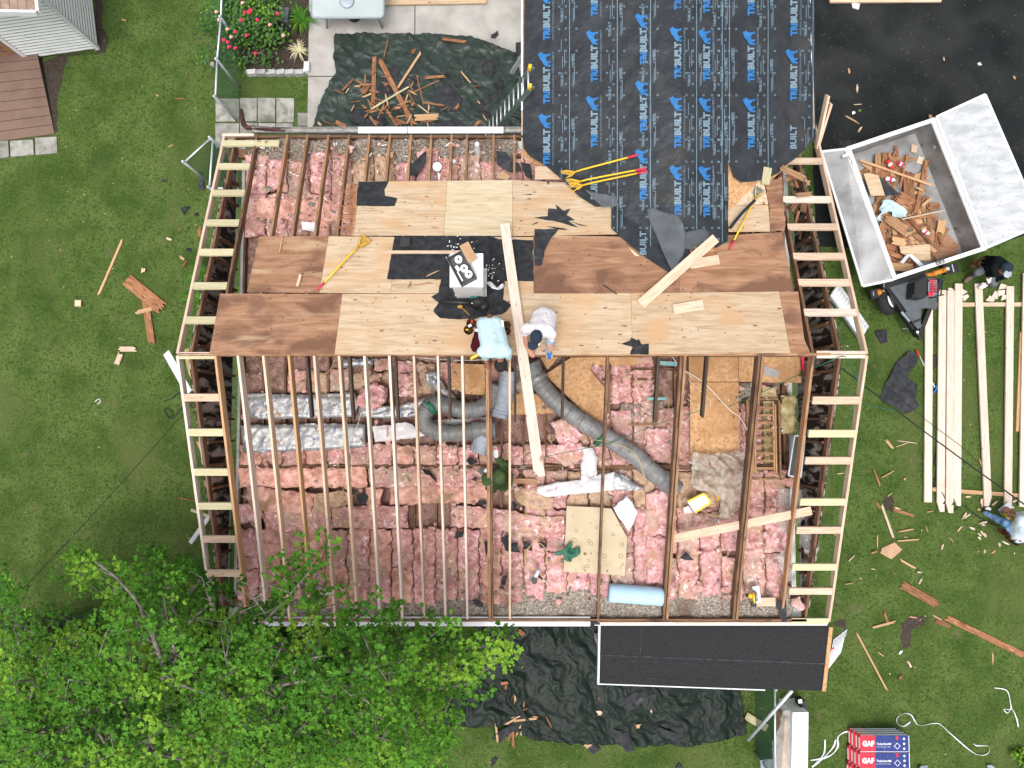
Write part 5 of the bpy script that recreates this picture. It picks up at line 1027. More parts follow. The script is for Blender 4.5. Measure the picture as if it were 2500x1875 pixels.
for a in [(1145, 375, 1135, 715, 28, 'plank_red'), (1178, 395, 1412, 850, 32, 'plank_red'), (1240, 255, 1205, 400, 9, 'plank_red'), (1590, 258, 1775, 285, 20, 'plank_red'), (1460, 350, 1300, 595, 15, 'fir_orange'), (1380, 582, 1115, 740, 11, 'treated_pine'),
          (1415, 325, 1400, 362, 25, 'plank_red'), (1475, 525, 1635, 512, 18, 'plank_red'), (1725, 478, 1795, 560, 9, 'fir_orange'), (1585, 540, 1390, 630, 7, 'plank_red'), (1430, 500, 1465, 660, 8, 'plank_red'), (1020, 540, 1110, 600, 14, 'plank_red'),
          (1105, 560, 1060, 640, 40, 'plank_red'), (1060, 660, 1125, 630, 12, 'fir_orange'), (975, 590, 945, 640, 5, 'fir'), (1095, 680, 1215, 770, 12, 'plank_red'), (1270, 730, 1345, 725, 20, 'plank_red'), (1220, 735, 1300, 850, 18, 'plank_red'),
          (1480, 690, 1620, 712, 12, 'plank_red'), (1515, 700, 1510, 762, 13, 'fir_orange'), (1435, 705, 1520, 770, 9, 'fir'), (1720, 700, 1680, 748, 18, 'plank_red'), (1405, 795, 1580, 788, 44, 'fir_orange'), (1280, 800, 1360, 835, 20, 'plank_red'),
          (870, 815, 960, 860, 28, 'plank_red'), (790, 805, 880, 855, 6, 'plank_red'), (755, 820, 785, 845, 15, 'fir_orange'), (1865, 810, 1815, 850, 24, 'plank_red'), (1010, 705, 985, 755, 6, 'fir_orange'), (1645, 715, 1590, 750, 5, 'plank_red'),
          (1350, 780, 1440, 845, 14, 'plank_red'), (1180, 520, 1250, 512, 8, 'plank_red'), (1210, 580, 1240, 560, 16, 'plank_red'), (1060, 705, 1090, 735, 14, 'plank_red'), (1365, 610, 1420, 700, 7, 'plank_red'), (1455, 600, 1480, 720, 7, 'plank_red'),
          (1250, 790, 1330, 845, 16, 'plank_red'), (1110, 780, 1160, 850, 14, 'plank_red'), (1130, 815, 1180, 830, 16, 'plank_red'), (1450, 820, 1540, 815, 16, 'plank_red'), (1800, 590, 1860, 575, 5, 'plank_red'), (1840, 680, 1860, 700, 8, 'fir_orange'), (1870, 760, 1905, 820, 7, 'fir_orange'), (1360, 840, 1400, 770, 12, 'fir_orange')]:
    scrap('b', *a, .17, T1)
rq = random.Random(8)
for i in range(46):
    x, y = rq.gauss(1280, 190), rq.gauss(700, 90)
    if not 780 < x < 2000 or not 480 < y < 850: continue
    an = rq.uniform(0, 3.14); L = rq.uniform(10, 60); scrap('b', x - math.cos(an) * L, y - math.sin(an) * L, x + math.cos(an) * L, y + math.sin(an) * L, rq.uniform(3, 12), rq.choice(['plank_red', 'plank_red', 'fir_orange', 'old_timber_light']), .16, T1)
def fscr(k, pts, z, where, par=None): ftscrap(k, pts, z, where, .01)
for pts in [[(1240, 450), (1450, 445), (1480, 500), (1400, 590), (1200, 650), (1160, 600), (1200, 540)], [(1540, 600), (1640, 560), (1740, 660), (1730, 750), (1490, 745)], [(980, 740), (1112, 740), (1070, 855), (985, 815)], [(1110, 790), (1190, 770), (1240, 830), (1200, 860), (1130, 850)],
            [(1870, 440), (1900, 405), (1980, 390), (1985, 470), (1930, 525), (1870, 500)], [(1840, 690), (2000, 590), (2020, 650), (1920, 760), (1850, 740)], [(1690, 590), (1700, 530), (1790, 430), (1810, 440), (1750, 520), (1730, 590)], [(1590, 470), (1620, 445), (1650, 500), (1580, 500)], [(1840, 405), (1890, 395), (1905, 425), (1860, 440)], [(1940, 560), (2010, 545), (2020, 590), (1960, 600)], [(1290, 590), (1420, 570), (1440, 610), (1330, 640)], [(1820, 750), (1930, 750), (1930, 800), (1850, 780)], [(1500, 840), (1700, 800), (1760, 860), (1500, 862)]]: fscr('b', pts, .16, T1)
fscr('b', [(1935, 235), (1955, 225), (1975, 203), (1985, 235), (1955, 262), (1930, 257)], .06, 'on the bare patio')
fscr('b', [(2098, 290), (2135, 283), (2138, 380), (2100, 380)], .20, 'by the patio edge under the wing eave')
T2 = 'on the tarp south of the house'
for a in [(680, 385, 765, 475, 13, 'plank_red'), (800, 460, 800, 502, 14, 'plank_red'), (895, 475, 897, 525, 13, 'plank_red'), (448, 493, 500, 485, 17, 'plank_red'), (482, 495, 480, 537, 15, 'plank_red'), (540, 555, 541, 630, 12, 'fir_orange'), (595, 505, 596, 650, 7, 'plank_red'), (560, 150, 602, 190, 26, 'plank_red'),
          (990, 425, 1030, 425, 12, 'plank_red'), (1060, 600, 1180, 555, 28, 'plank_red'), (1055, 680, 1096, 678, 26, 'fir'), (1400, 652, 1410, 682, 11, 'fir'), (1305, 765, 1345, 762, 22, 'fir_orange'), (910, 630, 915, 685, 4, 'fir'), (735, 695, 775, 780, 8, 'plank_red'), (465, 760, 560, 705, 11, 'fir_orange'),
          (530, 730, 690, 712, 13, 'fir_orange'), (460, 700, 570, 720, 7, 'fir'), (540, 760, 480, 880, 13, 'plank_red'), (525, 780, 530, 905, 16, 'plank_red'), (580, 750, 540, 835, 9, 'fir_orange'), (415, 730, 430, 870, 12, 'fir_orange'), (575, 790, 577, 825, 9, 'fir'), (690, 700, 640, 708, 9, 'fir_orange'), (720, 410, 765, 475, 7, 'fir'),
          (575, 670, 625, 645, 7, 'plank_red'), (960, 480, 985, 530, 5, 'plank_red'), (500, 715, 580, 700, 10, 'fir')]:
    scrap('Q', *a, .12, T2)
for pts in [[(430, 800), (520, 750), (565, 765), (440, 865), (390, 838)], [(1165, 780), (1250, 800), (1300, 915), (1245, 925), (1190, 850)], [(1450, 770), (1560, 800), (1595, 880), (1560, 895), (1530, 840), (1470, 830)], [(540, 640), (580, 560), (605, 570), (600, 640), (570, 690), (545, 690)], [(1210, 600), (1330, 520), (1400, 560), (1290, 660)], [(740, 350), (820, 350), (830, 470), (800, 490)], [(1330, 500), (1410, 510), (1400, 570), (1350, 560)], [(600, 330), (700, 340), (690, 440), (620, 420)]]: fscr('Q', pts, .14, T2)
for pts in [[(385, 985), (410, 958), (430, 970), (405, 1020), (388, 1018)], [(1555, 1028), (1580, 995), (1610, 1028)], [(1000, 900), (1035, 870), (1088, 905), (1032, 945)]]: fscr('Q', pts, .03, 'on the grass south of the tarp')
flat('card_scrap', 'Q', [(975, 885), (1035, 833), (1062, 858), (1000, 905)], .08, 'cardboard', 'tan card scrap at the lower edge of the south tarp', 'scrap')
LR = 'on the grass right of the house'
for k, *a in [('F', 205, 1355, 245, 1412, 12, 'plank_red'), ('F', 240, 1370, 315, 1580, 12, 'fir'), ('F', 303, 1405, 442, 1447, 14, 'plank_red'), ('F', 318, 1395, 355, 1408, 10, 'fir'), ('F', 337, 1537, 430, 1520, 7, 'fir_orange'), ('F', 330, 1590, 465, 1580, 7, 'fir_orange'), ('F', 240, 1225, 315, 1183, 6, 'fir_orange'), ('F', 195, 1170, 237, 1275, 8, 'plank_red'), ('F', 220, 1553, 218, 1640, 6, 'fir_orange'),
          ('F', 265, 1000, 312, 1058, 14, 'fir_orange'), ('F', 325, 1045, 400, 1020, 4, 'fir'), ('F', 330, 1008, 455, 1025, 4, 'fir'), ('F', 270, 1340, 305, 1308, 4, 'fir'), ('F', 735, 1425, 710, 1462, 10, 'fir'), ('F', 760, 1430, 718, 1460, 8, 'fir'), ('F', 805, 1487, 862, 1478, 10, 'fir_pale'), ('F', 820, 1497, 847, 1495, 9, 'fir'), ('F', 750, 1512, 785, 1522, 10, 'fir_pale'), ('F', 712, 1500, 680, 1536, 8, 'fir'),
          ('F', 812, 1530, 850, 1565, 11, 'fir'), ('F', 798, 1540, 820, 1562, 8, 'fir_pale'), ('F', 800, 1562, 820, 1582, 9, 'fir_pale'), ('F', 828, 1543, 848, 1552, 8, 'fir'), ('F', 822, 1343, 822, 1393, 13, 'fir'), ('F', 793, 1406, 819, 1408, 11, 'fir_orange'), ('F', 880, 1385, 920, 1352, 9, 'fir'), ('F', 922, 1600, 932, 1626, 11, 'fir'), ('F', 938, 1590, 982, 1612, 8, 'fir_pale'), ('F', 1000, 1367, 1030, 1350, 11, 'fir'), ('F', 728, 1334, 760, 1332, 10, 'fir'), ('F', 805, 1110, 830, 1170, 7, 'fir_orange'),
          ('F', 500, 1425, 550, 1412, 5, 'fir_orange'), ('F', 495, 1500, 512, 1535, 4, 'fir_orange'), ('F', 590, 1640, 600, 1605, 9, 'fir'), ('F', 630, 1565, 660, 1595, 3, 'fir_orange'), ('F', 838, 1660, 845, 1635, 10, 'fir'), ('F', 880, 1660, 905, 1643, 8, 'fir_orange'), ('F', 370, 1230, 388, 1232, 12, 'fir_orange'), ('F', 1010, 1390, 1000, 1400, 8, 'fir'),
          ('E', 1788, 645, 1925, 722, 14, 'fir_orange'), ('E', 1785, 450, 1905, 425, 7, 'fir_orange'), ('E', 1420, 670, 1475, 615, 6, 'fir'), ('E', 1590, 607, 1636, 590, 14, 'plank_red'), ('E', 1395, 835, 1468, 825, 6, 'fir_orange'), ('E', 1590, 720, 1630, 726, 6, 'fir'), ('E', 1745, 737, 1780, 772, 6, 'plank_red'), ('E', 1868, 1075, 1930, 1083, 6, 'fir_orange'), ('E', 1665, 50, 1750, 5, 5, 'fir'), ('E', 1330, 22, 1395, 15, 6, 'fir'), ('E', 1925, 745, 1965, 748, 10, 'fir'), ('E', 1835, 485, 1855, 492, 5, 'fir'), ('E', 1500, 785, 1525, 800, 6, 'fir_orange'), ('E', 1940, 835, 1965, 790, 10, 'fir')]:
    scrap(k, *a, .01, LR, group='wood scraps on the right lawn')
LS = 'on the grass right of the porch'
for k, *a in [('G', 1680, 18, 2230, 285, 38, 'plank_red'), ('G', 1608, 40, 1722, 82, 28, 'plank_red'), ('G', 1080, 120, 1295, 525, 10, 'fir_orange'), ('G', 1262, -30, 1302, 75, 15, 'plank_red'), ('G', 1190, 90, 1350, 48, 14, 'fir_orange'), ('G', 1222, 250, 1270, 288, 7, 'fir_orange'), ('G', 1425, 310, 1452, 357, 11, 'fir'), ('G', 1395, 410, 1360, 447, 15, 'plank_red'), ('G', 2003, 248, 2003, 337, 9, 'fir_orange'), ('G', 1595, 5, 1660, 40, 9, 'fir_orange'), ('G', 1432, 14, 1490, 22, 5, 'fir_orange'), ('G', 1368, 272, 1392, 240, 13, 'paper_white')]:
    scrap(k, *a, .01, LS, group='wood scraps below the porch')
scrap('W', 1947, 1262, 2028, 1308, 17, 'plank_red', .02, LR)
flat('board_square', 'F', [(235, 1660), (245, 1630), (318, 1597), (362, 1640), (300, 1695)], .03, 'cardboard', 'square tan board lying among scraps on right lawn', 'board', .02)
LL = 'on the grass left of the house'
for k, *a in [('W', 265, 515, 212, 638, 5, 'fir_orange'), ('W', 272, 603, 352, 668, 28, 'plank_red'), ('W', 312, 640, 328, 745, 15, 'plank_red'), ('W', 290, 676, 335, 665, 9, 'fir_orange'), ('W', 255, 754, 296, 754, 11, 'fir'), ('W', 262, 760, 251, 788, 11, 'fir'), ('W', 161, 655, 175, 655, 14, 'fir'), ('W', 310, 578, 308, 590, 8, 'fir'), ('W', 430, 488, 430, 514, 8, 'plank_red'), ('A', 238, 695, 280, 790, 17, 'fir_orange'), ('A', 92, 1112, 235, 1135, 9, 'plank_red'), ('e', 90, 800, 125, 822, 14, 'fir_orange'), ('e', 138, 820, 112, 868, 10, 'plank_red'), ('e', 12, 690, 45, 702, 13, 'fir'), ('e', 80, 648, 118, 628, 5, 'plank_red'), ('a', 1450, 822, 1530, 815, 12, 'plank_red'), ('a', 1295, 790, 1325, 800, 12, 'fir_orange'), ('a', 1395, 1222, 1435, 1200, 8, 'fir_orange'), ('a', 1010, 160, 1045, 168, 12, 'fir_orange')]:
    scrap(k, *a, .01, LL, group='wood scraps on the left lawn')
for k, pts in [('e', [(98, 505), (158, 500), (120, 552)]), ('e', [(185, 542), (205, 540), (205, 560), (188, 562)]), ('e', [(138, 748), (165, 752), (160, 775), (135, 772)]), ('a', [(1350, 1490), (1390, 1485), (1385, 1510), (1360, 1512)]), ('a', [(1650, 1440), (1680, 1430), (1700, 1560), (1690, 1585), (1650, 1570)])]: fscr(k, pts, .02, LL)
wire('W', [(205, 868), (213, 862), (217, 868), (210, 873)], .03, 'wire_white', 'tiny white loop on the left lawn', .012, 'scrap', 'string_scrap')
AD = 'on the black driveway'
for a in [(505, 430, 590, 478, 8, 'fir_orange'), (603, 495, 578, 530, 9, 'fir'), (580, 250, 572, 298, 12, 'fir'), (526, 155, 532, 188, 10, 'fir_orange'), (1075, 90, 1080, 112, 5, 'fir'), (1480, 198, 1490, 222, 10, 'fir_orange'), (998, 425, 1005, 455, 18, 'fir_orange'), (555, 368, 605, 365, 4, 'fir')]: scrap('d', *a, .04, AD)
for pts in [[(430, 560), (445, 520), (450, 565)], [(470, 575), (570, 572), (560, 620), (465, 620)]]: fscr('d', pts, .05, AD)
flat('small_leaf', 'd', [(1270, 130), (1285, 122), (1298, 138), (1280, 142)], .04, 'glove_white', 'pale leaf on the driveway near the top', 'leaf', .004)
flat('small_leaf', 'd', [(545, 410), (560, 405), (566, 418), (548, 426)], .04, 'glove_white', 'pale leaf on the driveway left of a green one', 'leaf', .004)
flat('small_leaf', 'd', [(582, 398), (597, 394), (598, 408), (586, 412)], .04, 'leaf', 'green leaf on the driveway beside a pale one', 'leaf', .004)
# felt on the right lawn, broom, small items
crumple('F', [(235, 755), (300, 610), (330, 555), (400, 490), (440, 488), (450, 560), (395, 610), (388, 650), (445, 680), (435, 770), (460, 800), (430, 830), (370, 855), (310, 800), (250, 790)], .05, 'felt', 'large torn sheet of black felt on the right lawn', 'felt scrap', .07, 'felt_scrap', .05, 2.5, group='torn felt scraps')
crumple('F', [(205, 372), (270, 368), (278, 440), (240, 447), (215, 410)], .03, 'felt', 'small black felt piece below the trailer tongue', 'felt scrap', .03, 'felt_scrap', .04, 4, .01, group='torn felt scraps')
crumple('F', [(535, 515), (555, 510), (560, 580), (540, 600)], .02, 'felt', 'dark felt strip between first two lumber boards', 'felt scrap', .02, 'felt_scrap', .04, 4, .01, group='torn felt scraps')
br = E('broom', ZP('F', 500, 600, .04), 'red and white broom with blue head beside the lumber', 'broom')
mb = MB(); mb.tube([ZP('F', 442, 478, .05), ZP('F', 462, 520, .05)], .018, 8); mb.build('grip', 'red', br, True)
mb = MB(); mb.tube([ZP('F', 462, 520, .05), ZP('F', 550, 700, .05)], .012, 8); mb.build('pole', 'white_paint', br, True)
mb = MB(); mb.tube([ZP('F', 558, 685, .05), ZP('F', 560, 708, .05), ZP('F', 538, 735, .05)], .022, 8); mb.build('broom_head', 'shoe_blue', br, True)
# bare earth on the right lawn
for i, (k, pts) in enumerate([('F', [(245, 1340), (300, 1330), (320, 1390), (300, 1430), (250, 1400)]), ('G', [(1380, 60), (1460, 10), (1560, 20), (1540, 60), (1460, 100), (1440, 220), (1380, 230), (1390, 150)]), ('G', [(930, 40), (1020, 30), (1020, 80), (940, 90)])]):
    q = px(k, pts); sheet([(v.x, v.y) for v in q], lambda x, y: .005 + .012 * max(0, fb(x * 9, y * 9)), .06, 0, edge=.12).build('bare_earth', 'soil', kind='structure')
# lumber laid out on the right lawn
LB = []
def lum(a, b, label, z=.09, wd=.165, mat='fir_pale', ht=.04, outline=None, k='F'):
    return beam('lumber_board', ZP(k, *a, z), ZP(k, *b, z), wd, ht, mat, None, label=label, cat='lumber', group='new boards laid out on the right lawn', outline=outline)
lum((566, 222), (1140, 220), 'upper crosswise support under the laid out boards', .045, .09, 'fir')
lum((536, 1290), (1140, 1333), 'lower crosswise support under the laid out boards', .045, .085, 'fir_orange')
nt = [(0, -.5), (.955, -.5), (1, -.1), (1, .5), (.965, .5), (.965, .2), (.95, .5), (0, .5)]
lum((518, 250), (512, 1365), 'leftmost laid out board, its top under the trailer deck')
lum((596, 137), (585, 1420), 'second laid out board from left with notched tip', outline=nt)
lum((645, 140), (636, 1427), 'third laid out board from left with notched tip', outline=nt)
lum((690, 100), (680, 1386), 'fourth laid out board from left, tight beside the third', outline=[(0, -.5), (.96, -.5), (1, 0), (1, .5), (.97, .5), (0, .5)])
lum((804, 100), (860, 1388), 'slanting laid out board touched by the black hooded person', outline=[(0, -.5), (1, -.5), (1, .1), (.96, .5), (0, .5)])
lum((988, 115), (975, 1400), 'laid out board being cut by the kneeling person')
lum((1085, 40), (1062, 1392), 'rightmost laid out board at the photo edge', z=.10)
lum((1052, 380), (1028, 955), 'narrow board leaning under the rightmost board', .05, .06, 'fir_orange')
for i, (pts, t_) in enumerate([([(330, 1240), (505, 1330), (350, 1430), (310, 1340)], 'triangular offcut beside the fourth board, upper one'), ([(350, 1450), (510, 1400), (545, 1480), (395, 1610)], 'offcut beside the fourth board, lower one'), ([(1470, 1090), (1640, 1140), (1590, 1245), (1400, 1255)], 'topmost offcut under the hooded person'), ([(1385, 1290), (1590, 1280), (1570, 1400), (1400, 1465)], 'offcut in the middle of the cluster below hooded person'), ([(1300, 1300), (1400, 1350), (1370, 1540), (1200, 1475)], 'upright offcut left in the cluster below hooded person'), ([(1150, 1435), (1305, 1540), (1240, 1620), (1030, 1580)], 'lowest left offcut in the cluster below hooded person'), ([(1530, 1400), (1620, 1430), (1610, 1540), (1470, 1585)], 'lowest right offcut in the cluster below hooded person'), ([(-60, 1220), (0, 1215), (95, 1255), (90, 1290), (-40, 1285)], 'offcut peeping above the third laid out board')]):
    flat('timber_offcut', 'K', pts, .05 + .008 * (i % 4), 'fir_pale', t_, 'offcut', .035, group='pale offcuts around the laid out boards')

# ------------------------------------------------ dump trailer
tr = E('dump_trailer', ZP('d', 920, 900, 0), 'silver dump trailer with both lids open and full of torn boards', 'trailer')
zr, zf_ = 1.42, .80
c = [ZP('d', 525, 622, zr), ZP('d', 1012, 458, zr), ZP('d', 1308, 1200, zr), ZP('d', 790, 1370, zr)]
ctr = sum(c, Vector()) / 4
def wallp(a, b, z0, z1, t, nm, mat):
    a, b = Vector(a), Vector(b); d = (b - a).normalized(); n_ = Vector((-d.y, d.x, 0)); 
    mb = MB(); mb.prism([(a - n_ * t / 2).xy, (b - n_ * t / 2).xy, (b + n_ * t / 2).xy, (a + n_ * t / 2).xy], z0, z1); return mb.build(nm, mat, tr)
for i in range(4):
    a, b = c[i], c[(i + 1) % 4]; wallp(a, b, zf_ - .05, zr - .03, .045, 'side_panel', 'trailer_inside')
    wallp(a + (a - b).normalized() * .045, b + (b - a).normalized() * .045, zr - .03, zr + (.012 if i % 2 else .01), .085, 'top_rail', 'white_paint')
mb = MB(); mb.prism([q.xy for q in c], zf_ - .05, zf_); mb.build('floor', 'trailer_floor', tr)
def lid(pts, zs, nm, mat, mat2):
    q = [ZP('d', x, y, z) for (x, y), z in zip(pts, zs)]; mb = MB(); mb.add(q + [v - Vector((0, 0, .05)) for v in q], [(3, 2, 1, 0), (4, 5, 6, 7), (0, 1, 5, 4), (1, 2, 6, 5), (2, 3, 7, 6), (3, 0, 4, 7)])
    o = mb.build(nm, mat, tr); me = o.data; ctr_ = sum(q, Vector()) / 4
    for i in range(4): beam('lid_edge', q[i] + Vector((0, 0, .008)), q[(i + 1) % 4] + Vector((0, 0, .008)), .05, .03, mat2, o)
    return o
lid([(370, 640), (510, 625), (785, 1380), (608, 1418)], [1.18, 1.40, 1.40, 1.18], 'left_lid', 'trailer_floor', 'white_vinyl')
lid([(1033, 440), (1315, 310), (1640, 1060), (1326, 1195)], [1.46, 1.62, 1.62, 1.46], 'right_lid', 'trailer_white', 'white_paint')
for (x, y) in ((1045, 490), (1120, 690), (1205, 905), (1290, 1130), (530, 660), (545, 690)):
    q = ZP('d', x, y, 1.44); mb = MB(); mb.tube([q, q + Vector((.03, -.09, 0))], .025, 8); mb.build('hinge', 'alum', tr)
a, b = ZP('d', 492, 668, 1.46), ZP('d', 538, 648, 1.46); beam('latch_bar', a, b, .06, .03, 'white_paint', tr)
mb = MB(); q = ZP('d', 1025, 555, 1.2); mb.tube([q, q + Vector((.02, -.25, 0))], .05, 10); mb.build('tarp_roller', 'trailer_white', tr, True)
for (x, y) in ((1038, 1286), (1062, 1277)):
    q = ZP('d', x, y, zr); mb = MB(); mb.tube([q, q + Vector((0, 0, .05))], .045, 16); mb.build('rail_cap', 'steel', tr, True)
# frame, axles, wheels, tongue
NP = lambda x, y, z: ZP('N', x, y, z)
fd = (c[2] - c[1]).normalized(); sd_ = (c[2] - c[3]).normalized()
for t_ in (.2, .8): beam('chassis_rail', c[0].lerp(c[1], t_) + Vector((0, 0, .68 - zr)), c[3].lerp(c[2], t_) + Vector((0, 0, .68 - zr)) + fd * .1, .1, .15, 'black_plastic', tr)
fr = MB(); fr.prism([NP(540, 612, .68).xy, NP(1205, 415, .68).xy, NP(1290, 560, .68).xy, NP(1240, 985, .68).xy, NP(865, 1058, .68).xy], .64, .68); fr.build('tongue_deck', 'deck_grey', tr)
fr = MB(); fr.prism([NP(1120, 990, .66).xy, NP(1130, 830, .66).xy, NP(1412, 808, .66).xy, NP(1412, 1015, .66).xy], .62, .66); fr.build('step_plate', 'deck_grey', tr)
fr = MB(); fr.prism([NP(822, 1070, .66).xy, NP(1120, 992, .66).xy, NP(1118, 1360, .66).xy, NP(1060, 1380, .66).xy], .63, .66); fr.build('tread_plate', 'deck_grey', tr)
beam('tongue_rail', NP(490, 560, .64), NP(1090, 1500, .58), .11, .14, 'black_plastic', tr)
beam('tongue_rail', NP(1500, 470, .60), NP(1100, 1500, .58), .09, .14, 'black_plastic', tr)
beam('cross_rail', NP(430, 600, .69), NP(1200, 370, .69), .12, .16, 'black_plastic', tr)
beam('cross_rail', NP(960, 1270, .68), NP(1130, 1200, .68), .04, .04, 'black_plastic', tr)
beam('hydraulic_tube', NP(765, 1065, .70), NP(915, 1240, .70), .045, .03, 'grey_plastic', tr)
mb = MB(); mb.tube([NP(1010, 1400, .62), NP(1080, 1500, .6), NP(1095, 1550, .58)], [.055, .05, .045], 12); mb.ball(NP(1090, 1535, .6), .06); mb.build('hitch_coupler', 'black_plastic', tr, True)
mb = MB(); mb.box(NP(1055, 1440, .69), (.045, .05, .02)); mb.build('latch_label', 'paper_white', tr)
mb = MB()
for i in range(9): q = NP(940 - i * 18, 1375 + 8 * math.sin(i * 2), .5 - i * .05); mb.ball(q, (.022, .014, .014), nu=6, nv=4)
mb.build('safety_chain', 'alum', tr)
mb = MB()
for dx in (0, .012): mb.tube([NP(1125, 1310, .6), NP(1200, 1300, .45), NP(1140, 1450, .4), NP(1125, 1310, .6)], .006, 5)
mb.build('spare_cable', 'alum', tr)
bb = MB(); bb.prism([NP(1010, 515, 1.0).xy, NP(1260, 435, 1.0).xy, NP(1245, 770, 1.0).xy, NP(1180, 815, 1.0).xy, NP(995, 790, 1.0).xy], .68, 1.0); bb.build('battery_box', 'black_plastic', tr)
mb = MB(); mb.ball(NP(970, 770, .95), (.045, .045, .045)); mb.build('box_knob', 'black_plastic', tr)
bb = MB(); bb.prism([NP(1262, 450, 1.02).xy, NP(1430, 440, 1.02).xy, NP(1422, 765, 1.02).xy, NP(1232, 765, 1.02).xy], .85, 1.0); vb = bb.build('valve_block', 'grey_plastic', tr)
mb = MB()
for i in range(7):
    for xx in (1300, 1370, 1400): q = NP(xx, 480 + i * 38, 1.03); mb.ball(q, (.02, .012, .014), nu=6, nv=4)
mb.box(NP(1322, 610, 1.01), (.035, .36, .03)); mb.box(NP(1275, 740, 1.01), (.05, .10, .03)); mb.ball(NP(1290, 500, 1.03), (.03, .03, .02)); mb.build('valve_lever', 'handle_red', vb)
mb = MB()
for i in range(6): mb.box(NP(1345, 470 + i * 45, 1.03), (.15, .012, .012))
mb.build('valve_bar', 'black_plastic', vb)
mb = MB(); mb.tube([NP(1390, 462, 1.08), NP(1490, 462, 1.12), NP(1520, 490, 1.12), NP(1485, 745, 1.12), NP(1540, 748, 1.1), NP(1380, 785, 1.05)], .016, 6); mb.build('guard_bar', 'black_plastic', tr)
mb = MB(); mb.tube([NP(1130, 395, .9), NP(1250, 420, .95), NP(1420, 440, .95), NP(1560, 425, .9)], .008, 5); mb.build('hydraulic_hose', 'black_plastic', tr)
mb = MB(); mb.tube([NP(1160, 400, .62), NP(1330, 370, .62)], .05, 10); mb.tube([NP(1330, 370, .62), NP(1560, 290, .62)], .06, 10); mb.build('jack_arm', 'orange_metal', tr, True)
mb = MB(); mb.box(NP(1650, 280, .55), (.30, .20, .14), R(12)); mb.build('jack_foot', 'black_plastic', tr)
mb = MB(); mb.box(NP(1600, 275, .63), (.10, .07, .02), R(12)); mb.box(NP(1705, 262, .63), (.02, .16, .02), R(12)); mb.build('jack_bracket', 'alum', tr)
mb = MB(); mb.tube([NP(310, 720, .5), NP(410, 680, .5)], .07, 10); mb.build('jack_arm', 'orange_metal', tr, True)
mb = MB(); mb.box(NP(265, 735, .45), (.24, .2, .14), R(12)); mb.build('jack_foot', 'black_plastic', tr)
mb = MB(); mb.tube([NP(240, 690, .55), NP(250, 800, .5)], .01, 5); mb.tube([NP(440, 540, .8), NP(430, 660, .6), NP(460, 720, .5)], .01, 5); mb.build('jack_bracket', 'alum', tr)
def wheel(q, ax):
    mb = MB(); a = q - ax * .10; b = q + ax * .10; mb.tube([a - ax * .0, a + ax * .03, b - ax * .03, b], [.27, .33, .33, .27], 24); wq = mb.build('wheel', 'rubber', tr, True)
    mb = MB(); mb.tube([b - ax * .01, b + ax * .012], .19, 20); mb.build('rim', 'gypsum', wq, True)
    mb = MB(); mb.tube([b, b + ax * .05], .05, 10); mb.build('hub_cap', 'black_plastic', wq, True)
ax = -sd_; ax.z = 0; ax.normalize()
wheel(NP(500, 850, .33), Vector((.60, .12, .79)).normalized())
for t_ in (.5, .78): wheel(c[0].lerp(c[3], t_) + ax * -.35 + Vector((0, 0, .33 - zr)), ax); wheel(c[1].lerp(c[2], t_) + ax * .35 + Vector((0, 0, .33 - zr)), -ax)
mb = MB(); mb.box(((c[0] + c[3]) / 2 * .5 + (c[1] + c[2]) / 2 * .5).xy.to_3d() + Vector((0, 0, .33)), (1.6, .08, .08), R(18)); mb.build('axle', 'black_plastic', tr)
# its load
TL = 'inside the dump trailer'
rt = random.Random(77)
inp = [Z('d', *q) for q in ((600, 700), (880, 650), (1150, 1200), (800, 1330))]
for i in range(150):
    s1, s2 = rt.uniform(.02, .97), rt.uniform(.0, .62 + .3 * (i % 2)); a_ = [inp[0][j] + (inp[1][j] - inp[0][j]) * s2 for j in (0, 1)]; b_ = [inp[3][j] + (inp[2][j] - inp[3][j]) * s2 for j in (0, 1)]
    q = (a_[0] + (b_[0] - a_[0]) * s1, a_[1] + (b_[1] - a_[1]) * s1); an = rt.choice([rt.gauss(1.35, .3), rt.gauss(.3, .4), rt.gauss(2.2, .4)]); L = rt.uniform(9, 42)
    scrap('p', q[0] - math.cos(an) * L, q[1] - math.sin(an) * L, q[0] + math.cos(an) * L, q[1] + math.sin(an) * L, rt.uniform(5, 18), rt.choice(['plank_red', 'plank_red', 'old_timber_light', 'plank_red', 'fir_orange']), .83, TL, .12, tilt=.06)
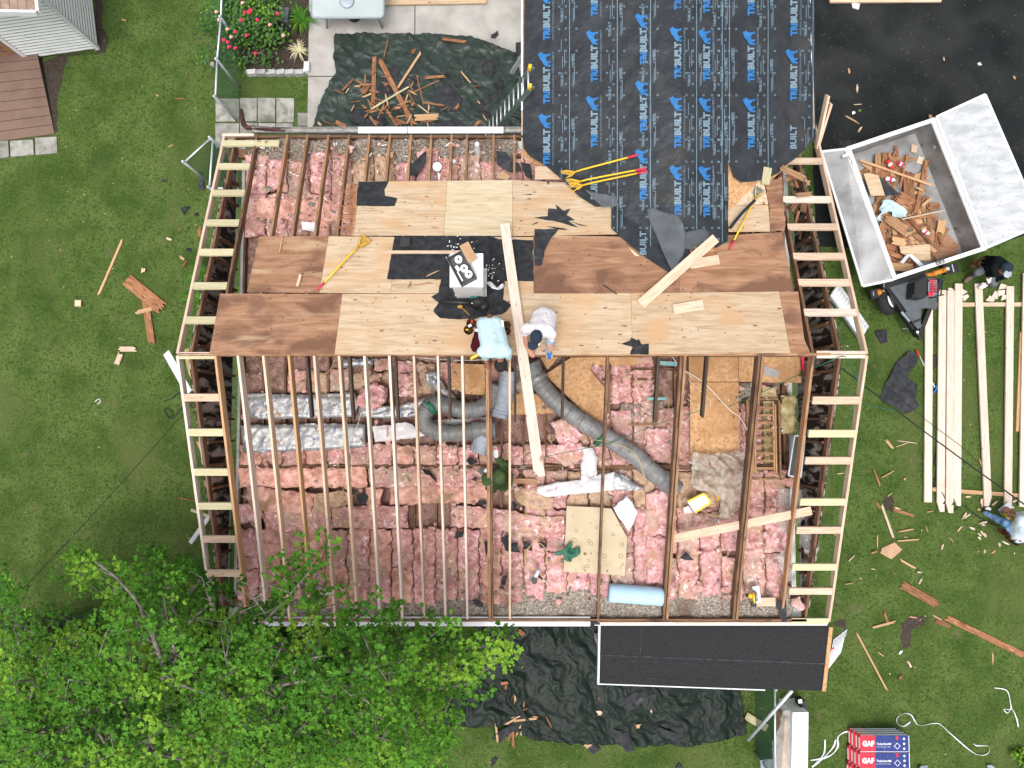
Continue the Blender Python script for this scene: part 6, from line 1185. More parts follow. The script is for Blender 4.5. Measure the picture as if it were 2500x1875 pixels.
for a in [(590, 688, 1020, 838, 13, 'fir_orange'), (872, 640, 820, 865, 11, 'plank_red'), (982, 680, 912, 1012, 26, 'plank_red'), (740, 640, 715, 860, 30, 'plank_red'), (695, 650, 705, 900, 34, 'old_timber_light'), (762, 722, 658, 802, 18, 'plank_red'), (750, 640, 802, 742, 18, 'plank_red'),
          (720, 912, 900, 1100, 11, 'old_timber_light'), (872, 750, 880, 965, 62, 'plank_red'), (800, 900, 900, 965, 90, 'plank_red'), (1010, 905, 940, 962, 15, 'fir_orange'), (980, 962, 1062, 950, 40, 'plank_red'), (1092, 978, 828, 1032, 8, 'fir'), (890, 1022, 1052, 1010, 18, 'plank_red'),
          (1072, 1020, 1055, 1118, 46, 'fir_orange'), (860, 1010, 1010, 1180, 15, 'plank_red'), (710, 1050, 725, 1172, 32, 'plank_red'), (740, 1010, 870, 1110, 60, 'old_timber_light'), (1050, 1118, 1072, 1190, 15, 'plank_red'), (775, 1150, 865, 1172, 46, 'fir_orange'), (750, 1222, 860, 1262, 24, 'plank_red'), (765, 1305, 900, 1312, 46, 'fir_orange'), (832, 1140, 872, 1215, 12, 'plank_red'), (1005, 778, 970, 800, 12, 'fir_orange'), (915, 845, 965, 870, 9, 'fir_orange')]:
    scrap('d', *a, .92, TL, .10, tilt=.05)
flat('board_piece', 'd', [(910, 1080), (1010, 1035), (1165, 1180), (1150, 1235), (1000, 1270), (905, 1180)], .86, 'ply_brown', 'large dark brown ply piece at the lower right inside the trailer', 'board')
flat('board_piece', 'd', [(612, 768), (640, 762), (700, 778), (735, 893), (655, 896)], 1.02, 'ply_new', 'yellow ply piece left of a dark triangle in the trailer', 'board')
flat('board_piece', 'd', [(700, 778), (824, 888), (735, 893)], 1.02, 'felt', 'dark triangular piece on the trailer load', 'board')
flat('board_piece', 'd', [(820, 1188), (995, 1175), (1000, 1270), (905, 1270), (828, 1225)], 1.02, 'ply_new', 'yellow ply piece near the lower trailer wall', 'board')
flat('board_piece', 'd', [(890, 598), (928, 606), (918, 648), (888, 640)], .84, 'fir', 'upper of two pale blocks at the trailer corner', 'board', .03); flat('board_piece', 'd', [(932, 662), (960, 676), (952, 714), (916, 704)], .84, 'fir', 'lower of two pale blocks at the trailer corner', 'board', .03)
crumple('d', [(715, 925), (760, 920), (830, 965), (862, 995), (850, 1020), (790, 1010), (750, 985), (720, 1010), (718, 1040), (680, 1045), (685, 1025), (705, 1000)], 1.06, 'shirt_blue', 'pale crumpled rag on the trailer load', 'rag', .12, 'crumpled_rag', .03, 5, .02)
flat('metal_strip', 'd', [(870, 1235), (890, 1232), (962, 1295), (940, 1308)], 1.08, 'white_paint', 'curved white strip near the trailer front', 'strip'); flat('metal_strip', 'd', [(822, 1280), (865, 1232), (882, 1240), (842, 1288)], 1.09, 'alum', 'grey metal strip beside the curved white strip', 'strip')
for i, ((x0, y0, x1, y1), m, lb) in enumerate([((748, 690, 785, 742), 'red', 'red drink bottle lying on the trailer load'), ((810, 705, 842, 718), 'petal', 'crushed pink can on the trailer load'), ((738, 795, 795, 805), 'pvc_white', 'clear white bottle on the trailer load'), ((952, 1092, 990, 1118), 'gypsum', 'white and pink can near the lower trailer board')]):
    a, b = ZP('d', x0, y0, 1.05), ZP('d', x1, y1, 1.05); bo = E('drink_container', (a + b) / 2, lb, 'drink container'); mb = MB(); mb.tube([a, a.lerp(b, .1), a.lerp(b, .7), b], [.025, .045, .045, .02], 10); mb.build('container_body', m, bo, True)
    mb = MB(); mb.tube([a.lerp(b, .35), a.lerp(b, .6)], .047, 10); mb.build('wrapper', 'paper_white' if i in (0, 1) else 'petal', bo, True)

# ------------------------------------------------ ladders
def ladder(a0, b0, off, n, rail, rung, label, rw=.03, rh=.08, rungw=.03, cap=None, nm='ladder', r0=.04, r1=.97):
    o = E(nm, a0, label, 'ladder'); b0 = Vector(b0); a0 = Vector(a0); up = Vector((0, 0, 1))
    beam('rail', a0, b0, rw, rh, rail, o); beam('rail', a0 + off, b0 + off, rw, rh, rail, o)
    for i in range(n):
        q = a0.lerp(b0, r0 + (r1 - r0) * i / (n - 1)) - Vector((0, 0, rh / 2)); mb = MB(); mb.tube([q, q + off], rungw / 2, 8); mb.build('rung', rung, o, True)
    if cap:
        d = (b0 - a0).normalized()
        for s_ in (Vector((0, 0, 0)), off): mb = MB(); mb.box(b0 + s_ - Vector((0, 0, rh / 2)), (rw * 1.7, rw * 2.2, rh * 1.2), math.atan2(d.y, d.x)); mb.build('end_cap', cap, o)
    return o
tA, tB = ZP('b', 2195, 448, 3.35), ZP('b', 2195, 578, 3.35); bA = ZP('b', 1888, 850, .2)
ladder(bA, tA, (tB - tA), 11, 'ladder_green', 'alum', 'green extension ladder with yellow caps leaning on the wing eave', .035, .09, .035, 'yellow')
a, b = ZP('b', 2135, 372, 2.3), ZP('b', 2060, 490, 1.6); beam('ladder_section', a, b, .05, .08, 'alum', None, label='short grey ladder section beside the wing eave', cat='ladder')
ladder(ZP('d', 425, 1470, .35), ZP('N', 25, 1560, .25), (ZP('N', 150, 1350, .25) - ZP('N', 25, 1560, .25)), 13, 'alum', 'white_vinyl', 'aluminium ladder lying on the grass beside the right gable', .05, .10, .10)
# step platform beside the porch
sp_ = E('step_platform', ZP('E', 1340, 1300, 0), 'white folding step ladder with dark treads leaning by the porch', 'step ladder')
q = [ZP('E', *p_, z) for p_, z in (((1393, 1228), 1.2), ((1368, 1335), .7), ((1272, 1462), .2), ((1254, 1448), .25), ((1303, 1302), 1.5))]
mb = MB(); mb.add(q + [v - Vector((0, 0, .04)) for v in q], [(4, 3, 2, 1, 0), (5, 6, 7, 8, 9)] + [(i, (i + 1) % 5, (i + 1) % 5 + 5, i + 5) for i in range(5)]); mb.build('side_panel', 'white_paint', sp_)
tq = [ZP('E', *p_, 1.55) for p_ in ((1418, 1158), (1398, 1222), (1298, 1306), (1310, 1240))]
mb = MB(); mb.add(tq + [v - Vector((0, 0, .03)) for v in tq], [(3, 2, 1, 0), (4, 5, 6, 7), (0, 1, 5, 4), (1, 2, 6, 5), (2, 3, 7, 6), (3, 0, 4, 7)]); tt = mb.build('tread_panel', 'grey_cloth', sp_)
mb = MB()
for i in range(10):
    for s_ in (.28, .72):
        t_ = (i + .5) / 10; a = tq[0].lerp(tq[3], t_ ) if s_ < .5 else tq[1].lerp(tq[2], t_); b = tq[1].lerp(tq[2], t_) if s_ < .5 else tq[0].lerp(tq[3], t_)
        q_ = a.lerp(b, .28); d_ = (b - a).normalized() * .045; w__ = (tq[3] - tq[0]).normalized() * .008; mb.add([q_ - d_ - w__ + Vector((0, 0, .004)), q_ + d_ - w__ + Vector((0, 0, .004)), q_ + d_ + w__ + Vector((0, 0, .004)), q_ - d_ + w__ + Vector((0, 0, .004))], [(0, 1, 2, 3)])
mb.build('grip_strip', 'gypsum', tt)
for k_, (x, y, z) in enumerate(((1300, 1306, 1.5), (1262, 1458, .25), (1322, 1232, 1.5), (1246, 1446, .25))): mb = MB(); mb.box(ZP('E', x, y, z), (.07, .03, .06), .4); mb.build('rubber_foot', 'handle_red', sp_)

# ------------------------------------------------ shed and ramp
sh = E('garden_shed', ZP('a', 812, 400, 0), 'white sided garden shed with tan shingles at the top left corner', 'shed')
cS = ZP('a', 812, 402, 0); dE = (ZP('a', 812, 402) - ZP('a', 380, 462)).normalized(); dN = Vector((-dE.y, dE.x, 0)); HT = 2.3
def siding(p0, d, L, n_, z0, z1, mat, par, nm='wall', hole=None):
    mb = MB(); zz = z0; st_ = .105
    while zz < z1 - .01:
        h = min(st_, z1 - zz); segs = [(0, L)] if not hole or zz > hole[2] else [(0, hole[0]), (hole[1], L)]
        for s0, s1 in segs:
            a, b = p0 + d * s0, p0 + d * s1; up = Vector((0, 0, 1))
            vs_ = [a + n_ * .05 + up * zz, b + n_ * .05 + up * zz, b + n_ * .004 + up * (zz + h), a + n_ * .004 + up * (zz + h), a - n_ * .03 + up * zz, b - n_ * .03 + up * zz]
            mb.add(vs_, [(0, 1, 2, 3), (0, 4, 5, 1)]); gq = n_ * .002; mb.add([vs_[0] + gq, vs_[1] + gq, vs_[1] + gq + up * .016 - n_ * .006, vs_[0] + gq + up * .016 - n_ * .006], [(0, 1, 2, 3)], 1)  # dark strip on each lip paints in the shadow line of the lap
        zz += st_
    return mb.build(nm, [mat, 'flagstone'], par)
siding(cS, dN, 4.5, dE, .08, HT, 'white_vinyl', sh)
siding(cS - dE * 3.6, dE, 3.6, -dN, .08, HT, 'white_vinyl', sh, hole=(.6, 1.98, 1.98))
for q, w_ in ((cS, .09),): mb = MB(); mb.box(q + Vector((0, 0, HT / 2)) , (w_, w_, HT), math.atan2(dE.y, dE.x)); mb.build('corner_trim', 'white_paint', sh)
q = cS - dE * 1.60
for s_ in (1.60, 3.02): mb = MB(); mb.box(cS - dE * s_ - dN * .02 + Vector((0, 0, 1.0)), (.09, .06, 2.0), math.atan2(dE.y, dE.x)); mb.build('door_trim', 'white_paint', sh)
mb = MB(); mb.box(cS - dE * 2.31 + dN * .06 + Vector((0, 0, 1.0)), (1.34, .04, 1.96), math.atan2(dE.y, dE.x)); mb.build('door', 'old_timber_light', sh)
mb = MB(); mb.box(cS - dE * 1.8 + dN * 2.25 + Vector((0, 0, .05)), (3.56, 4.4, .1), math.atan2(dE.y, dE.x)); mb.build('base', 'dark_timber', sh)
rc = ZP('a', 300, 92, 2.42); mb = MB(); a = rc; b = rc - dE * 2.0 + Vector((0, 0, .55)); 
mb.add([a, b, b + dN * 5, a + dN * 5] + [v - Vector((0, 0, .06)) for v in (a, b, b + dN * 5, a + dN * 5)], [(0, 3, 2, 1), (4, 5, 6, 7), (0, 1, 5, 4), (1, 2, 6, 5), (2, 3, 7, 6), (3, 0, 4, 7)])
c_ = rc - dE * 4.0; mb.add([b, c_, c_ + dN * 5, b + dN * 5], [(0, 3, 2, 1)])
for i in range(8):
    for j in range(18): pass
for i in range(14):
    t0 = i / 14; p0 = a.lerp(b, t0); mb.add([p0 + Vector((0, 0, .012)) + dN * .02, a.lerp(b, t0 + 1 / 14) + Vector((0, 0, .003)) + dN * .02, a.lerp(b, t0 + 1 / 14) + Vector((0, 0, .003)) + dN * 5, p0 + Vector((0, 0, .012)) + dN * 5], [(0, 3, 2, 1)])
mb.build('roof', 'shed_shingle', sh)
beam('fascia', rc - dN * .01 + Vector((0, 0, .015)), rc - dE * 2.0 - dN * .01 + Vector((0, 0, .565)), .05, .14, 'white_paint', sh); beam('fascia', rc + Vector((0, 0, .012)) + dE * .03, rc + dN * 5 + Vector((0, 0, .012)) + dE * .03, .06, .10, 'white_paint', sh)
rp = E('ramp', ZP('a', 200, 800, 0), 'brown painted plank ramp at the shed door', 'ramp')
A0, A1, A2, A3 = ZP('a', -60, 445, .16), ZP('a', 300, 412, .16), ZP('a', 452, 1112, .03), ZP('a', -60, 1180, .03)
mb = MB(); n_ = 9
for i in range(n_):
    t0, t1 = (i + .04) / n_, (i + .98) / n_; v = [A0.lerp(A3, t0), A1.lerp(A2, t0), A1.lerp(A2, t1), A0.lerp(A3, t1)]; mb.add(v + [u_ - Vector((0, 0, .03)) for u_ in v], [(3, 2, 1, 0), (4, 5, 6, 7), (0, 1, 5, 4), (2, 3, 7, 6), (1, 2, 6, 5)])
mb.build('plank_deck', 'deck_paint', rp)
mb = MB(); mb.add([A1 - Vector((0, 0, .03)), A2 - Vector((0, 0, .03)), A2 - Vector((0, 0, .05)), A1 - Vector((0, 0, .17))], [(0, 1, 2, 3)]); mb.build('side_rail', 'dark_timber', rp)
# ------------------------------------------------ fences
def fence(pts, label, posts=True, h=1.2, mesh='mesh_green', name='chain_link_fence', kz=None):
    o = E(name, pts[0].xy.to_3d(), label, 'fence')
    for i in range(len(pts) - 1):
        a, b = pts[i].copy(), pts[i + 1].copy(); a.z = b.z = h; L = (b - a).length; d = (b - a) / L
        mb = MB(); mb.tube([a, b], .021, 8); mb.build('top_rail', 'galv', o, True)
        mb = MB(); k = int((L + h) / .075)
        for j in range(k):
            s0 = j * .075 - h
            for sg in (1, -1):
                x0, x1 = s0, s0 + h; z0, z1 = (0.03, h) if sg > 0 else (h, .03)
                if x0 < 0: z0 += (0 - x0) / h * (z1 - z0); x0_ = 0
                else: x0_ = x0
                if x1 > L: z1 = z0 + (L - x0_) / (x1 - x0_) * (z1 - z0); x1_ = L
                else: x1_ = x1
                if x1_ - x0_ < .02: continue
                p0, p1 = a + d * x0_, a + d * x1_; p0.z, p1.z = z0, z1; nrm = Vector((-d.y, d.x, 0)) * .004; upv = Vector((0, 0, .004))
                mb.add([p0 - nrm, p1 - nrm, p1 + nrm, p0 + nrm], [(0, 1, 2, 3)]); mb.add([p0 - upv, p1 - upv, p1 + upv, p0 + upv], [(0, 1, 2, 3)])
        mb.build('chain_link_mesh', mesh, o)
    for p_ in pts:
        mb = MB(); mb.tube([Vector((p_.x, p_.y, 0)), Vector((p_.x, p_.y, h + .05))], .028, 8); mb.ball(Vector((p_.x, p_.y, h + .06)), .035, nu=8, nv=5); mb.build('post', 'galv', o, True)
    return o
fence([ZP('a', 1850, -260, 1.2), ZP('a', 1835, 150, 1.2), ZP('a', 1803, 500, 1.2), ZP('a', 1790, 810, 1.2)], 'green chain-link fence running up beside the rose bush')
fence([ZP('a', 1768, 1165, 1.2), ZP('a', 1740, 1562, 1.2), ZP('a', 1960, 1565, 1.2)], 'chain-link fence corner beside the north-west roof overhang')
fence([ZP('a', 1530, 1350, 1.2), ZP('a', 1750, 1150, 1.2)], 'open chain-link gate leaf standing at an angle on the lawn', name='chain_link_gate')
fence([ZP('G', 530, 500, 1.2), ZP('G', 533, 1120, 1.2)], 'green chain-link fence by the white boxes at the bottom')
for (k, x, y, z) in (('a', 1770, 540, 1.1),): mb = MB(); mb.box(ZP(k, x, y, z), (.07, .08, .1)); mb.build('gate_latch', 'flagstone', None, label='pale latch box on the chain-link fence post', cat='latch')
mb = MB(); mb.tube([ZP('G', 350, 848, .5), ZP('G', 645, 515, 2.1)], .035, 8); o = mb.build('downspout_pole', 'alum', None, True, label='long grey metal pole leaning on the porch edge', cat='pole')
beam('loose_timber', ZP('G', 335, 685, .06), ZP('G', 478, 770, .10), .16, .04, 'treated_pine', None, label='yellowish board on the grass beside the south tarp', cat='timber')
# brown downspout on the gutter
gt = MB(); gt.tube([ZP('b', 245, 745, 2.0), ZP('b', 262, 840, 2.4), ZP('b', 285, 862, 2.55), ZP('b', 420, 868, 2.6), ZP('b', 540, 885, 2.62)], [.045, .05, .05, .045, .02], 6); gt.build('downspout', 'brown_metal', None, label='bent brown downspout hanging off the north-west gutter corner', cat='downspout')
beam('siding_strip', ZP('A', 15, 60, .3), ZP('A', 180, 350, .9), .16, .02, 'white_paint', None, label='bundle of white trim strips under the left ridge corner', cat='trim strip')
beam('siding_strip', ZP('A', 325, 1250, .6), ZP('A', 190, 1440, .3), .09, .02, 'white_paint', None, label='white trim strip hanging under the left overhang', cat='trim strip')
beam('siding_strip', ZP('A', 195, 1200, .6), ZP('A', 330, 1250, .7), .06, .02, 'treated_pine', None, label='pale yellow strip crossing the white trim strip', cat='trim strip')
flat('foam_sheet', 'A', [(150, 40), (215, 20), (240, 190), (190, 240), (160, 150)], 1.2, 'yellow_batt', 'pale yellow sheet standing outside the left gable', 'sheet', .02)
# ------------------------------------------------ patio table
tb = E('patio_table', ZP('b', 962, 20, .05), 'frosted glass patio table with rounded metal frame', 'table')
c0, c1 = ZP('b', 718, 120, .75), ZP('b', 1208, 100, .75); yT = ZP('b', 960, -240, .75).y; x0, x1, y0 = c0.x, c1.x, c0.y
def rr_(x0, y0, x1, y1, r, z, n=6): return [Vector((cx + r * math.cos(t), cy + r * math.sin(t), z)) for cx, cy, a0 in ((x1 - r, y1 - r, 0), (x0 + r, y1 - r, 90), (x0 + r, y0 + r, 180), (x1 - r, y0 + r, 270)) for t in [R(a0 + 90 * i / n) for i in range(n + 1)]]
mb = MB(); ring = rr_(x0, y0, x1, yT, .10, .75); mb.tube(ring + [ring[0]], .022, 8); mb.build('table_rim', 'grey_plastic', tb, True)
mb = MB(); mb.prism([q.xy for q in rr_(x0 + .01, y0 + .01, x1 - .01, yT - .01, .09, .75)], .742, .752); mb.build('glass_top', 'glass', tb)
for (xx, yy, sx_) in ((832, 120, -1), (1148, 105, 1)):
    t_ = ZP('b', xx, yy - 30, .7); f_ = ZP('b', xx + (-8 if sx_ < 0 else 50), 188, .07); mb = MB(); mb.tube([t_, (t_ + f_) / 2 + Vector((0, 0, .05)), f_], .022, 8); mb.build('leg', 'grey_plastic', tb, True)
    f2_ = Vector((f_.x, 2 * yT - f_.y - 1.0, .07)); mb = MB(); mb.tube([Vector((t_.x, yT - .1, .7)), f2_], .022, 8); mb.build('leg', 'grey_plastic', tb, True)
q = ZP('b', 1010, 118, .06); mb = MB(); mb.tube([Vector((q.x, q.y + .05, .05)), Vector((q.x, q.y + .05, .12))], .16, 20); mb.build('umbrella_base', 'black_plastic', tb, True)
mb = MB(); q = ZP('b', 960, 10, .76); mb.tube([q, q + Vector((0, 0, .02))], [.16, .13], 18); mb.build('centre_plate', 'duct_blue', tb, True)
flat('pale_board', 'b', [(1210, -40), (1900, -40), (1900, 22), (1212, 32)], .12, 'ply_new', 'yellow board at top edge beside the patio table', 'board', .04)
flat('pale_board', 'c', [(2140, -20), (2900, -20), (2900, 10), (2150, 15)], .10, 'fir', 'stack of pale boards on the driveway at the top edge', 'board', .05)
flat('timber_offcut', 'W', [(1840, 5), (1858, 8), (1855, 20), (1842, 16)], .06, 'glove_white', 'small pale block on the driveway near the top edge', 'offcut', .03)
# planting
def leafy(name, k, cx, cy, rx, ry, n, hh, mats, label, cat, lf=.045, fl=0, z0=.0, stems=True, grp=None):
    o = E(name, ZP(k, cx, cy, 0), label, cat, grp); r_ = random.Random(n); mb = MB(); cen = ZP(k, cx, cy, 0); w_ = rx * ZM[k][2] / FPX * 15; h_ = ry * ZM[k][2] / FPX * 15
    cl = [(r_.gauss(0, .5), r_.gauss(0, .5), r_.uniform(.35, 1)) for _ in range(max(6, n // 60))]
    for i in range(n):
        c_ = r_.choice(cl); q = cen + Vector(((c_[0] + r_.gauss(0, .22)) * w_ * .8, (c_[1] + r_.gauss(0, .22)) * h_ * .8, z0 + hh * c_[2] * (1 - .45 * min(1, c_[0] ** 2 + c_[1] ** 2)) + r_.gauss(0, .06)))
        a = r_.uniform(0, 6.28); t = r_.uniform(-.5, .5); u_ = Vector((math.cos(a), math.sin(a), t)) * lf; v_ = Vector((-math.sin(a), math.cos(a), r_.uniform(-.4, .4))) * lf * .55
        mb.add([q - u_ * .1, q + u_ * .5 + v_, q + u_ * 1.1, q + u_ * .5 - v_], [(0, 1, 2, 3)], r_.choice([0, 0, 1]) if len(mats) > 1 else 0)
    mb.build('foliage', mats, o)
    if stems:
        mb = MB()
        for c_ in cl: mb.tube([cen, cen + Vector((c_[0] * w_ * .7, c_[1] * h_ * .7, hh * c_[2] * .7))], .01, 5)
        mb.build('stem', 'bark', o)
    return o, cen, w_, h_
o, cen, w_, h_ = leafy('rose_bush', 'b', 325, 215, 250, 220, 6500, 1.1, ['leaf_dark', 'leaf'], 'rose bush with red blooms beside the chain-link fence', 'bush', .055)
for i, (x, y) in enumerate([(308, 68), (270, 85), (245, 137), (355, 135), (438, 168), (490, 92), (205, 215), (282, 240), (178, 250), (128, 270), (155, 285), (343, 360), (205, 325), (163, 318), (152, 198), (78, 80), (300, 85), (95, 135), (530, 240), (255, 20)]):
    q = ZP('b', x, y, 1.12); mb = MB(); pl = i in (8, 14, 15, 17, 18, 4, 19)
    for j in range(9): a = j * 2.4; rr2 = .008 + .0028 * j; mb.ball(q + Vector((math.cos(a) * rr2, math.sin(a) * rr2, .01 * (9 - j) / 3)), (.018, .018, .010), nu=6, nv=4)
    mb.build('bloom', 'petal_pale' if pl else 'petal', o)
def blades(name, k, cx, cy, L, n, mat, label, z=.05):
    r_ = random.Random(n); cen = ZP(k, cx, cy, z); mb = MB()
    for i in range(n):
        a = r_.uniform(0, 6.28); l = L * r_.uniform(.5, 1.1); d = Vector((math.cos(a), math.sin(a), 0)); s_ = Vector((-d.y, d.x, 0)) * .009
        p = [cen + d * l * t + Vector((0, 0, l * (1.6 * t - 1.5 * t * t))) for t in (0, .35, .7, 1)]
        mb.add([p[0] - s_, p[0] + s_, p[1] + s_, p[1] - s_, p[2] + s_ * .7, p[2] - s_ * .7, p[3]], [(0, 1, 2, 3), (3, 2, 4, 5), (5, 4, 6)])
    return mb.build(name, mat, None, label=label, cat='plant')
blades('day_lily', 'b', 662, 140, .48, 90, 'leaf', 'bright green strappy plant in the rose bed', .08)
blades('striped_grass', 'b', 640, 352, .30, 50, 'treated_pine', 'pale spiky plant near the edging of the rose bed', .08)
blades('day_lily', 'b', 440, 10, .45, 70, 'leaf', 'green leafy plant at top edge of the rose bed', .08)
blades('ornamental_grass', 'e', 262, 905, .55, 80, 'leaf', 'upper long bladed plant under the left overhang', .05)
blades('ornamental_grass', 'e', 225, 1060, .50, 70, 'leaf', 'lower long bladed plant under the left overhang', .05)
flat('utility_box', 'b', [(485, 38), (568, 52), (555, 150), (465, 130)], .35, 'deck_grey', 'dark grey utility box behind the rose bush', 'box', .33)
# small bush sprouts at the right bottom edge
leafy('shrub', 'G', 2190, 980, 90, 80, 500, .4, ['leaf'], 'light green shrub at the bottom right edge', 'shrub', .06)
# ------------------------------------------------ shingle bundles
SBX0, SBX1 = 1105, 1440
rowy = [(818, 928), (934, 1042), (1048, 1160)]
for L_ in range(4):
    z1 = .42 - L_ * .095; z0 = z1 - .085
    for ri, (ya, yb_) in enumerate(rowy):
        sx_ = -.03 * L_ + .01 * ((ri + L_) % 2); q0, q1 = ZP('G', SBX0 - ri * 6, ya, .42), ZP('G', SBX1, yb_, .42); x0, x1, y0, y1 = q0.x + sx_, q1.x + sx_, q1.y, q0.y
        lb = {0: 'top', 1: 'second', 2: 'third', 3: 'bottom'}[L_] + ' layer blue and red shingle bundle, ' + ('upper row', 'middle row', 'row cut by the photo edge')[ri] + ' of the stack'
        o = E('shingle_bundle', ((x0 + x1) / 2, (y0 + y1) / 2, z0), lb, 'shingle bundle', 'stacked bundles of shingles')
        xs_ = x0 + (x1 - x0) * .31
        mb = MB(); mb.box(((xs_ + x1) / 2, (y0 + y1) / 2, (z0 + z1) / 2), (x1 - xs_, y1 - y0, z1 - z0)); mb.build('wrapper', 'bundle_blue', o)
        mb = MB(); mb.box(((x0 + xs_) / 2, (y0 + y1) / 2, (z0 + z1) / 2), (xs_ - x0, y1 - y0, z1 - z0 - .001)); mb.build('wrapper_end', 'bundle_red', o)
        mb = MB(); mb.box(((x0 + x1) / 2, y1 + .002, (z0 + z1) / 2), (x1 - x0 - .05, .004, .05)); mb.box((x0 - .002, (y0 + y1) / 2, (z0 + z1) / 2), (.004, y1 - y0 - .1, .05)); mb.box(((x0 + x1) / 2, y0 + .004, z1 + .001), (x1 - x0, .008, .002)); mb.box((x1 - .01, (y0 + y1) / 2, z1 + .001), (.012, y1 - y0, .002)); mb.build('wrapper_trim', 'gypsum', o)
        if L_ == 0:
            tm = MB(); H_ = y1 - y0; W_ = x1 - x0
            def wp(fx, fy): return lambda a_, b_: Vector((x0 + W_ * fx + a_, y0 + H_ * fy - b_, z1 + .004))
            put_text(tm, 'GAF', 0, 0, W_ * .24, H_ * .36, 0, wp(.045, .33), ang=0, bold=.05)
            put_text(tm, 'Timberline', 0, 0, W_ * .22, H_ * .15, 0, wp(.33, .42), ang=0, bold=.01); put_text(tm, 'HD', 0, 0, W_ * .07, H_ * .12, 0, wp(.56, .43), ang=0, bold=.04)
            put_text(tm, 'Lifetime High Definition Shingles', 0, 0, W_ * .28, H_ * .06, 0, wp(.33, .27), ang=0, bold=.0)
            tm.build('printed_lettering', 'gypsum', o); tm = MB()
            for i, fy in enumerate((.2, .5, .8)): cx_, cy_, s_ = x0 + W_ * .89, y0 + H_ * fy, .028; tm.add([(cx_ - s_, cy_, z1 + .004), (cx_, cy_ - s_, z1 + .004), (cx_ + s_, cy_, z1 + .004), (cx_, cy_ + s_, z1 + .004)], [(0, 1, 2, 3)])
            cx_, cy_, s_ = x0 + W_ * .75, y0 + H_ * .36, .07; tm.add([(cx_ - s_, cy_, z1 + .0036), (cx_, cy_ - s_, z1 + .0036), (cx_ + s_, cy_, z1 + .0036), (cx_, cy_ + s_, z1 + .0036)], [(0, 1, 2, 3)])
            s_ = .058; tm.add([(cx_ - s_, cy_, z1 + .0045), (cx_, cy_ - s_, z1 + .0045), (cx_ + s_, cy_, z1 + .0045), (cx_, cy_ + s_, z1 + .0045)], [(0, 1, 2, 3)], 1)
            tm.build('printed_emblem', ['gypsum', 'bundle_blue'], o)
            tm = MB(); tm.box((cx_, y1 - .045, z1 + .002), (.05, .08, .003)); tm.build('printed_stripe', 'bundle_red', o)
# ------------------------------------------------ wrapped boxes
wb = E('wrapped_boxes', ZP('G', 670, 850, 0), 'tall white and brown boxes wrapped in clear plastic by the fence', 'box stack')
q = [ZP('G', *p_, .75) for p_ in ((650, 662), (757, 660), (752, 1120), (640, 1120))]; mb = MB(); mb.prism([v.xy for v in q], 0, .75); mb.build('white_box', 'paper_white', wb)
q = [ZP('G', *p_, .5) for p_ in ((600, 700), (648, 700), (638, 1120), (570, 1120))]; mb = MB(); mb.prism([v.xy for v in q], 0, .5); mb.build('brown_box', 'cardboard', wb)
q = [ZP('G', *p_, .6) for p_ in ((560, 700), (600, 650), (700, 640), (755, 655), (650, 672), (640, 1120), (520, 1120), (500, 850), (540, 780))]; mb = sheet([v.xy for v in q], lambda x, y: .60 + .07 * rid(x, y, 2.2) + .03 * rid(x, y, 6), .05, 0, edge=.03); mb.build('plastic_wrap', 'clear_plastic', wb, True)
mb = MB(); q = ZP('G', 705, 600, .35); mb.box(q, (.13, .20, .3), .2); mb.build('black_bin', 'black_plastic', None, label='small black case just above the wrapped boxes', cat='case')
flat('paper_label', 'G', [(688, 575), (713, 572), (715, 600), (690, 602)], .52, 'paper_white', 'white paper on the small black case', 'paper', .004)
flat('glass_pane', 'G', [(432, 985), (530, 972), (570, 1110), (440, 1110)], .5, 'grey_plastic', 'teal edged panel leaning at the bottom fence', 'panel', .03)
def strap(k, pts, label, w=.008, z=.03):
    P3 = smooth_path([ZP(k, q[0], q[1], z + (q[2] if len(q) > 2 else 0)) for q in pts], 8); mb = MB(); vs_ = []; n_ = len(P3)
    for i, q in enumerate(P3):
        t = (P3[min(i + 1, n_ - 1)] - P3[max(i - 1, 0)]).normalized(); s_ = Vector((-t.y, t.x, 0)) * w * (1 + .4 * math.sin(i * .35)); vs_ += [q - s_, q + s_ + Vector((0, 0, .012))]
    mb.add(vs_, [(2 * i, 2 * i + 1, 2 * i + 3, 2 * i + 2) for i in range(n_ - 1)]); return mb.build('packing_strap', 'pvc_white', None, label=label, cat='strap')
strap('G', [(1445, 725), (1400, 755), (1360, 740), (1355, 700), (1400, 668), (1450, 680), (1500, 748), (1600, 735), (1650, 745), (1710, 800), (1850, 920), (1920, 950), (1970, 935), (1970, 890), (1890, 885), (1870, 870)], 'long white packing strap curling over the grass')
strap('G', [(2010, 495), (2095, 515), (2120, 600), (2120, 640), (2075, 640), (2100, 665), (2130, 640), (2160, 700), (2172, 760)], 'short white packing strap knot near the right edge')
strap('G', [(1055, 790), (1000, 795), (955, 830), (955, 890), (920, 940), (860, 970), (770, 985)], 'white strap from the shingle stack to the boxes', .012)
strap('G', [(940, 845), (920, 900), (840, 985), (780, 1030)], 'inner white strap between the stack and boxes', .010)
strap('G', [(868, 845), (860, 940), (800, 1010)], 'left white strap end beside the wrapped boxes', .010)
crumple('G', [(1490, 1037), (1520, 1018), (1560, 1022), (1580, 1060), (1500, 1070)], .06, 'grey_plastic', 'small crumpled grey plastic at the bottom edge', 'litter', .05, 'plastic_litter')
crumple('G', [(1960, 1020), (1990, 1015), (2020, 1037), (1970, 1050)], .06, 'grey_plastic', 'small crumpled plastic near the bottom right edge', 'litter', .05, 'plastic_litter')
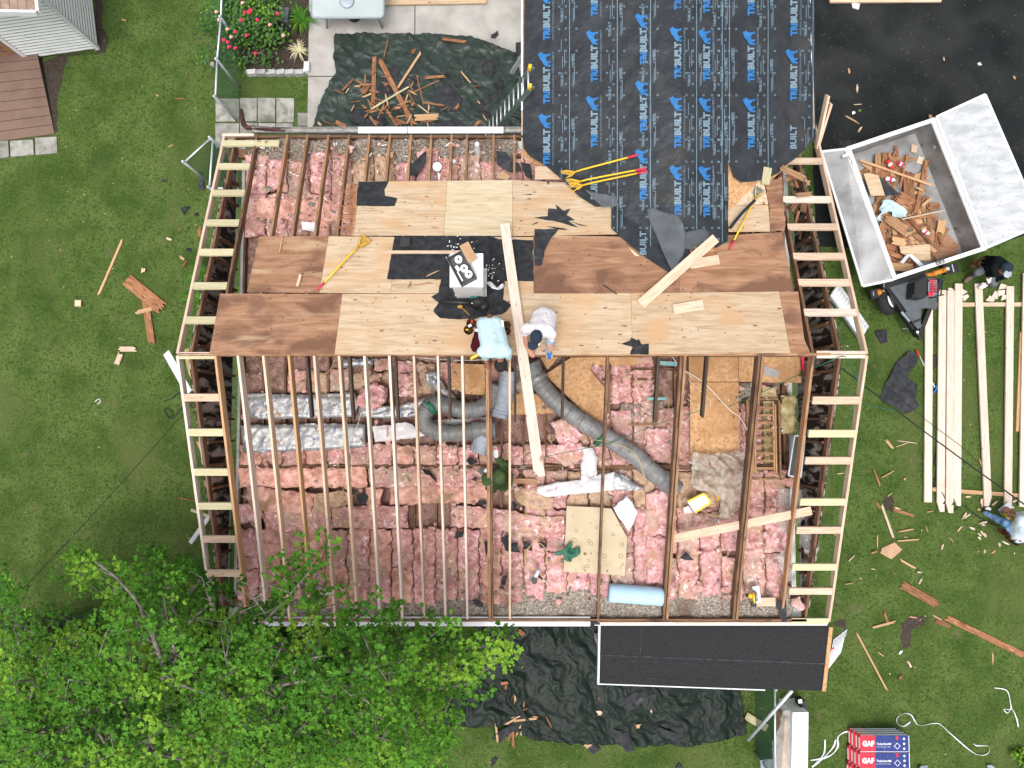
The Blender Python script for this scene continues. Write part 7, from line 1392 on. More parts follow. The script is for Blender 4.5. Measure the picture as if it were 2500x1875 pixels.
# ------------------------------------------------ cables
def cable(a, b, sag, r, mat, label, nm='overhead_cable'):
    mb = MB(); mb.tube([a.lerp(b, i / 20) - Vector((0, 0, sag * 4 * (i / 20) * (1 - i / 20))) for i in range(21)], r, 6); return mb.build(nm, mat, None, label=label, cat='cable')
cable(ZP('A', 230, 400, 2.6), P(-60, 1560, 5.5), .1, .006, 'cable_black', 'dark overhead cable running off the left overhang to the corner')
cable(ZP('W', 1818, 795, 3.6), P(2640, 1330, 5.2), .1, .012, 'cable_black', 'black overhead cable running over the laid out boards')
wire('F', [(10, 690, 2.5), (75, 745, 1.5), (140, 790, .5), (220, 815, .1), (330, 832, .05), (400, 830, .05), (490, 802, .05)], 0, 'wire_green', 'green cord hanging from the gable and trailing on grass', .007)
wire('F', [(150, 560, .1), (240, 665, .1), (440, 840, .1), (560, 935, .1), (700, 1040, .1), (820, 1150, .1)], 0, 'cable_black', 'thin dark cord on the grass under the overhead cable', .006)
wire('F', [(555, 1080, .03), (548, 1140, .03), (560, 1180, .03), (545, 1260, .03), (560, 1290, .03), (600, 1320, .1), (610, 1390, .03), (650, 1420, .03), (700, 1385, .03), (740, 1400, .03), (790, 1440, .03), (880, 1490, .03), (925, 1500, .03)], 0, 'cable_black', 'black extension lead snaking to the kneeling person', .009)
wire('A', [(0, 415), (60, 390), (115, 350), (170, 345), (210, 350)], .05, 'cable_black', 'black cord at the left overhang, upper strand', .012)
wire('A', [(130, 455), (60, 540), (10, 500), (5, 470), (40, 470), (60, 520), (20, 545)], .05, 'cable_black', 'coiled black cord on grass by the left overhang', .010)
wire('A', [(190, 420), (210, 460), (270, 450), (260, 490), (230, 470)], .05, 'cable_black', 'black cord loop under the left overhang', .010)
# leaves and tufts: uncountable
r5 = random.Random(31); mb = MB()
def onlawn(u, v):
    if 600 < u < 1960 and 300 < v < 1500: return False
    if u > 1270 and v < 600: return False
    if 750 < u < 1280 and v < 320: return False
    if u < 150 and v < 340: return False
    return True
for i in range(520):
    u, v = r5.uniform(0, 2500), r5.uniform(0, 1875)
    if not onlawn(u, v) : continue
    q = P(u, v, .015); a = r5.uniform(0, 6.28); s_ = r5.uniform(.008, .024); mb.add([q + Vector((math.cos(a + t) * s_ * k_, math.sin(a + t) * s_ * k_, 0)) for t, k_ in ((0, 1.5), (1.57, .6), (3.14, 1.2), (4.71, .6))], [(0, 1, 2, 3)], r5.choice([0, 0, 1, 2]))
mb.build('fallen_leaves', ['fir_orange', 'old_timber_light', 'treated_pine'], None, label='tiny fallen leaves and chips dotted over the lawn', cat='litter', kind='stuff')
mb = MB()
for i in range(1300):
    u, v = r5.uniform(1275, 2500), r5.uniform(0, 590)
    if u < 1985: continue
    q = P(u, v, .038); a = r5.uniform(0, 6.28); s_ = r5.uniform(.003, .010); mb.add([q + Vector((math.cos(a + t) * s_ * k_, math.sin(a + t) * s_ * k_, 0)) for t, k_ in ((0, 2.0), (1.57, .5), (3.14, 1.2), (4.71, .5))], [(0, 1, 2, 3)], r5.choice([0, 1]))
mb.build('driveway_grit', ['flagstone', 'attic_dust'], None, label='fine grit and crumbs scattered over the driveway', cat='litter', kind='stuff')
n = 90000; u = np.random.uniform(-60, 2560, n); v = np.random.uniform(-60, 1935, n); V = np.zeros((n, 3, 3)); keep = []
ca, sa = _c, _s; X = (u - 1250) / FPX; Y = -(v - 937.5) / FPX; dy = Y * ca + sa; dz = Y * sa - ca; t = CAM_H / (-dz); gx, gy = X * t, dy * t
dens = np.array([noise.noise(Vector((a * 1.1, b * 1.1, 2))) + .6 * noise.noise(Vector((a * 4, b * 4, 7))) for a, b in zip(gx[::1], gy[::1])])
ok = (dens > -.12) & ~((gx > XL - .0) & (gx < XR) & (gy > ES + .3) & (gy < EN)) & ~((gx > -4.7) & (gy > 4.9) & (v < 640)) & ~((gx > .3) & (gy > 3.3) & (v < 600))
gx, gy = gx[ok], gy[ok]; n = len(gx); ang = np.random.uniform(0, 6.28, n); L = np.random.uniform(.015, .05, n); hh = np.random.uniform(.01, .045, n)
V = np.zeros((n * 3, 3)); px_, py_ = -np.sin(ang) * .004, np.cos(ang) * .004
V[0::3, 0], V[0::3, 1] = gx - px_, gy - py_; V[1::3, 0], V[1::3, 1] = gx + px_, gy + py_; V[2::3, 0], V[2::3, 1], V[2::3, 2] = gx + np.cos(ang) * L, gy + np.sin(ang) * L, hh
me = bpy.data.meshes.new('grass_blades'); me.vertices.add(n * 3); me.vertices.foreach_set('co', V.ravel()); me.loops.add(n * 3); me.loops.foreach_set('vertex_index', np.arange(n * 3)); me.polygons.add(n); me.polygons.foreach_set('loop_start', np.arange(0, n * 3, 3)); me.polygons.foreach_set('loop_total', np.full(n, 3)); me.update(); me.validate(); me.materials.append(MT['blade'])
o = bpy.data.objects.new('grass_blades', me); C.objects.link(o); tag(o, 'tufts of taller grass blades standing over the lawn', 'grass', kind='stuff')
# ================================================= PEOPLE: one continuous surface each
def sdf_body(prims, res=.012, k=.022):
    """prims: (p0, p1, r0, r1, mat); smooth union of tapered capsules, meshed with surface nets"""
    A_ = np.array([tuple(p[0]) for p in prims]); B_ = np.array([tuple(p[1]) for p in prims]); r0 = np.array([p[2] for p in prims]); r1 = np.array([p[3] for p in prims])
    lo = np.minimum(A_, B_).min(0) - r0.max() - .03; hi = np.maximum(A_, B_).max(0) + r0.max() + .03
    n = np.ceil((hi - lo) / res).astype(int) + 1; gx, gy, gz = [lo[i] + res * np.arange(n[i]) for i in range(3)]
    F = np.full(n, 1.0)
    for a, b, ra, rb in zip(A_, B_, r0, r1):
        m = max(ra, rb) + .06; i0 = np.maximum(0, ((np.minimum(a, b) - m - lo) / res).astype(int)); i1 = np.minimum(n, ((np.maximum(a, b) + m - lo) / res).astype(int) + 2)
        X, Y, Z_ = np.meshgrid(gx[i0[0]:i1[0]], gy[i0[1]:i1[1]], gz[i0[2]:i1[2]], indexing='ij'); d = b - a; L2 = max(1e-9, (d * d).sum())
        t = np.clip(((X - a[0]) * d[0] + (Y - a[1]) * d[1] + (Z_ - a[2]) * d[2]) / L2, 0, 1)
        D_ = np.sqrt((X - a[0] - t * d[0]) ** 2 + (Y - a[1] - t * d[1]) ** 2 + (Z_ - a[2] - t * d[2]) ** 2) - (ra + (rb - ra) * t)
        S_ = F[i0[0]:i1[0], i0[1]:i1[1], i0[2]:i1[2]]; kk = min(k, max(ra, rb) * .6); h = np.clip(kk - np.abs(S_ - D_), 0, None) / kk
        F[i0[0]:i1[0], i0[1]:i1[1], i0[2]:i1[2]] = np.minimum(S_, D_) - h * h * kk * .25
    ins = F < 0; sc = sum(ins[i:n[0] - 1 + i, j:n[1] - 1 + j, l:n[2] - 1 + l].astype(int) for i in (0, 1) for j in (0, 1) for l in (0, 1))
    act = (sc > 0) & (sc < 8); idx = -np.ones(act.shape, int); cells = np.argwhere(act); idx[act] = np.arange(len(cells))
    acc = np.zeros((len(cells), 3)); cnt = np.zeros(len(cells)); ci, cj, ck = cells.T
    cor = [(i, j, l) for i in (0, 1) for j in (0, 1) for l in (0, 1)]
    for p in cor:
        for ax_ in range(3):
            if p[ax_]: continue
            q = list(p); q[ax_] = 1; f0 = F[ci + p[0], cj + p[1], ck + p[2]]; f1 = F[ci + q[0], cj + q[1], ck + q[2]]; m = (f0 < 0) != (f1 < 0)
            t = np.where(m, f0 / np.where(m, f0 - f1, 1), 0)
            for a in range(3): acc[:, a] += np.where(m, p[a] + (t if a == ax_ else 0), 0)
            cnt += m
    V = lo + (cells + acc / cnt[:, None]) * res; faces = []
    for ax_ in range(3):
        o1, o2 = [(1, 2), (2, 0), (0, 1)][ax_]; sl0 = [slice(1, -1)] * 3; sl1 = [slice(1, -1)] * 3; sl0[ax_] = slice(0, -1); sl1[ax_] = slice(1, None)
        a, b = ins[tuple(sl0)], ins[tuple(sl1)]; ed = np.argwhere(a != b); dirn = a[a != b] if False else a[tuple(ed.T)]
        ed = ed + 1; ed[:, ax_] -= 1
        def c_(d1, d2):
            e = ed.copy(); e[:, o1] -= d1; e[:, o2] -= d2; return idx[tuple(e.T)]
        q = np.stack([c_(0, 0), c_(1, 0), c_(1, 1), c_(0, 1)], 1); q[~dirn] = q[~dirn][:, ::-1]; faces.append(q)
    Fc = np.concatenate(faces); Fc = Fc[(Fc >= 0).all(1)]; cen = V[Fc].mean(1); best = np.full(len(cen), 9.0); mi = np.zeros(len(cen), int)
    for a, b, ra, rb, m in prims:
        a, b = np.array(tuple(a)), np.array(tuple(b)); d = b - a; t = np.clip(((cen - a) @ d) / max(1e-9, d @ d), 0, 1); D_ = np.linalg.norm(cen - a - t[:, None] * d, axis=1) - (ra + (rb - ra) * t); w_ = D_ < best; best[w_] = D_[w_]; mi[w_] = m
    return V, Fc, mi
def body(name, prims, mats, par, res=.012, fold=.0):
    V, Fc, mi = sdf_body(prims, res); mb = MB(); cl_ = set()
    if fold:
        for f_, m_ in zip(Fc, mi):
            if mats[m_] not in ('skin', 'skin_dark', 'glove_white'): cl_.update(int(i) for i in f_)
        for i in cl_:
            q = Vector(V[i]); V[i] += np.array(noise.noise_vector(q * 7)) * fold + np.array(noise.noise_vector(Vector((q.x * 24, q.y * 11, q.z * 24)))) * fold * .8
    mb.v = [Vector(v) for v in V]; mb.f = [tuple(int(i) for i in f) for f in Fc]; mb.mi = [int(i) for i in mi]
    return mb.build(name, mats, par, True)
def hand(w, d, up, side, m, s=1.0, curl=.6):
    """palm, four bent fingers of unequal length and a thumb leaving the side of the palm"""
    d = d.normalized(); up = (up - d * up.dot(d)).normalized(); x = d.cross(up) * side; out = []
    for i in (-.5, 0, .5): out.append((w + x * .022 * i * s * 2, w + d * .075 * s + x * .034 * i * 2 * s * .9, .018 * s, .015 * s, m))
    for i, L in enumerate((.066, .076, .071, .055)):
        b0 = w + d * .085 * s + x * (.030 - .020 * i) * s; c1 = b0 + (d * math.cos(curl * .5) - up * math.sin(curl * .5)) * L * .55 * s; c2 = c1 + (d * math.cos(curl * 1.6) - up * math.sin(curl * 1.6)) * L * .5 * s
        out += [(b0 - d * .02, c1, .0105 * s, .0095 * s, m), (c1, c2, .0095 * s, .0075 * s, m)]
    t0 = w + d * .02 * s + x * .030 * s; t1 = t0 + (d * .7 + x * .75 - up * .1).normalized() * .042 * s; t2 = t1 + (d * .95 + x * .15 - up * .25).normalized() * .032 * s
    return out + [(t0, t1, .014 * s, .011 * s, m), (t1, t2, .011 * s, .009 * s, m)]
def head_prims(c, f, up, m, s=1.0):
    """c skull centre, f facing direction, up crown direction"""
    f = f.normalized(); up = (up - f * up.dot(f)).normalized(); x = f.cross(up)
    return [(c + up * .02, c + f * .02 - up * .02, .092 * s, .085 * s, m), (c + f * .025 - up * .05, c + f * .045 - up * .095, .062 * s, .04 * s, m), (c + f * .095 - up * .005, c + f * .118 - up * .04, .011 * s, .016 * s, m), (c + x * .086 - up * .02, c + x * .09 + up * .012, .014, .016, m), (c - x * .086 - up * .02, c - x * .09 + up * .012, .014, .016, m)]
def face(c, f, up, par, s=1.0):
    f = f.normalized(); up = (up - f * up.dot(f)).normalized(); x = f.cross(up); mb = MB()
    for sg in (1, -1): mb.ball(c + f * .088 + x * .032 * sg + up * .008, .012, nu=8, nv=5)
    mb.build('eyes', 'gypsum', par); mb = MB()
    for sg in (1, -1): mb.ball(c + f * .097 + x * .032 * sg + up * .008, .006, nu=6, nv=4)
    mb.tube([c + f * .083 + x * .024 - up * .072, c + f * .09 - up * .074, c + f * .083 - x * .024 - up * .072], .006, 5); mb.build('lips', 'maroon', par)
def tool_pouch(q, d, mat, par, s=1.0, tools=True):
    d = d.normalized(); mb = MB(); n_ = Vector((-d.y, d.x, 0)); 
    for o_ in (-.06, .05):
        c_ = q + d * o_ * s; mb.tube([c_ - Vector((0, 0, .12)), c_ + Vector((0, 0, .02)), c_ + Vector((0, 0, .06))], [.05 * s, .075 * s, .08 * s], 12, cap=False); mb.tube([c_ - Vector((0, 0, .12)), c_ - Vector((0, 0, .11))], .05 * s, 12)
    o = mb.build('tool_pouch', mat, par, True)
    if tools:
        mb = MB(); mb.tube([q + d * .03, q + d * .05 + Vector((.02, .03, .16))], .014, 6); mb.build('tool_handle', 'red', o, True)
        mb = MB(); mb.tube([q - d * .05, q - d * .09 + Vector((-.02, .02, .13))], .014, 6); mb.build('tool_handle', 'yellow', o, True)
        mb = MB(); mb.box(q + d * .0 + Vector((0, 0, .10)), (.05, .04, .06), .5); mb.build('tape_measure', 'alum', o)
    return o
V3 = Vector; UP = V3((0, 0, 1))
# --- person in pale blue shirt, kneeling and bent over the ridge
def I_(x, y, z): return ZP('I', x, y, z)
p1 = E('person', I_(680, 500, 4.3), 'person in pale blue shirt and maroon trousers bent over the ridge', 'person', 'people at work on the roof and lawn')
M1 = ['shirt_blue', 'skin_dark', 'maroon', 'boot']
hip, chest, neck, hd = I_(655, 440, 4.72), I_(740, 900, 4.86), I_(860, 1090, 4.80), I_(870, 1275, 4.66)
prm = [(hip + V3((-.11, 0, 0)), chest + V3((-.10, 0, -.02)), .115, .12, 0), (hip + V3((.10, 0, 0)), chest + V3((.11, 0, -.02)), .115, .12, 0), (hip, chest, .13, .13, 0),
       (I_(500, 1010, 4.82), I_(985, 1010, 4.84), .095, .095, 0), (chest, neck, .10, .055, 0), (neck, hd, .055, .06, 1),
       (I_(640, 300, 4.74), I_(640, 330, 4.72), .06, .06, 1),
       (I_(490, 1010, 4.80), I_(560, 1110, 4.60), .075, .065, 0), (I_(560, 1110, 4.60), I_(600, 1320, 4.42), .045, .038, 1), (I_(600, 1320, 4.42), I_(700, 1250, 4.35), .036, .030, 1),
       (I_(1010, 1010, 4.80), I_(1020, 1110, 4.60), .075, .06, 0), (I_(1020, 1110, 4.6), I_(975, 1250, 4.38), .045, .036, 1),
       (hip + V3((-.08, .0, -.05)), I_(350, 900, 4.52), .10, .085, 2), (I_(350, 900, 4.50), I_(410, 560, 4.40), .075, .055, 2), (hip + V3((.08, 0, -.05)), I_(900, 850, 4.50), .10, .08, 2), (I_(900, 850, 4.48), I_(860, 450, 4.40), .07, .05, 2),
       (I_(410, 560, 4.38), I_(380, 420, 4.33), .045, .04, 3), (I_(860, 450, 4.38), I_(830, 330, 4.30), .045, .04, 3)]
prm += head_prims(hd, V3((.0, -.35, -1)), V3((0, -1, .35)), 1) + hand(I_(700, 1250, 4.35), V3((1, -.2, -.3)), UP, 1, 1) + hand(I_(975, 1250, 4.38), V3((-.4, -.6, -.6)), UP, -1, 1)
body('body', prm, M1, p1, .011, .009)
face(hd, V3((.0, -.35, -1)), V3((0, -1, .35)), p1)
mb = MB(); mb.ball(hd + V3((0, -.01, .035)), (.105, .115, .085), amp=.12, fr=6, nu=18, nv=12); mb.build('hair', 'hair', p1, True)
tool_pouch(I_(240, 490, 4.72), V3((.4, 1, 0)), 'leather', p1, 1.0); tool_pouch(I_(1000, 520, 4.66), V3((0, 1, 0)), 'leather', p1, .85, False)
mb = MB(); mb.box(I_(912, 430, 4.80), (.03, .10, .06), .1); mb.build('belt_clip', 'paper_white', p1); mb = MB(); mb.box(I_(370, 562, 4.85), (.05, .04, .03), .1); mb.build('belt_clip', 'paper_white', p1)
mb = MB(); mb.tube([I_(640, 258, 4.8), I_(640, 300, 4.78)], .05, 10); mb.build('belt_back', 'leather', p1, True)
a, b = I_(245, 1155, 4.45), I_(410, 1060, 4.50); beam('hammer_grip', a, b, .04, .03, 'yellow', None, label='yellow tool handle at the ridge left of the blue shirt', cat='tool')
# --- person in white shirt and black cap
p2 = E('person', I_(1750, 500, 4.3), 'person in white shirt and black cap kneeling beside the leaning rafter', 'person', 'people at work on the roof and lawn')
hip, chest, hd = I_(1760, 290, 4.62), I_(1690, 560, 4.86), I_(1590, 720, 4.96)
prm = [(hip, chest, .16, .14, 0), (hip + V3((.09, 0, 0)), chest + V3((.11, 0, 0)), .12, .11, 0), (hip + V3((-.07, 0, 0)), chest + V3((-.10, .02, 0)), .12, .10, 0), (I_(1420, 520, 4.86), I_(1925, 640, 4.84), .085, .08, 0),
       (chest, hd, .07, .055, 1), (I_(1400, 520, 4.86), I_(1380, 600, 4.72), .075, .065, 0), (I_(1380, 600, 4.72), I_(1400, 850, 4.50), .042, .038, 1), (I_(1400, 850, 4.50), I_(1460, 990, 4.42), .036, .028, 1),
       (I_(1930, 650, 4.82), I_(1925, 740, 4.72), .075, .06, 0), (I_(1925, 740, 4.70), I_(1900, 830, 4.66), .042, .034, 1),
       (hip + V3((.10, -.02, -.05)), I_(1900, 760, 4.70), .10, .075, 2), (I_(1900, 790, 4.66), I_(1880, 960, 4.42), .07, .05, 2), (hip + V3((-.08, -.02, -.05)), I_(1560, 620, 4.50), .10, .08, 2), (I_(1560, 620, 4.48), I_(1700, 300, 4.42), .07, .05, 2),
       (I_(1880, 1000, 4.38), I_(1885, 1120, 4.36), .045, .040, 3), (I_(1700, 300, 4.42), I_(1720, 210, 4.40), .045, .04, 3)]
prm += head_prims(hd, V3((-.25, -1, -.6)), V3((0, -.5, 1)), 1) + hand(I_(1460, 990, 4.42), V3((.6, -.7, -.2)), UP, -1, 1) + hand(I_(1900, 830, 4.68), V3((.15, -.9, -.3)), UP, 1, 1, curl=.3)
body('body', prm, ['shirt_white', 'skin', 'denim_light', 'shoe_blue'], p2, .011, .009)
face(hd, V3((-.25, -1, -.6)), V3((0, -.5, 1)), p2)
rt_ = Matrix.Rotation(R(-14), 3, 'Z') @ Matrix.Rotation(R(20), 3, 'X')
mb = MB(); mb.ball(hd + V3((.01, .005, .045)), (.098, .118, .085), nu=20, nv=12, rot=rt_); cp = mb.build('cap', 'navy', p2, True)
mb = MB(); mb.ball(hd + rt_ @ V3((-.01, -.115, .02)), (.085, .085, .016), nu=18, nv=6, rot=rt_); mb.build('cap_peak', 'navy', cp, True)
mb = MB(); mb.box(hd + V3((.055, -.11, .09)), (.03, .012, .01), .5); mb.box(hd + V3((.03, .12, .07)), (.025, .012, .01)); mb.build('cap_badge', 'gypsum', cp)
mb = MB(); mb.tube([I_(1870, 985, 4.335), I_(1888, 1140, 4.32)], .052, 12); mb.build('shoe_sole', 'gypsum', p2, True)
# --- person in green hoodie in the attic
def J_(x, y, z): return ZP('J', x, y, z)
p3 = E('person', J_(750, 1000, 2.6), 'person in dark green hoodie reaching along the dark rafter in the attic', 'person', 'people at work on the roof and lawn')
hip, chest, hd = J_(960, 1180, 3.0), J_(760, 1020, 3.42), J_(400, 1090, 3.50)
prm = [(hip, chest, .17, .17, 0), (J_(900, 830, 3.38), J_(560, 1360, 3.38), .11, .11, 0), (chest, J_(540, 1080, 3.5), .12, .08, 0), (J_(540, 1080, 3.5), hd, .06, .06, 2), (J_(1050, 980, 3.1), J_(900, 900, 3.35), .12, .12, 0),
       (J_(930, 800, 3.38), J_(960, 620, 3.36), .085, .075, 0), (J_(960, 620, 3.36), J_(735, 390, 3.52), .072, .05, 0), (J_(735, 390, 3.52), J_(700, 320, 3.56), .036, .032, 1),
       (J_(560, 1380, 3.36), J_(480, 1300, 3.12), .085, .06, 0), (J_(480, 1300, 3.12), J_(420, 1150, 2.95), .05, .04, 0),
       (hip + V3((0, .05, 0)), J_(900, 800, 2.78), .11, .08, 3), (hip + V3((0, -.05, 0)), J_(760, 1300, 2.80), .11, .08, 3), (J_(900, 800, 2.76), J_(1090, 620, 2.70), .07, .05, 3), (J_(760, 1300, 2.8), J_(900, 1430, 2.72), .07, .05, 3), (J_(900, 1430, 2.72), J_(1010, 1520, 2.70), .05, .04, 4), (J_(1090, 620, 2.7), J_(1110, 520, 2.7), .05, .04, 4)]
prm += head_prims(hd, V3((-.9, .3, -.5)), V3((0, 0, 1)), 2) + hand(J_(700, 320, 3.56), V3((-.1, 1, .0)), UP, -1, 1, 1.15, .25) + hand(J_(420, 1150, 2.95), V3((-1, .2, -.2)), UP, 1, 1, 1.0)
body('body', prm, ['hoodie_green', 'glove_white', 'skin_dark', 'grey_cloth', 'boot'], p3, .012, .010)
face(hd, V3((-.9, .3, -.5)), V3((0, 0, 1)), p3)
mb = MB(); mb.ball(hd + V3((.02, -.005, .03)), (.125, .125, .11), amp=.18, fr=3.2, nu=20, nv=14); mb.ball(J_(540, 1110, 3.52), (.11, .12, .09), amp=.2, fr=3, nu=16, nv=10); mb.build('hood', 'hoodie_green', p3, True)
mb = MB(); hq = J_(700, 320, 3.56)
for i in range(4): mb.tube([hq + V3((-.032 + .02 * i, .10, .0)), hq + V3((-.032 + .018 * i, .145, -.01))], .013, 6)
mb.build('glove_fingertips', 'handle_red', p3, True)
panel('J', [(60, 850), (130, 770), (470, 770), (500, 880), (230, 930)], 2.95, 'deck_grey', 'dark square plate with a white disc beside the green hoodie', 'plate')
mb = MB(); q = J_(370, 820, 2.97); mb.tube([q, q + V3((0, 0, .01))], .04, 16); mb.build('white_disc', 'paper_white', None, label='small white disc on the dark plate by green hoodie', cat='disc')
# --- person in black hooded top beside the lumber
def K_(x, y, z): return ZP('K', x, y, z)
p4 = E('person', K_(1200, 700, 0), 'person in black hooded top crouching at the top of the laid boards', 'person', 'people at work on the roof and lawn')
hip, chest, hd = K_(1040, 560, .55), K_(1380, 600, .98), K_(1590, 680, 1.16)
prm = [(hip, chest, .15, .16, 0), (hip + V3((0, .09, 0)), chest + V3((0, .10, 0)), .12, .12, 0), (hip + V3((0, -.08, 0)), chest + V3((.02, -.10, 0)), .12, .12, 0), (chest, hd, .11, .07, 0), (K_(1400, 440, 1.0), K_(1330, 790, 1.0), .085, .085, 0),
       (K_(1330, 800, 1.0), K_(1120, 830, .72), .078, .062, 0), (K_(1120, 830, .72), K_(1090, 930, .62), .042, .034, 2), (K_(1560, 520, 1.0), K_(1560, 880, .72), .08, .065, 0), (K_(1400, 440, 1.0), K_(1560, 520, 1.0), .085, .08, 0), (K_(1560, 880, .72), K_(1180, 1060, .34), .062, .046, 0), (K_(1180, 1060, .34), K_(1060, 1110, .24), .038, .03, 2),
       (hip + V3((0, -.05, 0)), K_(800, 760, .62), .11, .085, 1), (K_(800, 760, .60), K_(700, 840, .22), .08, .058, 1), (hip + V3((.05, -.08, 0)), K_(1250, 1050, .42), .11, .08, 1), (K_(1250, 1080, .38), K_(1240, 1130, .10), .085, .07, 1), (K_(640, 860, .10), K_(440, 1020, .07), .055, .048, 3), (K_(1240, 1130, .08), K_(1200, 1000, .06), .05, .045, 3)]
prm += head_prims(hd, V3((.0, -1, -.5)), V3((.2, -.2, 1)), 2) + hand(K_(1090, 930, .62), V3((.6, -.8, -.3)), UP, -1, 4, 1.1, 1.1) + hand(K_(1060, 1110, .24), V3((-.8, -.5, -.2)), UP, 1, 4, 1.1, .4)
body('body', prm, ['hoodie_black', 'grey_cloth', 'skin_dark', 'boot', 'glove_white'], p4, .012, .008)
face(hd, V3((0, -1, -.5)), V3((.2, -.2, 1)), p4)
mb = MB(); mb.ball(hd + V3((.015, .02, .02)), (.12, .125, .12), amp=.15, fr=3, nu=18, nv=12); mb.build('hood', 'navy', p4, True)
mb = MB(); mb.ball(hd + V3((-.0, -.115, .07)), (.09, .085, .018), nu=16, nv=6, rot=Matrix.Rotation(R(14), 3, 'X')); mb.build('cap_peak', 'duct_blue', p4, True)
tool_pouch(K_(800, 500, .62), V3((1, .3, 0)), 'leather', p4, 1.0, False); tool_pouch(K_(980, 410, .66), V3((1, .3, 0)), 'leather', p4, .8, False)
# --- kneeling person with circular saw at the right edge
def L_(x, y, z): return ZP('L', x, y, z)
p5_ = E('person', L_(1500, 1000, 0), 'person in pale grey shirt and blue jeans kneeling to saw a board', 'person', 'people at work on the roof and lawn')
hip, chest, hd = L_(1330, 1150, .55), L_(1620, 800, .98), L_(1760, 560, 1.12)
prm = [(hip, chest, .16, .16, 0), (hip + V3((-.02, .09, .0)), chest + V3((-.10, .06, 0)), .13, .12, 0), (hip + V3((.08, -.02, 0)), chest + V3((.10, -.06, 0)), .13, .12, 0), (chest, hd, .08, .06, 1), (L_(1450, 760, 1.0), L_(1800, 900, 1.0), .09, .09, 0),
       (L_(1560, 650, 1.0), L_(1500, 540, .70), .08, .062, 0), (L_(1500, 540, .70), L_(1400, 540, .58), .062, .055, 0), (L_(1400, 540, .58), L_(1140, 430, .33), .044, .032, 1), (L_(1450, 790, .98), L_(1360, 800, .60), .075, .06, 0), (L_(1360, 800, .58), L_(1200, 600, .34), .045, .032, 1),
       (hip + V3((-.03, .04, 0)), L_(1010, 800, .58), .115, .085, 2), (L_(1010, 800, .56), L_(430, 510, .16), .082, .055, 2), (hip + V3((.02, -.06, 0)), L_(1600, 1180, .12), .115, .085, 2), (L_(1600, 1180, .12), L_(1850, 1150, .08), .08, .06, 2), (L_(470, 440, .10), L_(530, 330, .07), .05, .042, 3)]
prm += head_prims(hd, V3((-.8, .5, -.6)), V3((-.1, .3, 1)), 1) + hand(L_(1140, 430, .33), V3((-1, .15, -.1)), UP, 1, 1, 1, .9) + hand(L_(1200, 600, .34), V3((-.8, .7, 0)), UP, -1, 1, 1, 1.0)
body('body', prm, ['shirt_grey', 'skin', 'denim', 'hair'], p5_, .012, .008)
face(hd, V3((-.8, .5, -.6)), V3((-.1, .3, 1)), p5_)
mb = MB(); mb.ball(hd + V3((.02, -.01, .035)), (.105, .105, .09), amp=.1, fr=6, nu=16, nv=10); mb.build('hair', 'hair', p5_, True)
tool_pouch(L_(1010, 1030, .55), V3((.9, .1, 0)), 'leather', p5_, 1.0, False); tool_pouch(L_(1220, 1290, .58), V3((.8, -.5, 0)), 'leather', p5_, 1.0, True)
mb = MB(); mb.ball(L_(500, 385, .1), (.07, .05, .05), nu=10, nv=6); mb.build('shoe_toe', 'paper_white', p5_, True)
sw = E('circular_saw', L_(1080, 470, .14), 'yellow circular saw held on the board by the kneeling person', 'circular saw')
mb = MB(); mb.box(L_(1000, 370, .135), (.30, .15, .008), R(35)); mb.build('base_plate', 'alum', sw)
mb = MB(); mb.tube([L_(960, 400, .2), L_(985, 425, .2)], .09, 20); mb.build('blade_guard', 'steel', sw, True)
mb = MB(); mb.tube([L_(970, 540, .22), L_(1100, 500, .22)], .06, 12); mb.tube([L_(1130, 640, .2), L_(1120, 500, .3)], .035, 8); mb.build('motor_body', 'yellow', sw, True)
mb = MB(); mb.box(L_(1065, 620, .2), (.05, .09, .05), .5); mb.build('battery', 'gypsum', sw)

# ================================================= TREES
CR = [(0, 1262), (40, 1270), (75, 1340), (110, 1330), (160, 1215), (182, 1202), (240, 1245), (300, 1240), (335, 1185), (380, 1215), (440, 1245), (470, 1275), (520, 1300), (585, 1285), (605, 1225), (648, 1188), (702, 1184), (680, 1260), (720, 1300), (860, 1330), (910, 1335), (1000, 1362), (1095, 1356), (1112, 1410), (1070, 1440), (1040, 1480), (965, 1505), (960, 1590), (930, 1680), (930, 1720), (-60, 1720), (-60, 1262)]
GAPS = [(170, 1310, 62), (215, 1262, 26), (80, 1345, 42), (40, 1300, 28), (265, 1360, 18), (330, 1262, 18), (420, 1270, 16), (1060, 1370, 20), (960, 1400, 24), (860, 1345, 12), (700, 1290, 16), (250, 1570, 14), (660, 1480, 12), (600, 1300, 10), (1000, 1470, 14), (890, 1600, 20), (560, 1420, 12), (430, 1560, 10), (300, 1330, 10), (930, 1330, 14)]
rt = random.Random(42); CL = []
tries = 0
while len(CL) < 900 and tries < 60000:
    tries += 1; u, v = rt.uniform(-50, 1140), rt.uniform(1150, 1710)
    if not inside(u, v, CR): continue
    if any((u - a) ** 2 + (v - b) ** 2 < (r_ * .9) ** 2 for a, b, r_ in GAPS): continue
    low = rt.random() < .42
    e_ = min(1, min(math.hypot(u - a, v - b) for a, b in CR[2:27]) / 120.0)
    z = rt.uniform(1.6, 3.9) if low else 4.3 + 1.9 * e_ * rt.uniform(.55, 1) + rt.uniform(-.2, .3)
    q = P(u * 1.1302, v * 1.1302, z)
    if any((q - c_[0]).length < (.345 if not low else .33) for c_ in CL): continue
    if low and q.y > ES - .45 and XL - .4 < q.x: continue
    CL.append((q, low))
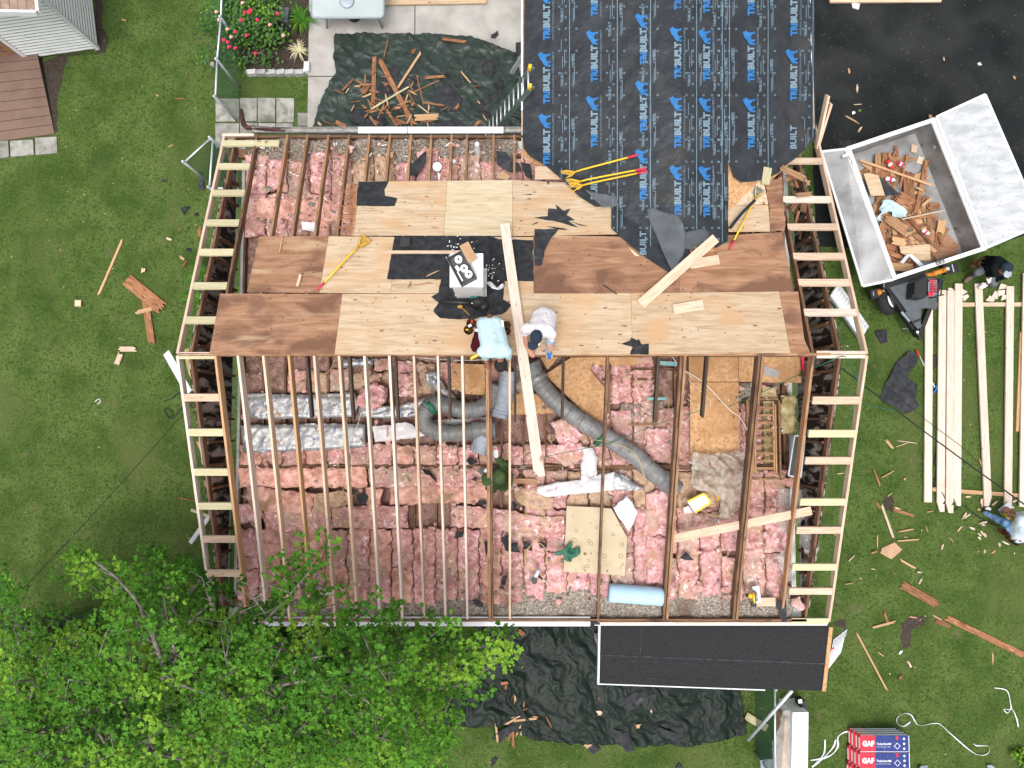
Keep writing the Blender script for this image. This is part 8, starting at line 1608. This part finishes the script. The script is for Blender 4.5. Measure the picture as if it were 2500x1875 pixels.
LIMBS = [([(1060, 1000), (990, 800), (940, 700), (900, 600), (780, 450), (620, 320)], .035), ([(1140, 900), (1100, 790), (1060, 530)], .022), ([(1110, 890), (1180, 950), (1260, 990)], .014), ([(1060, 1080), (1080, 980), (1150, 900)], .04), ([(1500, 1240), (1640, 1170), (1760, 1010), (1850, 810)], .024), ([(1700, 1180), (1830, 1120), (2000, 1090), (2160, 1060)], .03), ([(1900, 1080), (1950, 970), (2124, 930)], .02),
         ([(1480, 1000), (1460, 940), (1430, 760)], .014), ([(1220, 720), (1300, 650), (1390, 560)], .016), ([(1700, 720), (1800, 620), (1900, 510)], .016), ([(1720, 660), (1660, 580), (1590, 520)], .012), ([(960, 1540), (1070, 1580), (1200, 1610)], .028), ([(880, 1660), (960, 1520), (990, 1400)], .04), ([(240, 1560), (400, 1590), (560, 1640)], .045), ([(850, 990), (840, 900), (820, 820)], .014),
         ([(120, 850), (100, 760), (90, 720)], .014), ([(1850, 1500), (1920, 1430), (1990, 1360)], .014), ([(330, 1180), (380, 1130), (370, 1080)], .016), ([(1000, 820), (1060, 870), (920, 800), (870, 680)], .014), ([(1060, 1050), (1200, 1130), (1380, 1190)], .02), ([(680, 1500), (640, 1440), (600, 1400)], .02), ([(1990, 1000), (2050, 880), (2110, 800)], .014), ([(1100, 930), (1000, 925)], .012), ([(1730, 1200), (1740, 1330), (1760, 1400)], .012)]
TB = [(ZP('H', 1060, 1000, 0), 'big leafy tree in front of the house at lower left', 0), (ZP('H', 1500, 1180, 0), 'leafy tree spreading right over the south tarp', 1)]
TOPS = [(u_, v_) for u_, v_ in ()]
cent = [P(330 * 1.13, 1480 * 1.13, 5), P(800 * 1.13, 1480 * 1.13, 5)]
for ti, (base, lb, _) in enumerate(TB):
    mine = [c_ for c_ in CL if (0 if (c_[0] - cent[0]).length < (c_[0] - cent[1]).length else 1) == ti]
    tree = E('leafy_tree', base, lb, 'tree', 'broadleaf trees in front of the house')
    ct = cent[ti]; nodes = [(base, -1), (base.lerp(V3((ct.x, ct.y, 2.4)), .5) + V3((0, 0, .2)), 0), (V3(((base.x + ct.x * 2) / 3, (base.y + ct.y * 2) / 3, 2.5)), 1)]
    nodes[1] = (V3((base.x * .8 + ct.x * .2, base.y * .8 + ct.y * .2, 1.2)), 0); top = nodes[2][0]
    mine.sort(key=lambda c_: (c_[0] - top).length)
    for c_, low in mine:
        best, bi = 9e9, 2
        for i in range(2, len(nodes)):
            n_, p_ = nodes[i]; d = (n_ - c_).length; s_ = d + .55 * (n_ - top).length
            if s_ < best: best, bi = s_, i
        pn = nodes[bi][0]; L = (c_ - pn).length; k = max(1, int(L / .45)); prev = bi
        for j in range(1, k + 1):
            q = pn.lerp(c_, j / k)
            if j < k: q = q + V3((rt.uniform(-1, 1), rt.uniform(-1, 1), rt.uniform(-.6, .3))) * .06 - V3((0, 0, .12 * math.sin(math.pi * j / k)))
            nodes.append((q - V3((0, 0, .05 if j == k else 0)), prev)); prev = len(nodes) - 1
    load = [0] * len(nodes)
    for i in range(len(nodes) - 1, 0, -1):
        load[i] += 1
        if nodes[i][1] >= 0: load[nodes[i][1]] += load[i]
    mt_, mbb = MB(), MB()
    for i in range(1, len(nodes)):
        p_ = nodes[i][1]; r1_ = .006 * max(1, load[i]) ** .45; r0_ = .006 * max(1, load[p_]) ** .45
        r0_ = min(r0_, r1_ * 1.5); (mt_ if i < 3 else mbb).tube([nodes[p_][0], nodes[i][0]], [r0_, r1_], 6 if load[i] < 8 else 8, cap=False)
    for bi_, (pp_, r_) in enumerate(LIMBS):
        if (pp_[0][0] < 1500) != (ti == 0): continue
        p3 = [ZP('H', a_, b_, 5.75 + .25 * math.sin(k_ * 1.3 + bi_) + .12) for k_, (a_, b_) in enumerate(pp_)]; sm = smooth_path(p3, 5); n_ = len(sm)
        mbb.tube([q_ + V3((rt.uniform(-1, 1), rt.uniform(-1, 1), 0)) * .008 for q_ in sm], [r_ * (1 - .7 * i_ / n_) for i_ in range(n_)], 7)
        for _k in range(3):
            q_ = sm[rt.randrange(n_ // 4, n_)]; an = rt.uniform(0, 6.28); L_ = rt.uniform(.15, .4); mbb.tube([q_, q_ + V3((math.cos(an) * L_, math.sin(an) * L_, -.05)), q_ + V3((math.cos(an + .4) * L_ * 1.6, math.sin(an + .4) * L_ * 1.6, -.2))], [.006, .005, .003], 5)
    mt_.build('trunk', 'bark', tree, True); mbb.build('branch', 'bark', tree, True)
    # leaves: rosettes of five to seven rounded leaves
    VV, rng = [], np.random.default_rng(5 + ti)
    for c_, low in mine:
        sub_ = 10 if not low else 9; cc = np.array(tuple(c_)); p = []; dv_ = (c_ - top); dv_.z = 0; aa = math.atan2(dv_.y, dv_.x) + rng.normal(0, .45); ux = np.array([math.cos(aa), math.sin(aa), .12]); uy = np.array([-math.sin(aa), math.cos(aa), 0])
        for _k in range(sub_):
            sc_ = cc + ux * rng.uniform(-.34, .30) + uy * rng.normal(0, .085) + np.array([0, 0, rng.normal(0, .06)])
            for _m in range(int(rng.integers(3, 7))): p.append(sc_ + rng.normal(0, 1, 3) * np.array([.055, .055, .03]))
        for q in p:
            tilt_ = rng.normal(0, .30, 2); nv = np.array([tilt_[0], tilt_[1], 1.0]); nv /= np.linalg.norm(nv); ax1 = np.cross(nv, [0, 1, 0]); ax1 /= np.linalg.norm(ax1); ax2 = np.cross(nv, ax1)
            nl = rng.integers(5, 8); a0 = rng.uniform(0, 6.28); sz = rng.uniform(.022, .048)
            for j in range(nl):
                a = a0 + j * 6.283 / nl + rng.uniform(-.25, .25); d = ax1 * np.cos(a) + ax2 * np.sin(a); s_ = -ax1 * np.sin(a) + ax2 * np.cos(a); dr = rng.uniform(-.5, .8)
                d2 = d * .85 + nv * dr * .7; l = sz * rng.uniform(.8, 1.25); w_ = l * .36
                VV += [q, q + d2 * l * .45 - s_ * w_, q + d2 * l * .85 - s_ * w_ * .8, q + d2 * l * 1.08, q + d2 * l * .85 + s_ * w_ * .8, q + d2 * l * .45 + s_ * w_]
    VV = np.array(VV); VV -= np.array(tuple(base)); nf = len(VV) // 6; me = bpy.data.meshes.new('crown')
    me.vertices.add(nf * 6); me.vertices.foreach_set('co', VV.ravel()); me.loops.add(nf * 6); me.loops.foreach_set('vertex_index', np.arange(nf * 6)); me.polygons.add(nf)
    me.polygons.foreach_set('loop_start', np.arange(0, nf * 6, 6)); me.polygons.foreach_set('loop_total', np.full(nf, 6)); me.update(); me.materials.append(MT['leaf'])
    o = bpy.data.objects.new('crown', me); C.objects.link(o); o.parent = tree
# added shrubs under the trees, leaf colour darkened as crown shade
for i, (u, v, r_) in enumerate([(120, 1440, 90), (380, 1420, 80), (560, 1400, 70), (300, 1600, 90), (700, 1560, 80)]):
    leafy('shrub', 'W', u, v, r_ * 1.9, r_ * 1.3, 6500, 1.6, ['leaf_shade'], ['added shrub coloured as shade under the left of the big tree', 'added shrub coloured as shade under the middle of the big tree', 'added shrub coloured as shade beside the house under the trees', 'added shrub coloured as shade at the bottom edge under the big tree', 'added shrub coloured as shade under the tree near the tarp'][i], 'shrub', .09)
finish_labels()
